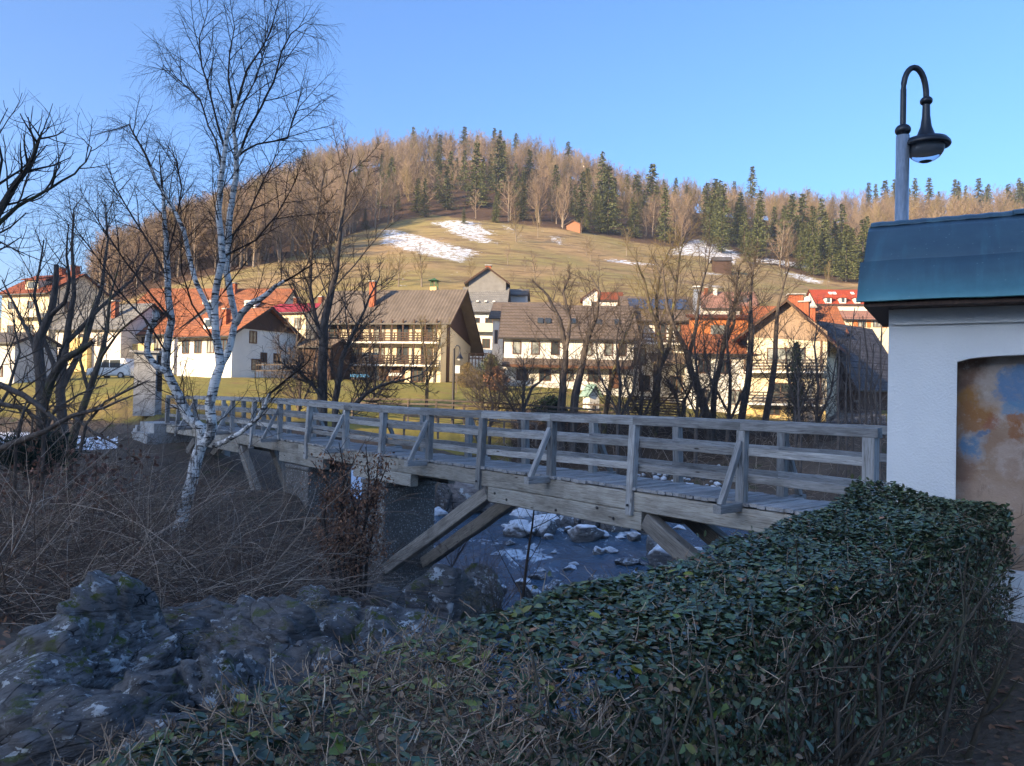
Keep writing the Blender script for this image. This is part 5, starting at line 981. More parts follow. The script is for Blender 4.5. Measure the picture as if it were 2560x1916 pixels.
def trace(L, d, d1=None, w0=None, seed=1):
    """limb from photograph pixels [(px,py,width px)] at depth d..d1"""
    d1 = d if d1 is None else d1; n = len(L); o = []
    for i, (a, b, w) in enumerate(L):
        dd = d + (d1 - d) * i / max(1, n - 1); p = P(a, b, dd); o.append((p[0], p[1], p[2], w / 2 / F * dd))
    return refine(o, 2, random.Random(seed), .012 * d / 16)
# --- birch
bd_ = 16
T1 = trace([(440, 1350, 52), (452, 1308, 46), (474, 1225, 44), (488, 1160, 44), (506, 1105, 42), (508, 1075, 40), (474, 1050, 38), (452, 1002, 36), (435, 967, 34), (414, 918, 32), (417, 872, 30), (429, 802, 27), (420, 735, 24), (417, 657, 21), (416, 600, 18), (410, 530, 14), (404, 455, 9), (398, 390, 4)], 16, 16.6, seed=1)
T2 = trace([(508, 1110, 36), (524, 1092, 40), (530, 1070, 38), (524, 1011, 36), (536, 959, 36), (551, 915, 34), (540, 843, 29), (536, 762, 27), (545, 698, 26), (556, 649, 25), (552, 583, 24), (546, 525, 22), (552, 447, 20), (560, 389, 17), (566, 345, 15), (579, 300, 13), (595, 253, 12), (618, 175, 9), (657, 117, 7), (677, 80, 5), (696, 10, 3), (702, -60, 1.5)], 15.8, 15.2, seed=2)
T3 = trace([(551, 915, 28), (568, 886, 27), (580, 843, 25), (590, 800, 24), (575, 730, 24), (566, 680, 25), (570, 622, 24), (572, 564, 23), (580, 505, 22), (590, 447, 20), (591, 389, 18), (585, 330, 13), (583, 272, 11), (571, 194, 8), (575, 128, 6), (587, 70, 4), (575, 0, 2.5), (570, -60, 1.5)], 15.9, 16.6, seed=3)
L_ = [T1, T2, T3,
      trace([(535, 1116, 22), (561, 1105, 21), (600, 1083, 18), (644, 1047, 15), (666, 1007, 13), (676, 982, 12), (720, 945, 10), (768, 907, 7), (785, 878, 3)], 15.6, 14.8, seed=4),
      trace([(590, 810, 24), (603, 785, 26), (625, 762, 22), (648, 750, 24), (690, 715, 14), (735, 690, 9), (790, 655, 5)], 16, 15, seed=5),
      trace([(536, 815, 20), (510, 747, 19), (487, 698, 18), (470, 630, 17), (459, 575, 16), (428, 513, 14), (389, 451, 12), (365, 389, 10), (338, 342, 8), (322, 311, 6), (314, 318, 2)], 16, 17, seed=6),
      trace([(414, 930, 26), (395, 920, 24), (368, 886, 24), (372, 840, 23), (380, 815, 22), (392, 790, 24), (386, 778, 22)], 16, 15.8, seed=7),
      trace([(562, 370, 11), (544, 311, 9), (525, 233, 8), (505, 167, 7), (498, 97, 5), (517, 39, 3), (525, -30, 1.5)], 15.6, 15, seed=8),
      trace([(556, 420, 10), (540, 350, 9), (521, 315, 8), (501, 249, 7), (467, 218, 5), (435, 190, 4), (408, 163, 3), (402, 185, 1.5)], 15.6, 16.6, seed=9),
      trace([(591, 395, 12), (605, 370, 11), (622, 323, 10), (653, 268, 9), (684, 206, 8), (704, 128, 7), (727, 85, 5), (762, 58, 3), (785, 66, 2), (795, 95, 1)], 16, 15, seed=10),
      trace([(588, 400, 9), (610, 378, 9), (641, 361, 8), (680, 354, 8), (719, 346, 7), (731, 307, 5), (750, 264, 4), (778, 233, 3), (800, 240, 2), (812, 265, 1)], 16, 16.6, seed=11),
      trace([(585, 330, 9), (600, 280, 8), (640, 200, 6), (660, 130, 5), (665, 60, 3), (660, -20, 1.5)], 16.2, 17, seed=12),
      trace([(420, 700, 10), (380, 620, 8), (330, 540, 7), (290, 470, 5), (275, 430, 3)], 16.4, 17.4, seed=13), trace([(430, 800, 11), (380, 740, 9), (310, 650, 7), (250, 560, 5), (215, 500, 3), (200, 470, 1.5)], 16.2, 17, seed=14),
      trace([(415, 880, 9), (365, 800, 8), (300, 730, 7), (240, 640, 5), (180, 560, 3), (120, 530, 1.5)], 15.8, 15, seed=15), trace([(418, 650, 9), (440, 560, 7), (455, 470, 6), (440, 400, 4), (410, 350, 2)], 16.4, 16.8, seed=16),
      trace([(575, 600, 10), (620, 540, 8), (660, 450, 6), (690, 390, 4), (715, 360, 2)], 16.2, 17, seed=17), trace([(560, 640, 9), (640, 600, 8), (690, 540, 6), (730, 470, 4), (750, 420, 2)], 15.8, 15, seed=18), trace([(535, 850, 9), (480, 760, 8), (455, 680, 6), (452, 600, 4), (470, 520, 2)], 15.9, 15, seed=19)]
bsp = [dict(per=5.0, f0=.26, ang=40, len=1.45, rel=False, r=.0105, seg=5, wob=.13, trop=.2), dict(per=10, f0=.08, ang=38, len=.62, rel=False, r=.0052, seg=4, wob=.14, trop=-.6), dict(per=8, f0=.12, ang=38, len=.34, rel=False, r=.0042, seg=2, wob=.12, trop=-.9)]
tree('birch_tree', 'tall white-barked birch with several forked trunks in front of the bridge', 5, L_, bsp, 'birch', 'twig', nthick=0, base=T1[0][:3], cut=.030, wmul=.66)
# --- dark alder behind the bridge
d_ = 43
A1 = trace([(806, 1120, 29), (806, 1000, 25), (806, 915, 24), (808, 850, 22), (812, 800, 20), (824, 750, 17), (838, 690, 15), (843, 640, 14), (850, 580, 12), (858, 520, 9), (868, 450, 6), (882, 385, 3)], 36, 36, seed=21); A2 = trace([(836, 1120, 18), (838, 1000, 16), (846, 950, 15), (855, 895, 12), (874, 850, 10), (895, 810, 8), (925, 740, 5), (950, 690, 3)], 36, 35, seed=22)
asp = [dict(n=22, f0=.14, ang=50, len=.34, r=.036, seg=6, wob=.10, trop=.5), dict(n=12, f0=.15, ang=44, len=.42, r=.016, seg=4, wob=.12, trop=.35), dict(n=8, f0=.15, ang=40, len=.42, r=.010, seg=2, wob=.14, trop=.25)]
tree('alder_tree', 'tall dark bare alder with one straight trunk behind the middle of the bridge', 8, [A1, A2, trace([(808, 870, 12), (790, 800, 11), (775, 720, 9), (780, 600, 7), (800, 500, 5), (815, 420, 2)], 36, 37, seed=23), trace([(806, 1000, 9), (780, 960, 8), (745, 930, 6), (700, 905, 3)], 35.8, 35, seed=24), trace([(850, 1090, 14), (862, 1030, 13), (890, 1010, 12), (915, 985, 10), (950, 965, 8), (1010, 950, 5), (1060, 935, 3)], 36, 35, seed=25)], asp, 'bark', 'twig')
# --- trees along the far bank
fsp = [dict(n=15, f0=.14, ang=50, len=.42, r=.030, seg=6, wob=.13, trop=.4), dict(n=10, f0=.12, ang=46, len=.46, r=.014, seg=5, wob=.16, trop=.3), dict(n=8, f0=.1, ang=44, len=.5, r=.011, seg=2, wob=.16, trop=.2)]
FT = [('forked_tree', 'dark double-trunk bare tree in front of the brown shingle roof', 47, [[(1402, 1060, 26), (1405, 1000, 24), (1408, 940, 20), (1415, 880, 16), (1400, 800, 12), (1370, 740, 8), (1330, 700, 4)], [(1432, 1060, 26), (1438, 990, 24), (1452, 930, 20), (1465, 860, 17), (1480, 820, 13), (1492, 790, 10), (1500, 730, 6), (1475, 690, 3)], [(1415, 880, 12), (1425, 800, 10), (1408, 730, 7), (1425, 690, 3)]], 'bark', 'twig', fsp),
      ('leaning_tree', 'thin reddish trunk leaning right beside the picket fence', 48, [[(1512, 1050, 15), (1525, 970, 13), (1540, 910, 11), (1556, 855, 9), (1572, 822, 5), (1585, 780, 3)]], 'bark_lichen', 'twig', [dict(fsp[0], n=8), dict(fsp[1], n=6), dict(fsp[2], n=4)]),
      ('lichen_tree', 'bare tree with yellow lichen branches in front of the solar panel roof', 49, [[(1634, 1060, 26), (1640, 1000, 24), (1646, 930, 20), (1654, 870, 16), (1640, 810, 13), (1622, 760, 10), (1610, 700, 7), (1590, 650, 3)], [(1646, 930, 14), (1672, 870, 13), (1680, 800, 10), (1690, 720, 8), (1700, 640, 5), (1712, 590, 2)], [(1654, 880, 10), (1640, 760, 9), (1650, 680, 7), (1680, 610, 3)]], 'bark_lichen', 'twig_lit', fsp),
      ('leaning_tree', 'dark tree leaning left with pale mistletoe-like tufts, left of the orange house', 47, [[(1772, 1060, 28), (1755, 1000, 25), (1728, 930, 20), (1718, 885, 17), (1690, 830, 13), (1668, 770, 9), (1660, 700, 5), (1655, 650, 2)], [(1722, 895, 12), (1740, 820, 11), (1748, 740, 8), (1770, 660, 5), (1780, 600, 2)]], 'bark', 'twig_grey', fsp),
      ('forked_tree', 'tall dark tree leaning right across the orange house', 47.5, [[(1782, 1055, 18), (1788, 960, 16), (1806, 880, 14), (1820, 810, 12), (1842, 750, 9), (1870, 690, 6), (1910, 640, 3)], [(1806, 880, 10), (1835, 810, 9), (1838, 730, 7), (1850, 660, 3)]], 'bark', 'twig', fsp),
      ('straight_tree', 'straight dark trunk in front of the left side of the boarded gable house', 48, [[(1852, 1060, 22), (1866, 980, 20), (1874, 905, 18), (1878, 840, 16), (1876, 770, 11), (1880, 700, 7), (1888, 640, 3)]], 'bark', 'twig', fsp),
      ('straight_tree', 'slanting dark trunk in front of the middle of the boarded gable house', 48, [[(1912, 1060, 20), (1928, 970, 18), (1938, 900, 15), (1940, 830, 13), (1946, 760, 9), (1962, 700, 5), (1975, 660, 2)]], 'bark', 'twig', fsp),
      ('young_tree', 'young sunlit ochre tree on the meadow left of the far lamp', 52, [[(1066, 1010, 10), (1068, 960, 9), (1064, 900, 7), (1058, 850, 5), (1052, 800, 2)], [(1068, 960, 7), (1085, 910, 6), (1098, 860, 4), (1105, 820, 2)]], 'bark_lichen', 'twig_lit', [dict(fsp[0], n=10, ang=35), fsp[1], fsp[2]]),
      ('bank_tree', 'bushy dark bare tree behind the rail between far lamp and double-trunk tree', 45, [[(1300, 1075, 12), (1310, 1020, 10), (1330, 970, 8), (1365, 940, 5), (1400, 925, 2)], [(1300, 1060, 9), (1270, 1000, 7), (1235, 950, 5), (1215, 905, 2)], [(1305, 1050, 8), (1312, 960, 6), (1308, 900, 3)]], 'bark', 'twig', fsp),
      ('bank_tree', 'bare grey shrubby tree on the bank below the orange house', 46, [[(1700, 1060, 11), (1712, 1000, 9), (1735, 950, 6), (1750, 900, 3)], [(1700, 1050, 9), (1690, 980, 7), (1660, 940, 4)]], 'bark', 'twig_grey', fsp),
      ('bank_tree', 'bare shrubby tree on the bank right of the yellow ground floor', 45, [[(1990, 1070, 10), (1985, 1000, 8), (1970, 940, 6), (1965, 880, 3)], [(1990, 1050, 8), (2015, 990, 6), (2030, 930, 3)]], 'bark', 'twig', fsp)]
for lb, a, b, d, h, w0 in [('bushy bare tree on the bank between the far lamp and the double-trunk tree', 1225, 1065, 46, 160, 9), ('bare tree in front of the stacked-board fence', 1600, 1064, 46.5, 250, 11), ('bare tree with spreading top left of the boarded gable', 1820, 1064, 46, 330, 12),
                          ('bare tree before the cream gable wall, right of the columnar conifer', 2040, 1068, 45, 290, 10), ('bare tree behind the bridge, right of the birch limb', 745, 1035, 46, 250, 9), ('bare tree before the left part of the barn house', 930, 1030, 50, 210, 8), ('twiggy bare tree before the solar panel house', 1545, 1064, 45, 300, 11), ('dense bare tree before the orange tiled house', 1740, 1066, 45, 300, 11), ]:
    FT.append(('bank_tree', lb, d, [[(a, b, w0), (a + 6, b - h * .35, w0 * .8), (a - 4, b - h * .7, w0 * .5), (a + 8, b - h, 2)], [(a, b, w0 * .7), (a + h * .13, b - h * .3, w0 * .6), (a + h * .2, b - h * .75, 2.5)], [(a, b - h * .1, w0 * .6), (a - h * .15, b - h * .4, w0 * .45), (a - h * .2, b - h * .8, 2)]], 'bark', 'twig_mid', fsp))
for i, (nm, lb, d, tr, mt, mw_, sp) in enumerate(FT):
    tree(nm, lb, 40 + i, [trace(t, d, d + rng.uniform(-1.5, 1.5), seed=60 + i * 5 + j) for j, t in enumerate(tr)], sp, mt, 'twig_mid' if mw_ == 'twig' else mw_, wmul=.85)
# saplings by the slate barn
ssp = [dict(n=9, f0=.25, ang=38, len=.32, r=.016, seg=4, wob=.1, trop=.5), dict(n=4, f0=.2, ang=40, len=.4, r=.008, seg=3, wob=.12, trop=.3)]
SL = ['leftmost thin grey sapling before the driveway', 'thin sapling crossing the driveway', 'tall thin sapling at the gable edge of the slate barn', 'slim forked sapling before the slate roof', 'pale sapling before the middle of the slate roof', 'thin dark sapling before the right part of the slate roof', 'rightmost sapling, touching the shrine wall', 'short sapling below the slate barn', 'thin sapling before the yellow ground floor']
for i, (a, t) in enumerate([(2092, 800), (2112, 860), (2128, 770), (2150, 840), (2164, 790), (2180, 860), (2198, 760), (2186, 960), (1998, 930)]):
    tree('sapling', SL[i], 200 + i, [trace([(a + 4, 1085, 6), (a + rng.uniform(-4, 4), 990, 5), (a + rng.uniform(-8, 8), (990 + t) / 2, 4), (a + rng.uniform(-14, 14), t, 2)], 40 + i % 3, seed=300 + i)], ssp, 'twig_grey', 'twig_grey', 'saplings by the slate barn', nthick=0)
# --- left side trees
lsp = [dict(per=2.4, f0=.12, ang=48, len=1.5, rel=False, r=.016, seg=5, wob=.17, trop=.5), dict(per=4.6, f0=.12, ang=45, len=.75, rel=False, r=.009, seg=4, wob=.18, trop=.4), dict(per=5, f0=.12, ang=42, len=.36, rel=False, r=.0058, seg=3, wob=.15, trop=.4)]
tree('leaning_tree', 'big dark lichen-crusted tree reaching in from the left edge against the sky', 31, [trace([(-160, 1000, 90), (-120, 800, 80), (-60, 640, 52), (-10, 540, 40), (39, 459, 30), (74, 416, 24), (97, 350, 15), (104, 330, 7)], 11, 10.5, seed=31), trace([(-60, 640, 26), (0, 556, 22), (43, 517, 19), (90, 492, 16), (128, 470, 13), (187, 435, 10), (215, 405, 7), (229, 369, 6), (210, 350, 4), (190, 334, 2)], 11, 11.5, seed=32),
                                                                                         trace([(-10, 540, 22), (-8, 470, 18), (5, 400, 12), (-10, 330, 7), (20, 270, 3)], 10.8, 10.2, seed=33), trace([(128, 470, 12), (140, 430, 9), (152, 405, 4)], 11.2, 11, seed=34), trace([(-60, 620, 14), (0, 605, 9), (60, 640, 5)], 10.5, 10, seed=35)], [dict(lsp[0], len=1.0, per=3.6), dict(lsp[1], len=.5, per=6), lsp[2]], 'bark_moss', 'twig', nthick=0, wmul=.5)
tree('pollard_tree', 'dark crooked tree with sawn-off top left of the birch, before the tall villa', 35, [trace([(110, 1120, 50), (104, 1010, 44), (98, 900, 40), (96, 849, 37), (113, 814, 34), (128, 779, 30), (139, 712, 24), (141, 662, 19)], 20, seed=36), trace([(124, 792, 20), (162, 756, 17), (174, 698, 13), (166, 640, 9), (172, 560, 4)], 20, 19, seed=37), trace([(106, 960, 24), (80, 850, 17), (40, 770, 11), (5, 700, 5)], 20, 21, seed=38)], lsp, 'bark', 'twig_mid', nthick=0, wmul=.6)
tree('broken_tree', 'dark broken trunk leaning right with a splintered end, left of the pillar shrine', 37, [trace([(96, 1130, 40), (110, 1010, 36), (128, 950, 34), (142, 925, 33), (162, 898, 31), (203, 875, 26), (231, 856, 14)], 18, 17.5, seed=39), trace([(142, 925, 14), (150, 880, 11), (170, 840, 6)], 18, 18, seed=40)], [dict(lsp[0], len=.9), dict(lsp[1], len=.5), lsp[2]], 'bark_moss', 'twig', nthick=0, wmul=.6)
tree('slanting_tree', 'grey slanting trunk rising to the right between pillar shrine and broken tree', 38, [trace([(172, 1150, 34), (188, 1075, 32), (206, 1025, 29), (222, 980, 27), (249, 900, 22), (268, 820, 15), (276, 740, 9), (300, 650, 4)], 19, 19, seed=41), trace([(222, 980, 14), (200, 900, 12), (215, 820, 8), (240, 740, 4)], 19, 20, seed=42), trace([(249, 900, 12), (290, 840, 9), (330, 800, 5)], 19, 18, seed=43)], lsp, 'bark_lichen', 'twig_grey', nthick=0, wmul=.6)
tree('willow_tree', 'light twiggy tree with upswept branches behind the crooked tree at left', 39, [trace([(160, 1100, 26), (150, 980, 22), (165, 860, 17), (185, 740, 11), (180, 620, 7), (185, 520, 3)], 26, 26, seed=44), trace([(150, 980, 16), (215, 850, 13), (255, 720, 9), (270, 600, 5), (262, 500, 2)], 26, 27, seed=45), trace([(152, 960, 14), (110, 850, 10), (85, 740, 7), (110, 600, 3)], 26, 25, seed=46), trace([(165, 860, 12), (250, 770, 9), (330, 700, 6), (380, 620, 3)], 26, 27, seed=47)], [dict(lsp[0], len=2.4, ang=32), dict(lsp[1], len=1.2, ang=34), dict(lsp[2], len=.6)], 'bark', 'twig_grey', nthick=0)
tree('bare_shrub_tree', 'tangled dark low tree at the left edge above the juniper', 40, [trace([(-60, 960, 24), (0, 962, 22), (58, 988, 20), (116, 1031, 17), (150, 1060, 12), (160, 1090, 6)], 14, 13.5, seed=48), trace([(-80, 1060, 22), (0, 1010, 19), (60, 1020, 15), (110, 1060, 9)], 14.5, 14, seed=49), trace([(-40, 1080, 14), (20, 980, 11), (50, 880, 8), (30, 780, 4)], 15, 15, seed=50)], lsp, 'bark', 'twig_mid', nthick=0, wmul=.7)
# leaves as small folded faces
def leaves(pos, dirn, nrm, size, wr=.55, fold=.12):
    d = dirn / (np.linalg.norm(dirn, axis=1, keepdims=True) + 1e-9); s = np.cross(d, nrm); s /= np.linalg.norm(s, axis=1, keepdims=True) + 1e-9; n = np.cross(s, d); sz = size[:, None]; w = wr * .5
    pts = [pos, pos + sz * (.32 * d + w * s + fold * n), pos + sz * (.72 * d + w * .8 * s + fold * .8 * n), pos + sz * d, pos + sz * (.72 * d - w * .8 * s + fold * .8 * n), pos + sz * (.32 * d - w * s + fold * n)]
    V = np.stack(pts, 1).reshape(-1, 3); b = np.arange(len(pos))[:, None] * 6; return V, np.concatenate([b + np.array([[0, 1, 2, 3]]), b + np.array([[0, 3, 4, 5]])])
def rdirs(n, zb=0):
    v = NR.normal(size=(n, 3)); v[:, 2] += zb; return v / np.linalg.norm(v, axis=1, keepdims=True)
# oak branches with dead leaves
OK = [trace([(-60, 1150, 26), (30, 1110, 22), (110, 1080, 18), (180, 1040, 14), (260, 1020, 9), (330, 990, 5)], 14, 13, seed=51), trace([(180, 1040, 12), (230, 1080, 10), (290, 1110, 7), (340, 1150, 3)], 13.8, 13.2, seed=52), trace([(110, 1080, 12), (140, 1020, 9), (200, 985, 6), (270, 960, 3)], 14, 14.5, seed=53), trace([(200, 1130, 12), (215, 1060, 10), (262, 1005, 7), (320, 975, 9), (375, 950, 3)], 13.5, 13, seed=54), trace([(40, 1110, 10), (60, 1030, 8), (100, 970, 5), (110, 930, 2)], 14, 14, seed=55)]
osp = [dict(per=4, f0=.15, ang=50, len=.55, rel=False, r=.010, seg=4, wob=.2, trop=.1), dict(per=6, f0=.2, ang=45, len=.25, rel=False, r=.005, seg=3, wob=.2, trop=0)]
ot, oo = tree('oak_branches', 'low oak with crumpled brown dead leaves left of the bridge end', 61, OK, osp, 'bark', 'twig_mid', nthick=0, wmul=.75); b0 = np.array(OK[0][0][:3])
pp = np.array([q[-1][:3] for q in oo[1]] + [q[2][:3] for q in oo[1]] + [q[-1][:3] for q in oo[0]]); pp = np.repeat(pp, 3, 0); pp = pp[NR.random(len(pp)) < .75] + 0; pp = pp + NR.normal(size=pp.shape) * .05
v, q = leaves(pp - b0, rdirs(len(pp), -.6), rdirs(len(pp)), NR.uniform(.06, .12, len(pp)), .6, .2); struct(add('foliage', mesh_np('foliage', v, q), M['oakleaf'], ot), 'stuff')
# brown-leaved hornbeam shrub in front of the pier
HB = [trace([(875 + a, 1500 - abs(a) * .3, 9), (870 + a * 1.3, 1400, 8), (880 + a * 1.6 + rng.uniform(-20, 20), 1300, 6), (880 + a * 2.0 + rng.uniform(-25, 25), 1190 + abs(a) * .8, 4), (885 + a * 2.4 + rng.uniform(-30, 30), 1090 + abs(a) * 2, 2)], 13 + .01 * a, seed=70 + a) for a in (-34, -18, -8, 4, 14, 26, 36)]
ht_, ho = tree('hornbeam_shrub', 'slender shrub full of hanging brown dead leaves in front of the concrete pier', 62, HB, [dict(per=5.5, f0=.12, ang=55, len=.5, rel=False, r=.006, seg=4, wob=.16, trop=.3), dict(per=7, f0=.2, ang=45, len=.22, rel=False, r=.0035, seg=2, wob=.15, trop=.1)], 'twig', 'twig', nthick=0, cat='shrub'); b0 = np.array(HB[0][0][:3])
pp = np.array([p[:3] for q in ho[0] for p in q[1:]] + [q[-1][:3] for q in ho[1]]); pp = np.repeat(pp, 10, 0) + NR.normal(size=(len(pp) * 10, 3)) * .07; gz_ = proj(pp)[1]; pp = pp[(gz_ > 1130) & (NR.random(len(pp)) < np.where(gz_ < 1215, .35, .95))]
v, q = leaves(pp - b0, rdirs(len(pp), -1.2), rdirs(len(pp)), NR.uniform(.045, .075, len(pp)), .45, .15); struct(add('foliage', mesh_np('foliage', v, q), M['deadleaf'], ht_), 'stuff')
# sapling under the bridge and small shrubs round the strut rock
tree('sapling', 'thin bare sapling standing in front of the pool under the bridge', 230, [trace([(1300, 1545, 10), (1308, 1490, 8), (1318, 1400, 7), (1330, 1320, 5), (1336, 1250, 3)], 17, seed=330)], [dict(n=12, f0=.2, ang=50, len=.35, r=.010, seg=4, wob=.1, trop=.5), dict(n=5, f0=.2, ang=40, len=.4, r=.005, seg=3, wob=.12, trop=.3)], 'twig', 'twig', nthick=0)
for i, (a, b, d, lb) in enumerate([(1190, 1480, 18, 'bare twiggy shrub behind the right strut foot'), (1240, 1540, 17, 'bare twiggy shrub right of the strut rock'), (1130, 1420, 20, 'fine bare shrub between the two left struts')]):
    g = P(a, b, d); st = [grow(rng, Vector(g), Vector((rng.uniform(-.7, .8), rng.uniform(-.3, .3), 1)), rng.uniform(1, 1.9), .008, .002, 5, .1, .1) for _ in range(12)]
    tree('bare_shrub', lb, 240 + i, st, [dict(per=5, f0=.2, ang=40, len=.5, rel=False, r=.005, seg=3, wob=.14, trop=.3), dict(per=5, f0=.2, ang=40, len=.2, rel=False, r=.003, seg=2, wob=.14, trop=.3)], 'twig_grey', 'twig_grey', nthick=0, cat='shrub')
# juniper at the left
g = P(90, 1165, 15); pp, dd = [], []
for i in range(70):
    az, el = NR.uniform(0, 6.28), NR.uniform(.1, 1.2); L = NR.uniform(.7, 1.15); dv = np.array([math.cos(az) * math.cos(el), math.sin(az) * math.cos(el) * .7, math.sin(el) * .62])
    for j in range(60): pp.append(np.array(g) + dv * L * (.25 + .75 * NR.random()) + NR.normal(size=3) * .07); dd.append(dv + NR.normal(size=3) * .5)
v, q = leaves(np.array(pp) - g, np.array(dd), rdirs(len(pp)), NR.uniform(.10, .2, len(pp)), .13, .03); jn = thing('juniper_bush', 'dark evergreen juniper bush at the left edge below the crooked tree', 'bush', tuple(g)); struct(add('foliage', mesh_np('foliage', v, q), M['juniper'], jn), 'stuff')
v, q = tubes([grow(rng, Vector((0, 0, -.5)), Vector((rng.uniform(-.7, .7), rng.uniform(-.4, .4), 1)), 1.1, .03, .008, 5, .1, .1) for _ in range(9)], 5); add('stems', mesh_np('stems', v, q), M['bark'], jn)
# brushwood on the left bank: uncountable bare stems
def brush(n, pxr, dr, Lr, lean, r, seed, keep=lambda a, d, z: True, mat_='brush', nm='undergrowth', side=2):
    rg = random.Random(seed); ps = []
    xs = [rg.uniform(*pxr) for _ in range(n)]; ds = [math.exp(rg.uniform(math.log(dr[0]), math.log(dr[1]))) for _ in range(n)]; X = np.array([P(a, 985, d)[0] for a, d in zip(xs, ds)]); Z = ground_z(X, np.array(ds))
    for a, d, x, z in zip(xs, ds, X, Z):
        if not keep(a, d, z): continue
        L = rg.uniform(*Lr); c = grow(rg, Vector((x, d, z - .05)), Vector((lean + rg.gauss(0, .8), rg.gauss(0, .4), rg.uniform(.25, 1.1))), L, r * rg.uniform(.7, 1.3), r * .3, 6, .11, -rg.uniform(.0, 1.9)); ps.append(c)
        for k in range(side):
            p, dv, rr = along(c, rg.uniform(.25, .9)); ps.append(grow(rg, p, dv + rvec(rg) * .6, L * rg.uniform(.15, .4), rr * .7, rr * .25, 4, .2, -.2))
    v, q = tubes(ps, 3); return struct(add(nm, mesh_np(nm, v, q), M[mat_]), 'stuff')
def kb(a, d, z):
    p = proj(np.array([P(a, 985, d)[0], d, z])); return p[1] < 1560 - max(0, a - 650) * .1 and not (a > 780 and d < 9)
brush(2300, (-120, 900), (8.2, 26), (.9, 2.6), .5, .0055, 3, kb, side=3); brush(260, (-120, 880), (8.5, 22), (1.8, 3.4), .7, .0095, 13, kb, side=7)
brush(900, (-120, 700), (7.0, 12), (.9, 2.0), .7, .005, 4, kb, side=2)
brush(1500, (1180, 2280), (44, 53), (1.2, 3.4), .05, .012, 5, lambda a, d, z: z > -5.4, 'brush', 'bank_brushwood', 4)
brush(1300, (1440, 2300), (33, 46), (1.0, 2.8), .1, .010, 6, lambda a, d, z: z > -5.9, 'brush', 'bank_brushwood', 4)
brush(420, (-150, 480), (28, 42), (1.0, 2.6), .1, .009, 8, lambda a, d, z: True, 'twig_grey', 'bank_brushwood', 3)
brush(520, (850, 1900), (118, 225), (.8, 2.4), .2, .035, 21, lambda a, d, z: float(fbm(np.array([a * .012]), np.array([d * .045]), 3, 55)[0]) > .16, 'wood_brown', 'hill_scrub', 3)
N_ = 5200; a_ = NR.uniform(-120, 960, N_); d_ = np.exp(NR.uniform(math.log(7.5), math.log(27), N_)); x = np.array([P(q, 985, 1)[0] for q in a_]) * d_; z = ground_z(x, d_); v, q = leaves(np.stack([x, d_, z + NR.uniform(.01, .25, N_) ** 2], -1), rdirs(N_), rdirs(N_) + np.array([0, 0, .8]), NR.uniform(.05, .11, N_), .55, .15); struct(add('leaf_litter', mesh_np('leaf_litter', v, q), M['deadleaf']), 'stuff')
# dry grass tufts on the rock lip and strut rock
ps = []
for (a, b, d, n, s_) in [(760, 1530, 9.4, 260, .25), (620, 1565, 8.6, 200, .22), (860, 1560, 11, 160, .25), (1175, 1500, 16.2, 200, .35), (1195, 1560, 15.6, 200, .35), (420, 1600, 7.8, 140, .2), (560, 1600, 7.8, 140, .2), (700, 1600, 8, 160, .2)]:
    for _ in range(n):
        p = Vector(P(a + rng.gauss(0, 42 * 9 / d), b + rng.gauss(0, 14), d + rng.gauss(0, .25))); ps.append(grow(rng, p, Vector((rng.gauss(.2, .6), rng.gauss(-.3, .4), .8)), rng.uniform(.12, s_), .0028, .001, 3, .1, -1.6))
v, q = tubes(ps, 3); struct(add('dry_grass', mesh_np('dry_grass', v, q), M['drygrass']), 'stuff')
# shrubs and small trees in the gardens
for i, (px, d, h_, w_, mm, lb) in enumerate([(1225, 66, 2.6, 2.2, 'spruce', 'green evergreen bush between barn house and white house'), (1240, 62, 1.8, 1.8, 'deadleaf', 'rusty brown bush in front of the white house corner'), (1170, 64, 2.0, 2.4, 'twig_lit', 'brownish bare bush beside the far lamp'), (1378, 50, 1.6, 2.2, 'juniper', 'dark evergreen bush at the foot of the double-trunk tree'), (1990, 55, 5.6, 1.5, 'juniper', 'tall dark columnar conifer in front of the yellow ground floor')]):
    g = gp(px, d); N_ = 2200; pr = NR.random(N_); az = NR.uniform(0, 6.28, N_); hh = NR.random(N_); rr = np.sqrt(pr) * w_ / 2 * (np.sin(np.clip(hh * .9 + .1, 0, 1) * np.pi) ** .6 if h_ < 4 else (1.02 - hh) ** .5) * (1 + .25 * np.sin(az * 3 + hh * 7)); pos = np.stack([rr * np.cos(az), rr * np.sin(az), hh * h_], -1)
    o = thing('garden_shrub', lb, 'shrub', tuple(g))
    v, q = leaves(pos, rdirs(N_, .6), rdirs(N_), NR.uniform(.12, .3, N_), .4 if mm != 'twig_lit' else .08); struct(add('foliage', mesh_np('foliage', v, q), M[mm], o), 'stuff'); v, q = tubes([grow(rng, Vector((0, 0, -.2)), Vector((rng.uniform(-.4, .4), rng.uniform(-.4, .4), 1)), h_ * .7, .04, .01, 4, .1, 0) for _ in range(7)], 4); add('stems', mesh_np('stems', v, q), M['bark'], o)
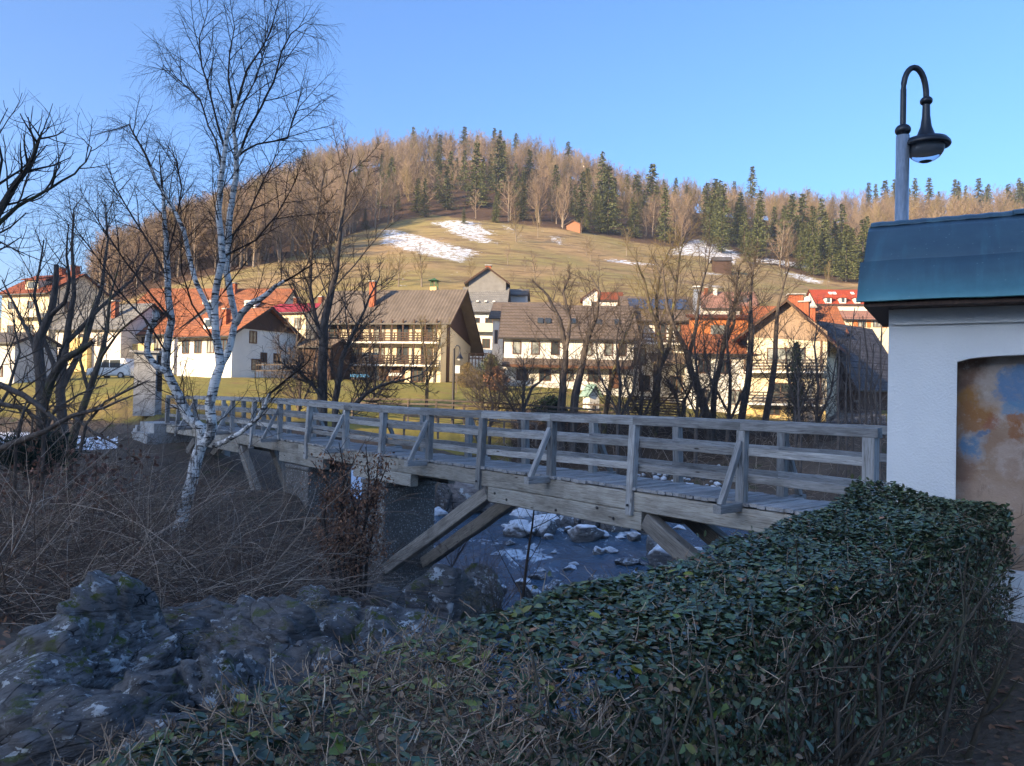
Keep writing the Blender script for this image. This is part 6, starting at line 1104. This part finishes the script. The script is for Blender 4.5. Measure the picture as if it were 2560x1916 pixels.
# ------------------------------------------------------------------ wood on the hill
def spruce_mesh(seed, light=False):
    rg = np.random.default_rng(seed); pos, dr, sz = [], [], []; wh = 36
    for i in range(wh):
        f = i / wh; z = .06 + .93 * f; Rr = .20 * (1 - f) ** .8 * rg.uniform(.75, 1.15) + .012
        for k in range(int(5 + 7 * (1 - f))):
            az = rg.uniform(0, 6.28); L = Rr * rg.uniform(.65, 1.15); zz = z + rg.uniform(-.012, .012)
            for j in range(7):
                t = (j + .6) / 7; pos.append((math.cos(az) * L * t, math.sin(az) * L * t, zz - .30 * L * t + .12 * L * t * t)); dr.append((math.cos(az) + rg.normal() * .5, math.sin(az) + rg.normal() * .5, -.5 + rg.normal() * .3)); sz.append(.030 * (1.15 - .5 * t) * rg.uniform(.7, 1.3))
    v, q = leaves(np.array(pos), np.array(dr), rdirs(len(pos), 1.5), np.array(sz), .6, .1); return mesh_np('crown', v, q)
SPM = [spruce_mesh(i) for i in range(4)]; v, q = tubes([[(0, 0, -.03, .016), (0, 0, .5, .011), (0, 0, .97, .002)]], 6); STM = mesh_np('trunk', v, q); STM.materials.append(M['bark'])
SPL = [(1179, 520, 148), (1196, 512, 105), (1234, 490, 132), (1245, 480, 115), (1086, 503, 87), (1106, 526, 98), (1051, 545, 88), (1229, 559, 62), (1379, 530, 107), (1428, 541, 72), (1408, 433, 70), (1277, 402, 62), (1019, 372, 48), (930, 392, 42), (1147, 378, 54), (1060, 388, 44), (1077, 392, 52), (1112, 382, 38), (1222, 388, 60), (1237, 388, 56), (1048, 420, 34),
       (1512, 585, 152), (1558, 522, 78), (1587, 538, 92), (1600, 560, 70), (1633, 515, 58), (1650, 522, 66), (1680, 542, 88), (1708, 532, 64), (1722, 550, 55), (1752, 547, 74), (1793, 597, 122), (1770, 590, 92), (1837, 612, 97), (1872, 524, 96), (1827, 502, 42), (1888, 648, 128), (1864, 658, 72), (1955, 640, 102), (1982, 640, 76), (2013, 634, 64), (2013, 522, 42), (2074, 562, 62), (2053, 682, 122), (2080, 672, 108), (2111, 707, 126), (2030, 690, 90), (2182, 532, 64),
       (2205, 522, 62), (2236, 537, 82), (2280, 548, 92), (2316, 542, 88), (2380, 541, 84), (2408, 546, 74), (2440, 546, 90), (2465, 548, 78), (2340, 545, 60), (2550, 545, 78), (1480, 560, 70), (1340, 420, 44), (1180, 384, 40), (1456, 580, 60), (1930, 560, 50), (2130, 560, 46), (745, 452, 70), (1150, 560, 40), (985, 530, 44), (900, 400, 30)]
LMK = [(420, 'behind the leaning tree at the far left'), (560, 'behind the main stems of the birch'), (700, 'between the birch and the dark alder'), (860, 'behind the crown of the dark alder'), (960, 'above the left end of the long snow patch'), (1060, 'above the left part of the upper snow patch'), (1160, 'above the right part of the upper snow patch'), (1230, 'just right of the broad tall dark spruce'), (1310, 'above the slanting small snow streak'), (1400, 'just left of the hillside hut'), (1480, 'just right of the hillside hut'),
       (1580, 'above the narrow snow strip'), (1700, 'left of the bluish shaded snow patch'), (1790, 'above the left half of the bluish snow patch'), (1880, 'above the right half of the bluish snow patch'), (1970, 'above the small dark meadow hut, to its right'), (2060, 'above the lower right snow strip'), (2170, 'left of the shrine roof edge'), (2250, 'left of the tall lamp pole'), (2360, 'behind the lamp bowl'), (9999, 'right of the tall lamp')]
def lmk(px): return next(t for q, t in LMK if px < q)
def spl_label(px, py, h):
    one = {(1229, 62): ('lone light green spruce standing free above the upper snow patch', True), (1179, 148): ('broad tall dark spruce in the middle of the bare wood, above the upper snow patch', False), (1234, 132): ('very tall narrow spruce right of the broad dark one in the bare wood', False), (1512, 152): ('tallest spruce on the right shoulder of the hill, above the hillside hut', False), (745, 70): ('single crooked pine on the crest behind the birch', False), (1837, 97): ('dark shaded pointed spruce beside the bluish snow patch', False), (1872, 96): ('pointed spruce top standing highest on the right-hand skyline', False)}
    if (px, h) in one: return one[px, h][0], None, one[px, h][1]
    w = 'small' if h < 58 else 'tall' if h > 100 else 'middle-sized'
    if py < 440 and px < 1450: k, li = 'spruce tip on the hill crest', False
    elif px > 2160: k, li = 'spruce on the far skyline', False
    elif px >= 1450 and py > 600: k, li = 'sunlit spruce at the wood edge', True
    else: k, li = 'dark spruce in the bare wood', False
    return w + ' ' + k + ' ' + lmk(px), 'spruces ' + lmk(px), li
_r2 = random.Random(77)
for _ in range(48): a_ = _r2.uniform(1440, 2160); SPL.append((a_, np.interp(a_, FL[:, 0], FL[:, 1]) - _r2.uniform(5, 75), _r2.uniform(70, 135)))
for _ in range(24): a_ = _r2.uniform(860, 1420); SPL.append((a_, np.interp(a_, FL[:, 0], FL[:, 1]) - _r2.uniform(8, 110), _r2.uniform(45, 95)))
for _ in range(6): a_ = _r2.uniform(620, 1450); SPL.append((a_, np.interp(a_, [620, 720, 930, 1200, 1400, 1450], [540, 482, 424, 405, 442, 465]) + _r2.uniform(0, 40), _r2.uniform(40, 70)))
for _ in range(10): a_ = _r2.uniform(2160, 2600); SPL.append((a_, _r2.uniform(535, 560), _r2.uniform(60, 100)))
SPD = []
for i, (px, py, hpx) in enumerate(SPL):
    d = find_d(px, py, 130); g = gp(px, d); h = hpx / F * d * 1.04; g.z -= max(0, 0); lb, gr, li = spl_label(px, py, hpx); base_py = proj(np.array(g))[1]
    h += max(0, (base_py - py)) / F * d
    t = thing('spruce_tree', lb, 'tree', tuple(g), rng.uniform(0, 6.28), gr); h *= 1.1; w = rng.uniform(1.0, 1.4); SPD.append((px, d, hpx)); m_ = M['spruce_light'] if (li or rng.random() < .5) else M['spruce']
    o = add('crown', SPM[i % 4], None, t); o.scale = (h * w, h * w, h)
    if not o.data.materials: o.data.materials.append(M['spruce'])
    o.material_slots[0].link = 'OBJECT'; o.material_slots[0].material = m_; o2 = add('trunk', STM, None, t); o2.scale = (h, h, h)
def bare_mesh(seed, n0=13, n1=7, n2=5, up=.5, ang=38):
    rg = random.Random(seed); tr = grow(rg, Vector((0, 0, -.03)), Vector((rg.uniform(-.06, .06), rg.uniform(-.06, .06), 1)), .98, .016, .003, 7, .05, .1)
    sp = [dict(n=n0, f0=.16, ang=ang * 1.12, len=.46, r=.007, seg=4, wob=.12, trop=up), dict(n=n1, f0=.2, ang=40, len=.45, r=.0052, seg=3, wob=.14, trop=up * .7), dict(n=n2, f0=.2, ang=38, len=.55, r=.0044, seg=2, wob=.12, trop=.2)]
    out = [[], [], []]; branch(rg, tr, 0, sp, out); v, q = tubes([tr], 6); T_ = mesh_np('trunk', v, q); v, q = tubes(out[0] + out[1] + out[2], 3); C_ = mesh_np('crown', v, q); T_.materials.append(M['wood_trunk']); C_.materials.append(M['wood_brown']); return T_, C_
BAR = [bare_mesh(400 + i, 15, 8, 6, up=(.5, .6, .9, .35, .7)[i], ang=(40, 34, 26, 46, 36)[i]) for i in range(5)]
def bare(px, d, h, lb, gr, k=None, w=1.0, nm='bare_tree', lit=False):
    g = gp(px, d); T_, C_ = BAR[rng.randrange(5) if k is None else k]; t = add(nm, T_, None, None, g, (0, 0, rng.uniform(0, 6.28))); t.scale = (h * w, h * w, h); tag(t, lb, 'tree', gr); c = add('crown', C_, None, t)
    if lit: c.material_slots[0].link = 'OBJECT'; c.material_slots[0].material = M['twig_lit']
    return t
ORC = [(1263, 662, 50, 'small bare fruit tree on the slope below the arched path'), (1306, 680, 42, 'left one of two leaning fruit trees on the slope'), (1328, 682, 42, 'right one of two leaning fruit trees on the slope'), (1379, 690, 34, 'low spreading fruit tree at the dark thicket on the slope'), (1459, 640, 48, 'bare tree on the slope right of the hillside hut'), (1283, 607, 84, 'pale broom-shaped birch below the lone green spruce'), (1337, 594, 78, 'slim pale trunk at the wood edge left of the hillside hut'), (1048, 722, 104, 'tall bare tree just above the barn house roof'), (1170, 717, 74, 'spreading bare tree left of the grey gable'), (1277, 714, 38, 'small bushy tree right of the grey gable roof'),
       (990, 720, 90, 'thin upright tree behind the barn house chimney'), (960, 715, 80, 'thin upright tree behind the left end of the barn house roof'), (1470, 655, 66, 'thin tree at the wood edge above the orchard'), (1560, 640, 70, 'bare tree below the narrow snow strip'), (1445, 585, 40, 'small tree beside the hillside hut'), (700, 700, 60, 'bare tree on the meadow behind the crimson roof'), (640, 690, 54, 'bare tree on the meadow behind the orange gable'), (2065, 722, 66, 'thin tree among the lower right spruces')]
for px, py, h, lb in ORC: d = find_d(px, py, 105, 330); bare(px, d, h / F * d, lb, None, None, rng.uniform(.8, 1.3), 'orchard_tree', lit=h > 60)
# bare wood: the nearest individually, the rest as one mass
cand = []
while len(cand) < 5200:
    a, d = rng.uniform(-.72, .78), rng.uniform(150, 372); cand.append((a, d))
cx_, cd_ = np.array([c[0] * c[1] for c in cand]), np.array([c[1] for c in cand]); cz_ = ground_z(cx_, cd_); cpx, cpy = proj(np.stack([cx_, cd_, cz_], -1)); lim = np.interp(cpx, FL[:, 0], FL[:, 1])
ok = (cpy < lim) & (cpx > 240) & ~((cpx > 1700) & (cpx < 1880) & (cpy > 590)); near = (lim - cpy)
for pl_ in SNOW: ok &= ~inpoly(cpx, cpy, pl_)
for a_, d2_, h_ in SPD: ok &= ~((np.abs(cpx - a_) < .24 * h_ + 8) & (cd_ < d2_ + 6) & (cd_ > d2_ - 15))
idx = np.where(ok)[0]; idx = idx[np.argsort(near[idx])]; ind = idx[:230]; rest = idx[230:]
def wl(px): return 'bare brown tree at the wood edge ' + lmk(px), 'bare trees ' + lmk(px)
for i in ind: lb, gr = wl(cpx[i]); bare(float(cpx[i]), float(cd_[i]), rng.uniform(9, 15), lb, gr, None, rng.uniform(1.0, 1.4))
pm = bpy.data.meshes.new('wood'); pm.from_pydata([(float(cx_[i]), float(cd_[i]), float(cz_[i])) for i in rest], [], []); wd = struct(add('bare_wood', pm), 'stuff')
ng = bpy.data.node_groups.new('wood', 'GeometryNodeTree'); ng.interface.new_socket('Geometry', in_out='INPUT', socket_type='NodeSocketGeometry'); ng.interface.new_socket('Geometry', in_out='OUTPUT', socket_type='NodeSocketGeometry')
gi, go, ip, jn_ = ng.nodes.new('NodeGroupInput'), ng.nodes.new('NodeGroupOutput'), ng.nodes.new('GeometryNodeInstanceOnPoints'), ng.nodes.new('GeometryNodeJoinGeometry'); ng.links.new(gi.outputs[0], ip.inputs['Points'])
_seen = {}
for o in S.objects:
    if o.type == 'MESH' and o.data in [b_[1] for b_ in BAR] and o.data.name not in _seen: _seen[o.data.name] = o
for o in _seen.values():
    oi = ng.nodes.new('GeometryNodeObjectInfo'); oi.inputs['Object'].default_value = o; oi.inputs['As Instance'].default_value = True; ng.links.new(oi.outputs['Geometry'], jn_.inputs[0])
ng.links.new(jn_.outputs[0], ip.inputs['Instance']); ip.inputs['Pick Instance'].default_value = True
def rv(dt, lo, hi, seed):
    n = ng.nodes.new('FunctionNodeRandomValue'); n.data_type = dt; ins = [s_ for s_ in n.inputs if s_.enabled]
    ins[0].default_value, ins[1].default_value = lo, hi; n.inputs['Seed'].default_value = seed; return [s_ for s_ in n.outputs if s_.enabled][0]
ng.links.new(rv('INT', 0, 4, 1), ip.inputs['Instance Index']); ng.links.new(rv('FLOAT_VECTOR', (0, 0, 0), (0, 0, 6.28), 2), ip.inputs['Rotation'])
sc_ = ng.nodes.new('ShaderNodeCombineXYZ'); sx_ = rv('FLOAT', 10, 17, 3); sz_ = rv('FLOAT', 9, 15, 5)
for i in range(3): ng.links.new(sx_ if i < 2 else sz_, sc_.inputs[i])
ng.links.new(sc_.outputs[0], ip.inputs['Scale']); ng.links.new(ip.outputs[0], go.inputs[0]); md = wd.modifiers.new('wood', 'NODES'); md.node_group = ng
# ------------------------------------------------------------------ clipped hedge in the foreground
HS, HN = np.array([.645, .765, 0]), np.array([.765, -.645, 0]); HB_ = Vector((HS * 2.4 + HN * -1.23).tolist() + []) if 0 else Vector(HS * 2.4 + HN * -1.23); HB_.z = -1.65
hedge = thing('clipped_hedge', 'long clipped hedge across the foreground, leafy at the shrine and twiggy at bottom left', 'hedge', tuple(HB_)); hb = np.array(HB_)
def hp(s, n, z): return s[:, None] * HS + n[:, None] * HN + np.stack([0 * z, 0 * z, z], -1)
def nfront(s, t): return (-1.06 + .27 * np.clip((s - 3) / 2.6, 0, 1)) * (1 - t ** .6) + -.74 * t ** .6
def htop(s, n): return -.735 + .05 * fbm(s * 1.3, n * 2, 3, 21) * 1.6 + .10 * np.clip(s - 4.2, 0, 2) * .5 - .06 * np.clip(1.6 - s, 0, 2)
def hs(n, lo, hi): return NR.uniform(lo, hi, n)
def dens(s): return np.clip((s - 1.45) / 1.0, .0, 1) ** .8
sets = []
def put(s, n, z, nz_, size, mat_): sets.append((hp(s, n, z), nz_, size, mat_))
END = 6.08
def topleaves(N_, smin, smax, f, mat_, size=(.028, .048), depth=.10, power=2):
    s = hs(N_, smin, smax); n = -1.76 + (nfront(s, 0 * s + .02) + 1.80) * NR.random(N_); k = NR.random(N_) < f(s, n); s, n = s[k], n[k]; z = htop(s, n) - depth * NR.random(len(s)) ** power; rnd_ = np.clip(np.minimum(n + 1.78, nfront(s, 0 * s + .02) + .06 - n) / .12, 0, 1); z = z - .07 * (1 - rnd_)
    nn = rdirs(len(s)) * .42 + np.array([0, 0, 1.0]); put(s, n, z, nn, NR.uniform(*size, len(s)), mat_)
patch = lambda s, n, th, sd: (fbm(s * 1.9, n * 1.9, 3, sd) > th)
topleaves(36000, 1.6, END, lambda s, n: dens(s) * np.where(patch(s, n, .22, 31), .45, 1), 'hedge', (.018, .046)); topleaves(1500, 1.8, END, lambda s, n: .7 + 0 * s, 'hedge_o', (.018, .034), .05); topleaves(420, 1.8, END, lambda s, n: .8 + 0 * s, 'deadleaf', (.02, .036), .03); topleaves(2600, 2.0, END, lambda s, n: .8 * dens(s), 'hedge_g', (.025, .042)); topleaves(700, -.6, 2.6, lambda s, n: .35 + 0 * s, 'hedge_g', (.03, .055), .18, 1)
topleaves(900, .3, 3.2, lambda s, n: np.where(n < -1.45, .55, .10), 'hedge_y', (.03, .05), .03); topleaves(2200, -.8, 1.25, lambda s, n: np.clip(1 - np.abs(s - .75) / .5, 0, 1) * (n < -1.15), 'hedge', (.03, .05), .1)
topleaves(500, .2, 2.4, lambda s, n: .5 + 0 * s, 'deadleaf', (.02, .035), .15, 1); topleaves(11000, -.6, 2.5, lambda s, n: .9 * np.clip((2.6 - s) / .9, 0, 1) * np.where(patch(s, n, .12, 37), .5, 1), 'hedge_o', (.016, .030), .13, 1.6)
def faceleaves(N_, smin, smax, f, mat_, size, nlo=-.80, nhi=-.70, back=False):
    s, t = hs(N_, smin, smax), NR.random(N_); k = NR.random(N_) < f(s, t); s, t = s[k], t[k]; n = nfront(s, t) + .74 + NR.uniform(nlo, nhi, len(s)) + .09 * fbm(s * 3, t * 3, 2, 41); z = htop(s, n) * (1 - t) - 1.62 * t - .03
    nn = rdirs(len(s)) * .8 + HN * 1.0 + np.array([0, 0, .12]); put(s, n, z, nn, NR.uniform(*size, len(s)), mat_)
faceleaves(17000, 1.2, END, lambda s, t: (1 - t) ** .7 * .85 * np.clip((s - 1.0) / 1.2, .15, 1) + .15, 'hedge', (.024, .040), -.95, -.69); faceleaves(1700, .2, END, lambda s, t: .5 + 0 * s, 'hedge_g', (.03, .055), -1.0, -.69); faceleaves(500, .2, 3.5, lambda s, t: .5 * (1 - t), 'hedge_y', (.025, .045)); faceleaves(1500, 1.5, END, lambda s, t: .7 + 0 * s, 'hedge', (.03, .045), -1.75, -1.0); faceleaves(5200, -.3, 2.6, lambda s, t: .8 * (1 - t) + .1, 'hedge_o', (.017, .032)); faceleaves(800, .0, 5, lambda s, t: .6 + 0 * s, 'deadleaf', (.02, .04), -1.2, -.7)
# right-hand end of the hedge
N_ = 3800; n, t = hs(N_, -1.76, -.74), NR.random(N_); k = NR.random(N_) < (1 - t) ** .8 + .1; n, t = n[k], t[k]; s = END - .02 + .05 * fbm(n * 3, t * 3, 2, 43) - .12 * NR.random(len(n)); z = htop(s, n) * (1 - t) - 1.6 * t; put(s, n, z, rdirs(len(s)) * .7 + HS + np.array([0, 0, .6]), NR.uniform(.028, .045, len(s)), 'hedge')
allp = []
for P_, nn, sz, mt in sets: allp += [(float(np.linalg.norm(p)), p, q, s_, mt) for p, q, s_ in zip(P_, nn, sz)] if mt in ('hedge_y', 'hedge_g', 'hedge') else []
vis = []
for x in allp:
    a, b = proj(x[1])
    if 0 < a < 2560 and 0 < b < 1916 and x[1][1] > .4: vis.append((x[3] / x[0], x))
vis.sort(key=lambda t: -t[0]); single = vis[:300]; sid = {id(x[1]) for _, x in single}
LM = {}
for mt in ('hedge', 'hedge_y', 'hedge_g'):
    for k in range(3):
        v, q = leaves(np.zeros((1, 3)), np.array([[0, 1.0, 0]]), np.array([[0, 0, 1.0]]), np.ones(1), (.5, .6, .68)[k], (.10, .16, .05)[k]); me = mesh_np('leaf', v, q); LM[mt, k] = me
        mm = MatB('single ' + mt, .35, .5); c_ = {'hedge': ((.030, .056, .036), (.055, .078, .048)), 'hedge_y': ((.24, .23, .03), (.12, .16, .03)), 'hedge_g': ((.055, .10, .055), (.09, .13, .06))}[mt]; mm.color(mm.value(mm.mix(mm.objrand(), *c_), mm.noise(mm.coord('Object', (3, 3, 3)), 1, 4), .8, 1.2)); me.materials.append(M.setdefault('single_' + mt, mm.m))
for _, (dd_, p, nn, s_, mt) in single:
    z = Vector(nn).normalized(); y = (Vector(rdirs(1)[0].tolist()) * .9 + Vector((0, 0, .35))); y = (y - z * y.dot(z)).normalized(); x = y.cross(z)
    mw = Matrix((x * s_, y * s_, z * s_)).transposed().to_4x4(); mw.translation = Vector(p) - HB_; add('leaf', LM[mt, rng.randrange(3)], None, hedge, mw=mw)
bym = {}
for P_, nn, sz, mt in sets:
    keep = np.array([id(p) not in sid for p in P_]) if 0 else np.ones(len(P_), bool); P2, n2, s2_ = P_[keep], nn[keep], sz[keep]; d2 = rdirs(len(P2)) * .9 + np.array([0, 0, .35]); n2 = n2 / np.linalg.norm(n2, axis=1, keepdims=True); d2 = d2 - n2 * np.sum(d2 * n2, 1, keepdims=True)
    bym.setdefault(mt, []).append(leaves(P2 - hb, d2, n2, s2_, .58, .11))
for mt, L in bym.items(): v, q = join_np(L); struct(add('foliage', mesh_np('foliage', v, q), M[mt], hedge), 'stuff')
# stems and clipped twig ends
ps = []
for i in range(130):
    s0, n0 = rng.uniform(-.6, END), rng.gauss(-1.02, .17); b0 = Vector((HS * s0 + HN * n0).tolist()) - HB_; b0.z = -.03
    st = grow(rng, b0, Vector((rng.gauss(0, .28), rng.gauss(0, .28), 1)), rng.uniform(.55, .85), rng.uniform(.009, .02), .006, 6, .10, .1); ps.append(st)
    for k in range(6): p, d, r = along(st, rng.uniform(.2, .95)); ps.append(grow(rng, p, d + rvec(rng) * .75, rng.uniform(.25, .5), r * .6, .0025, 5, .16, .1))
v, q = tubes(ps, 6); add('stems', mesh_np('stems', v, q, smooth=True), M['hedge_stem'], hedge); ps = []
pf = []
for i in range(19500):
    u = rng.random()
    if u < .62:
        s0 = -.6 + 3.9 * rng.random() ** 1.0; n0 = -1.76 + (float(nfront(np.array([s0]), np.array([.05]))[0]) + 1.78) * rng.random()
        if s0 > 1.7 and rng.random() < .88: continue
        z0 = float(htop(np.array([s0]), np.array([n0]))[0]) - .32 * rng.random() ** 1.6 - 0; dv = Vector((rng.gauss(0, .75), rng.gauss(0, .75), rng.uniform(.0, 1.1))); L = rng.uniform(.03, .085)
    elif u < .645: s0 = rng.uniform(2, END); n0 = rng.uniform(-1.76, -.74); z0 = float(htop(np.array([s0]), np.array([n0]))[0]) - rng.uniform(.01, .12); dv = Vector((rng.gauss(0, .7), rng.gauss(0, .7), .6)); L = rng.uniform(.03, .08)
    else: s0 = rng.uniform(.0, END); t_ = rng.random() ** .8; n0 = float(nfront(np.array([s0]), np.array([t_]))[0]) - .30 * rng.random() ** 1.5 + .02; z0 = -.76 * (1 - t_) - 1.6 * t_; dv = Vector(HN.tolist()) * rng.uniform(.0, .8) + Vector((rng.gauss(0, .6), rng.gauss(0, .6), rng.gauss(.35, .6))); L = rng.uniform(.05, .2)
    p = Vector((HS * s0 + HN * n0).tolist()); p.z = z0; rr = rng.uniform(.0011, .0026); c = grow(rng, p - HB_, dv, L, rr, rr * .6, 3, .22, .15); (pf if u >= .645 else ps).append(c) if u < .645 or rng.random() < .5 else None
    if rng.random() < .5: q_, d, r = along(c, rng.uniform(.4, .9)); ps.append(grow(rng, q_, d + rvec(rng) * .9, L * .5, rr * .8, rr * .5, 2, .2, .1))
v, q = tubes(ps, 3); struct(add('twigs', mesh_np('twigs', v, q), M['hedge_twig'], hedge), 'stuff'); v, q = tubes(pf, 3); struct(add('twigs', mesh_np('twigs', v, q), M['hedge_stem'], hedge), 'stuff')  # front-face twigs get the darker stem colour to imitate shade inside the hedge
# leaf litter and grass on the ground at bottom right
N_ = 1500; x, y = NR.uniform(1.0, 5, N_), NR.uniform(1.8, 5.2, N_); v, q = leaves(np.stack([x, y, ground_z(x, y) + .012], -1), rdirs(N_) * np.array([1, 1, .12]), rdirs(N_) * .25 + np.array([0, 0, 1.0]), NR.uniform(.03, .07, N_), .55, .12); struct(add('leaf_litter', mesh_np('leaf_litter', v, q), M['deadleaf']), 'stuff')
ps = []
for _ in range(2600):
    x, y = rng.uniform(1.2, 5), rng.uniform(2.2, 5.4); ps.append((x, y))
z = ground_z([p[0] for p in ps], [p[1] for p in ps]); v, q = tubes([grow(rng, Vector((p[0], p[1], zz)), Vector((rng.gauss(0, .6), rng.gauss(0, .6), .8)), rng.uniform(.02, .07), .0016, .0006, 2, .1, -.6) for p, zz in zip(ps, z)], 3)
struct(add('grass', mesh_np('grass', v, q), leafmat('short grass', [(.05, .07, .02), (.08, .09, .03), (.10, .085, .04)], .8)), 'stuff')
# snow sheet details, haze
def haze(dens):
    mb = MB(); mb.box(-960, -720, -9.5, 1050, 1010, 150); o = struct(add('haze', mb.mesh('haze'), None), 'stuff'); m = bpy.data.materials.new('haze'); m.use_nodes = True; t = m.node_tree; t.nodes.remove(t.nodes['Principled BSDF']); v = t.nodes.new('ShaderNodeVolumePrincipled'); v.inputs['Color'].default_value = (.80, .87, 1, 1); v.inputs['Density'].default_value = dens; v.inputs['Anisotropy'].default_value = .2
    t.links.new(v.outputs[0], t.nodes['Material Output'].inputs['Volume']); o.data.materials.append(m)

haze(.0003)
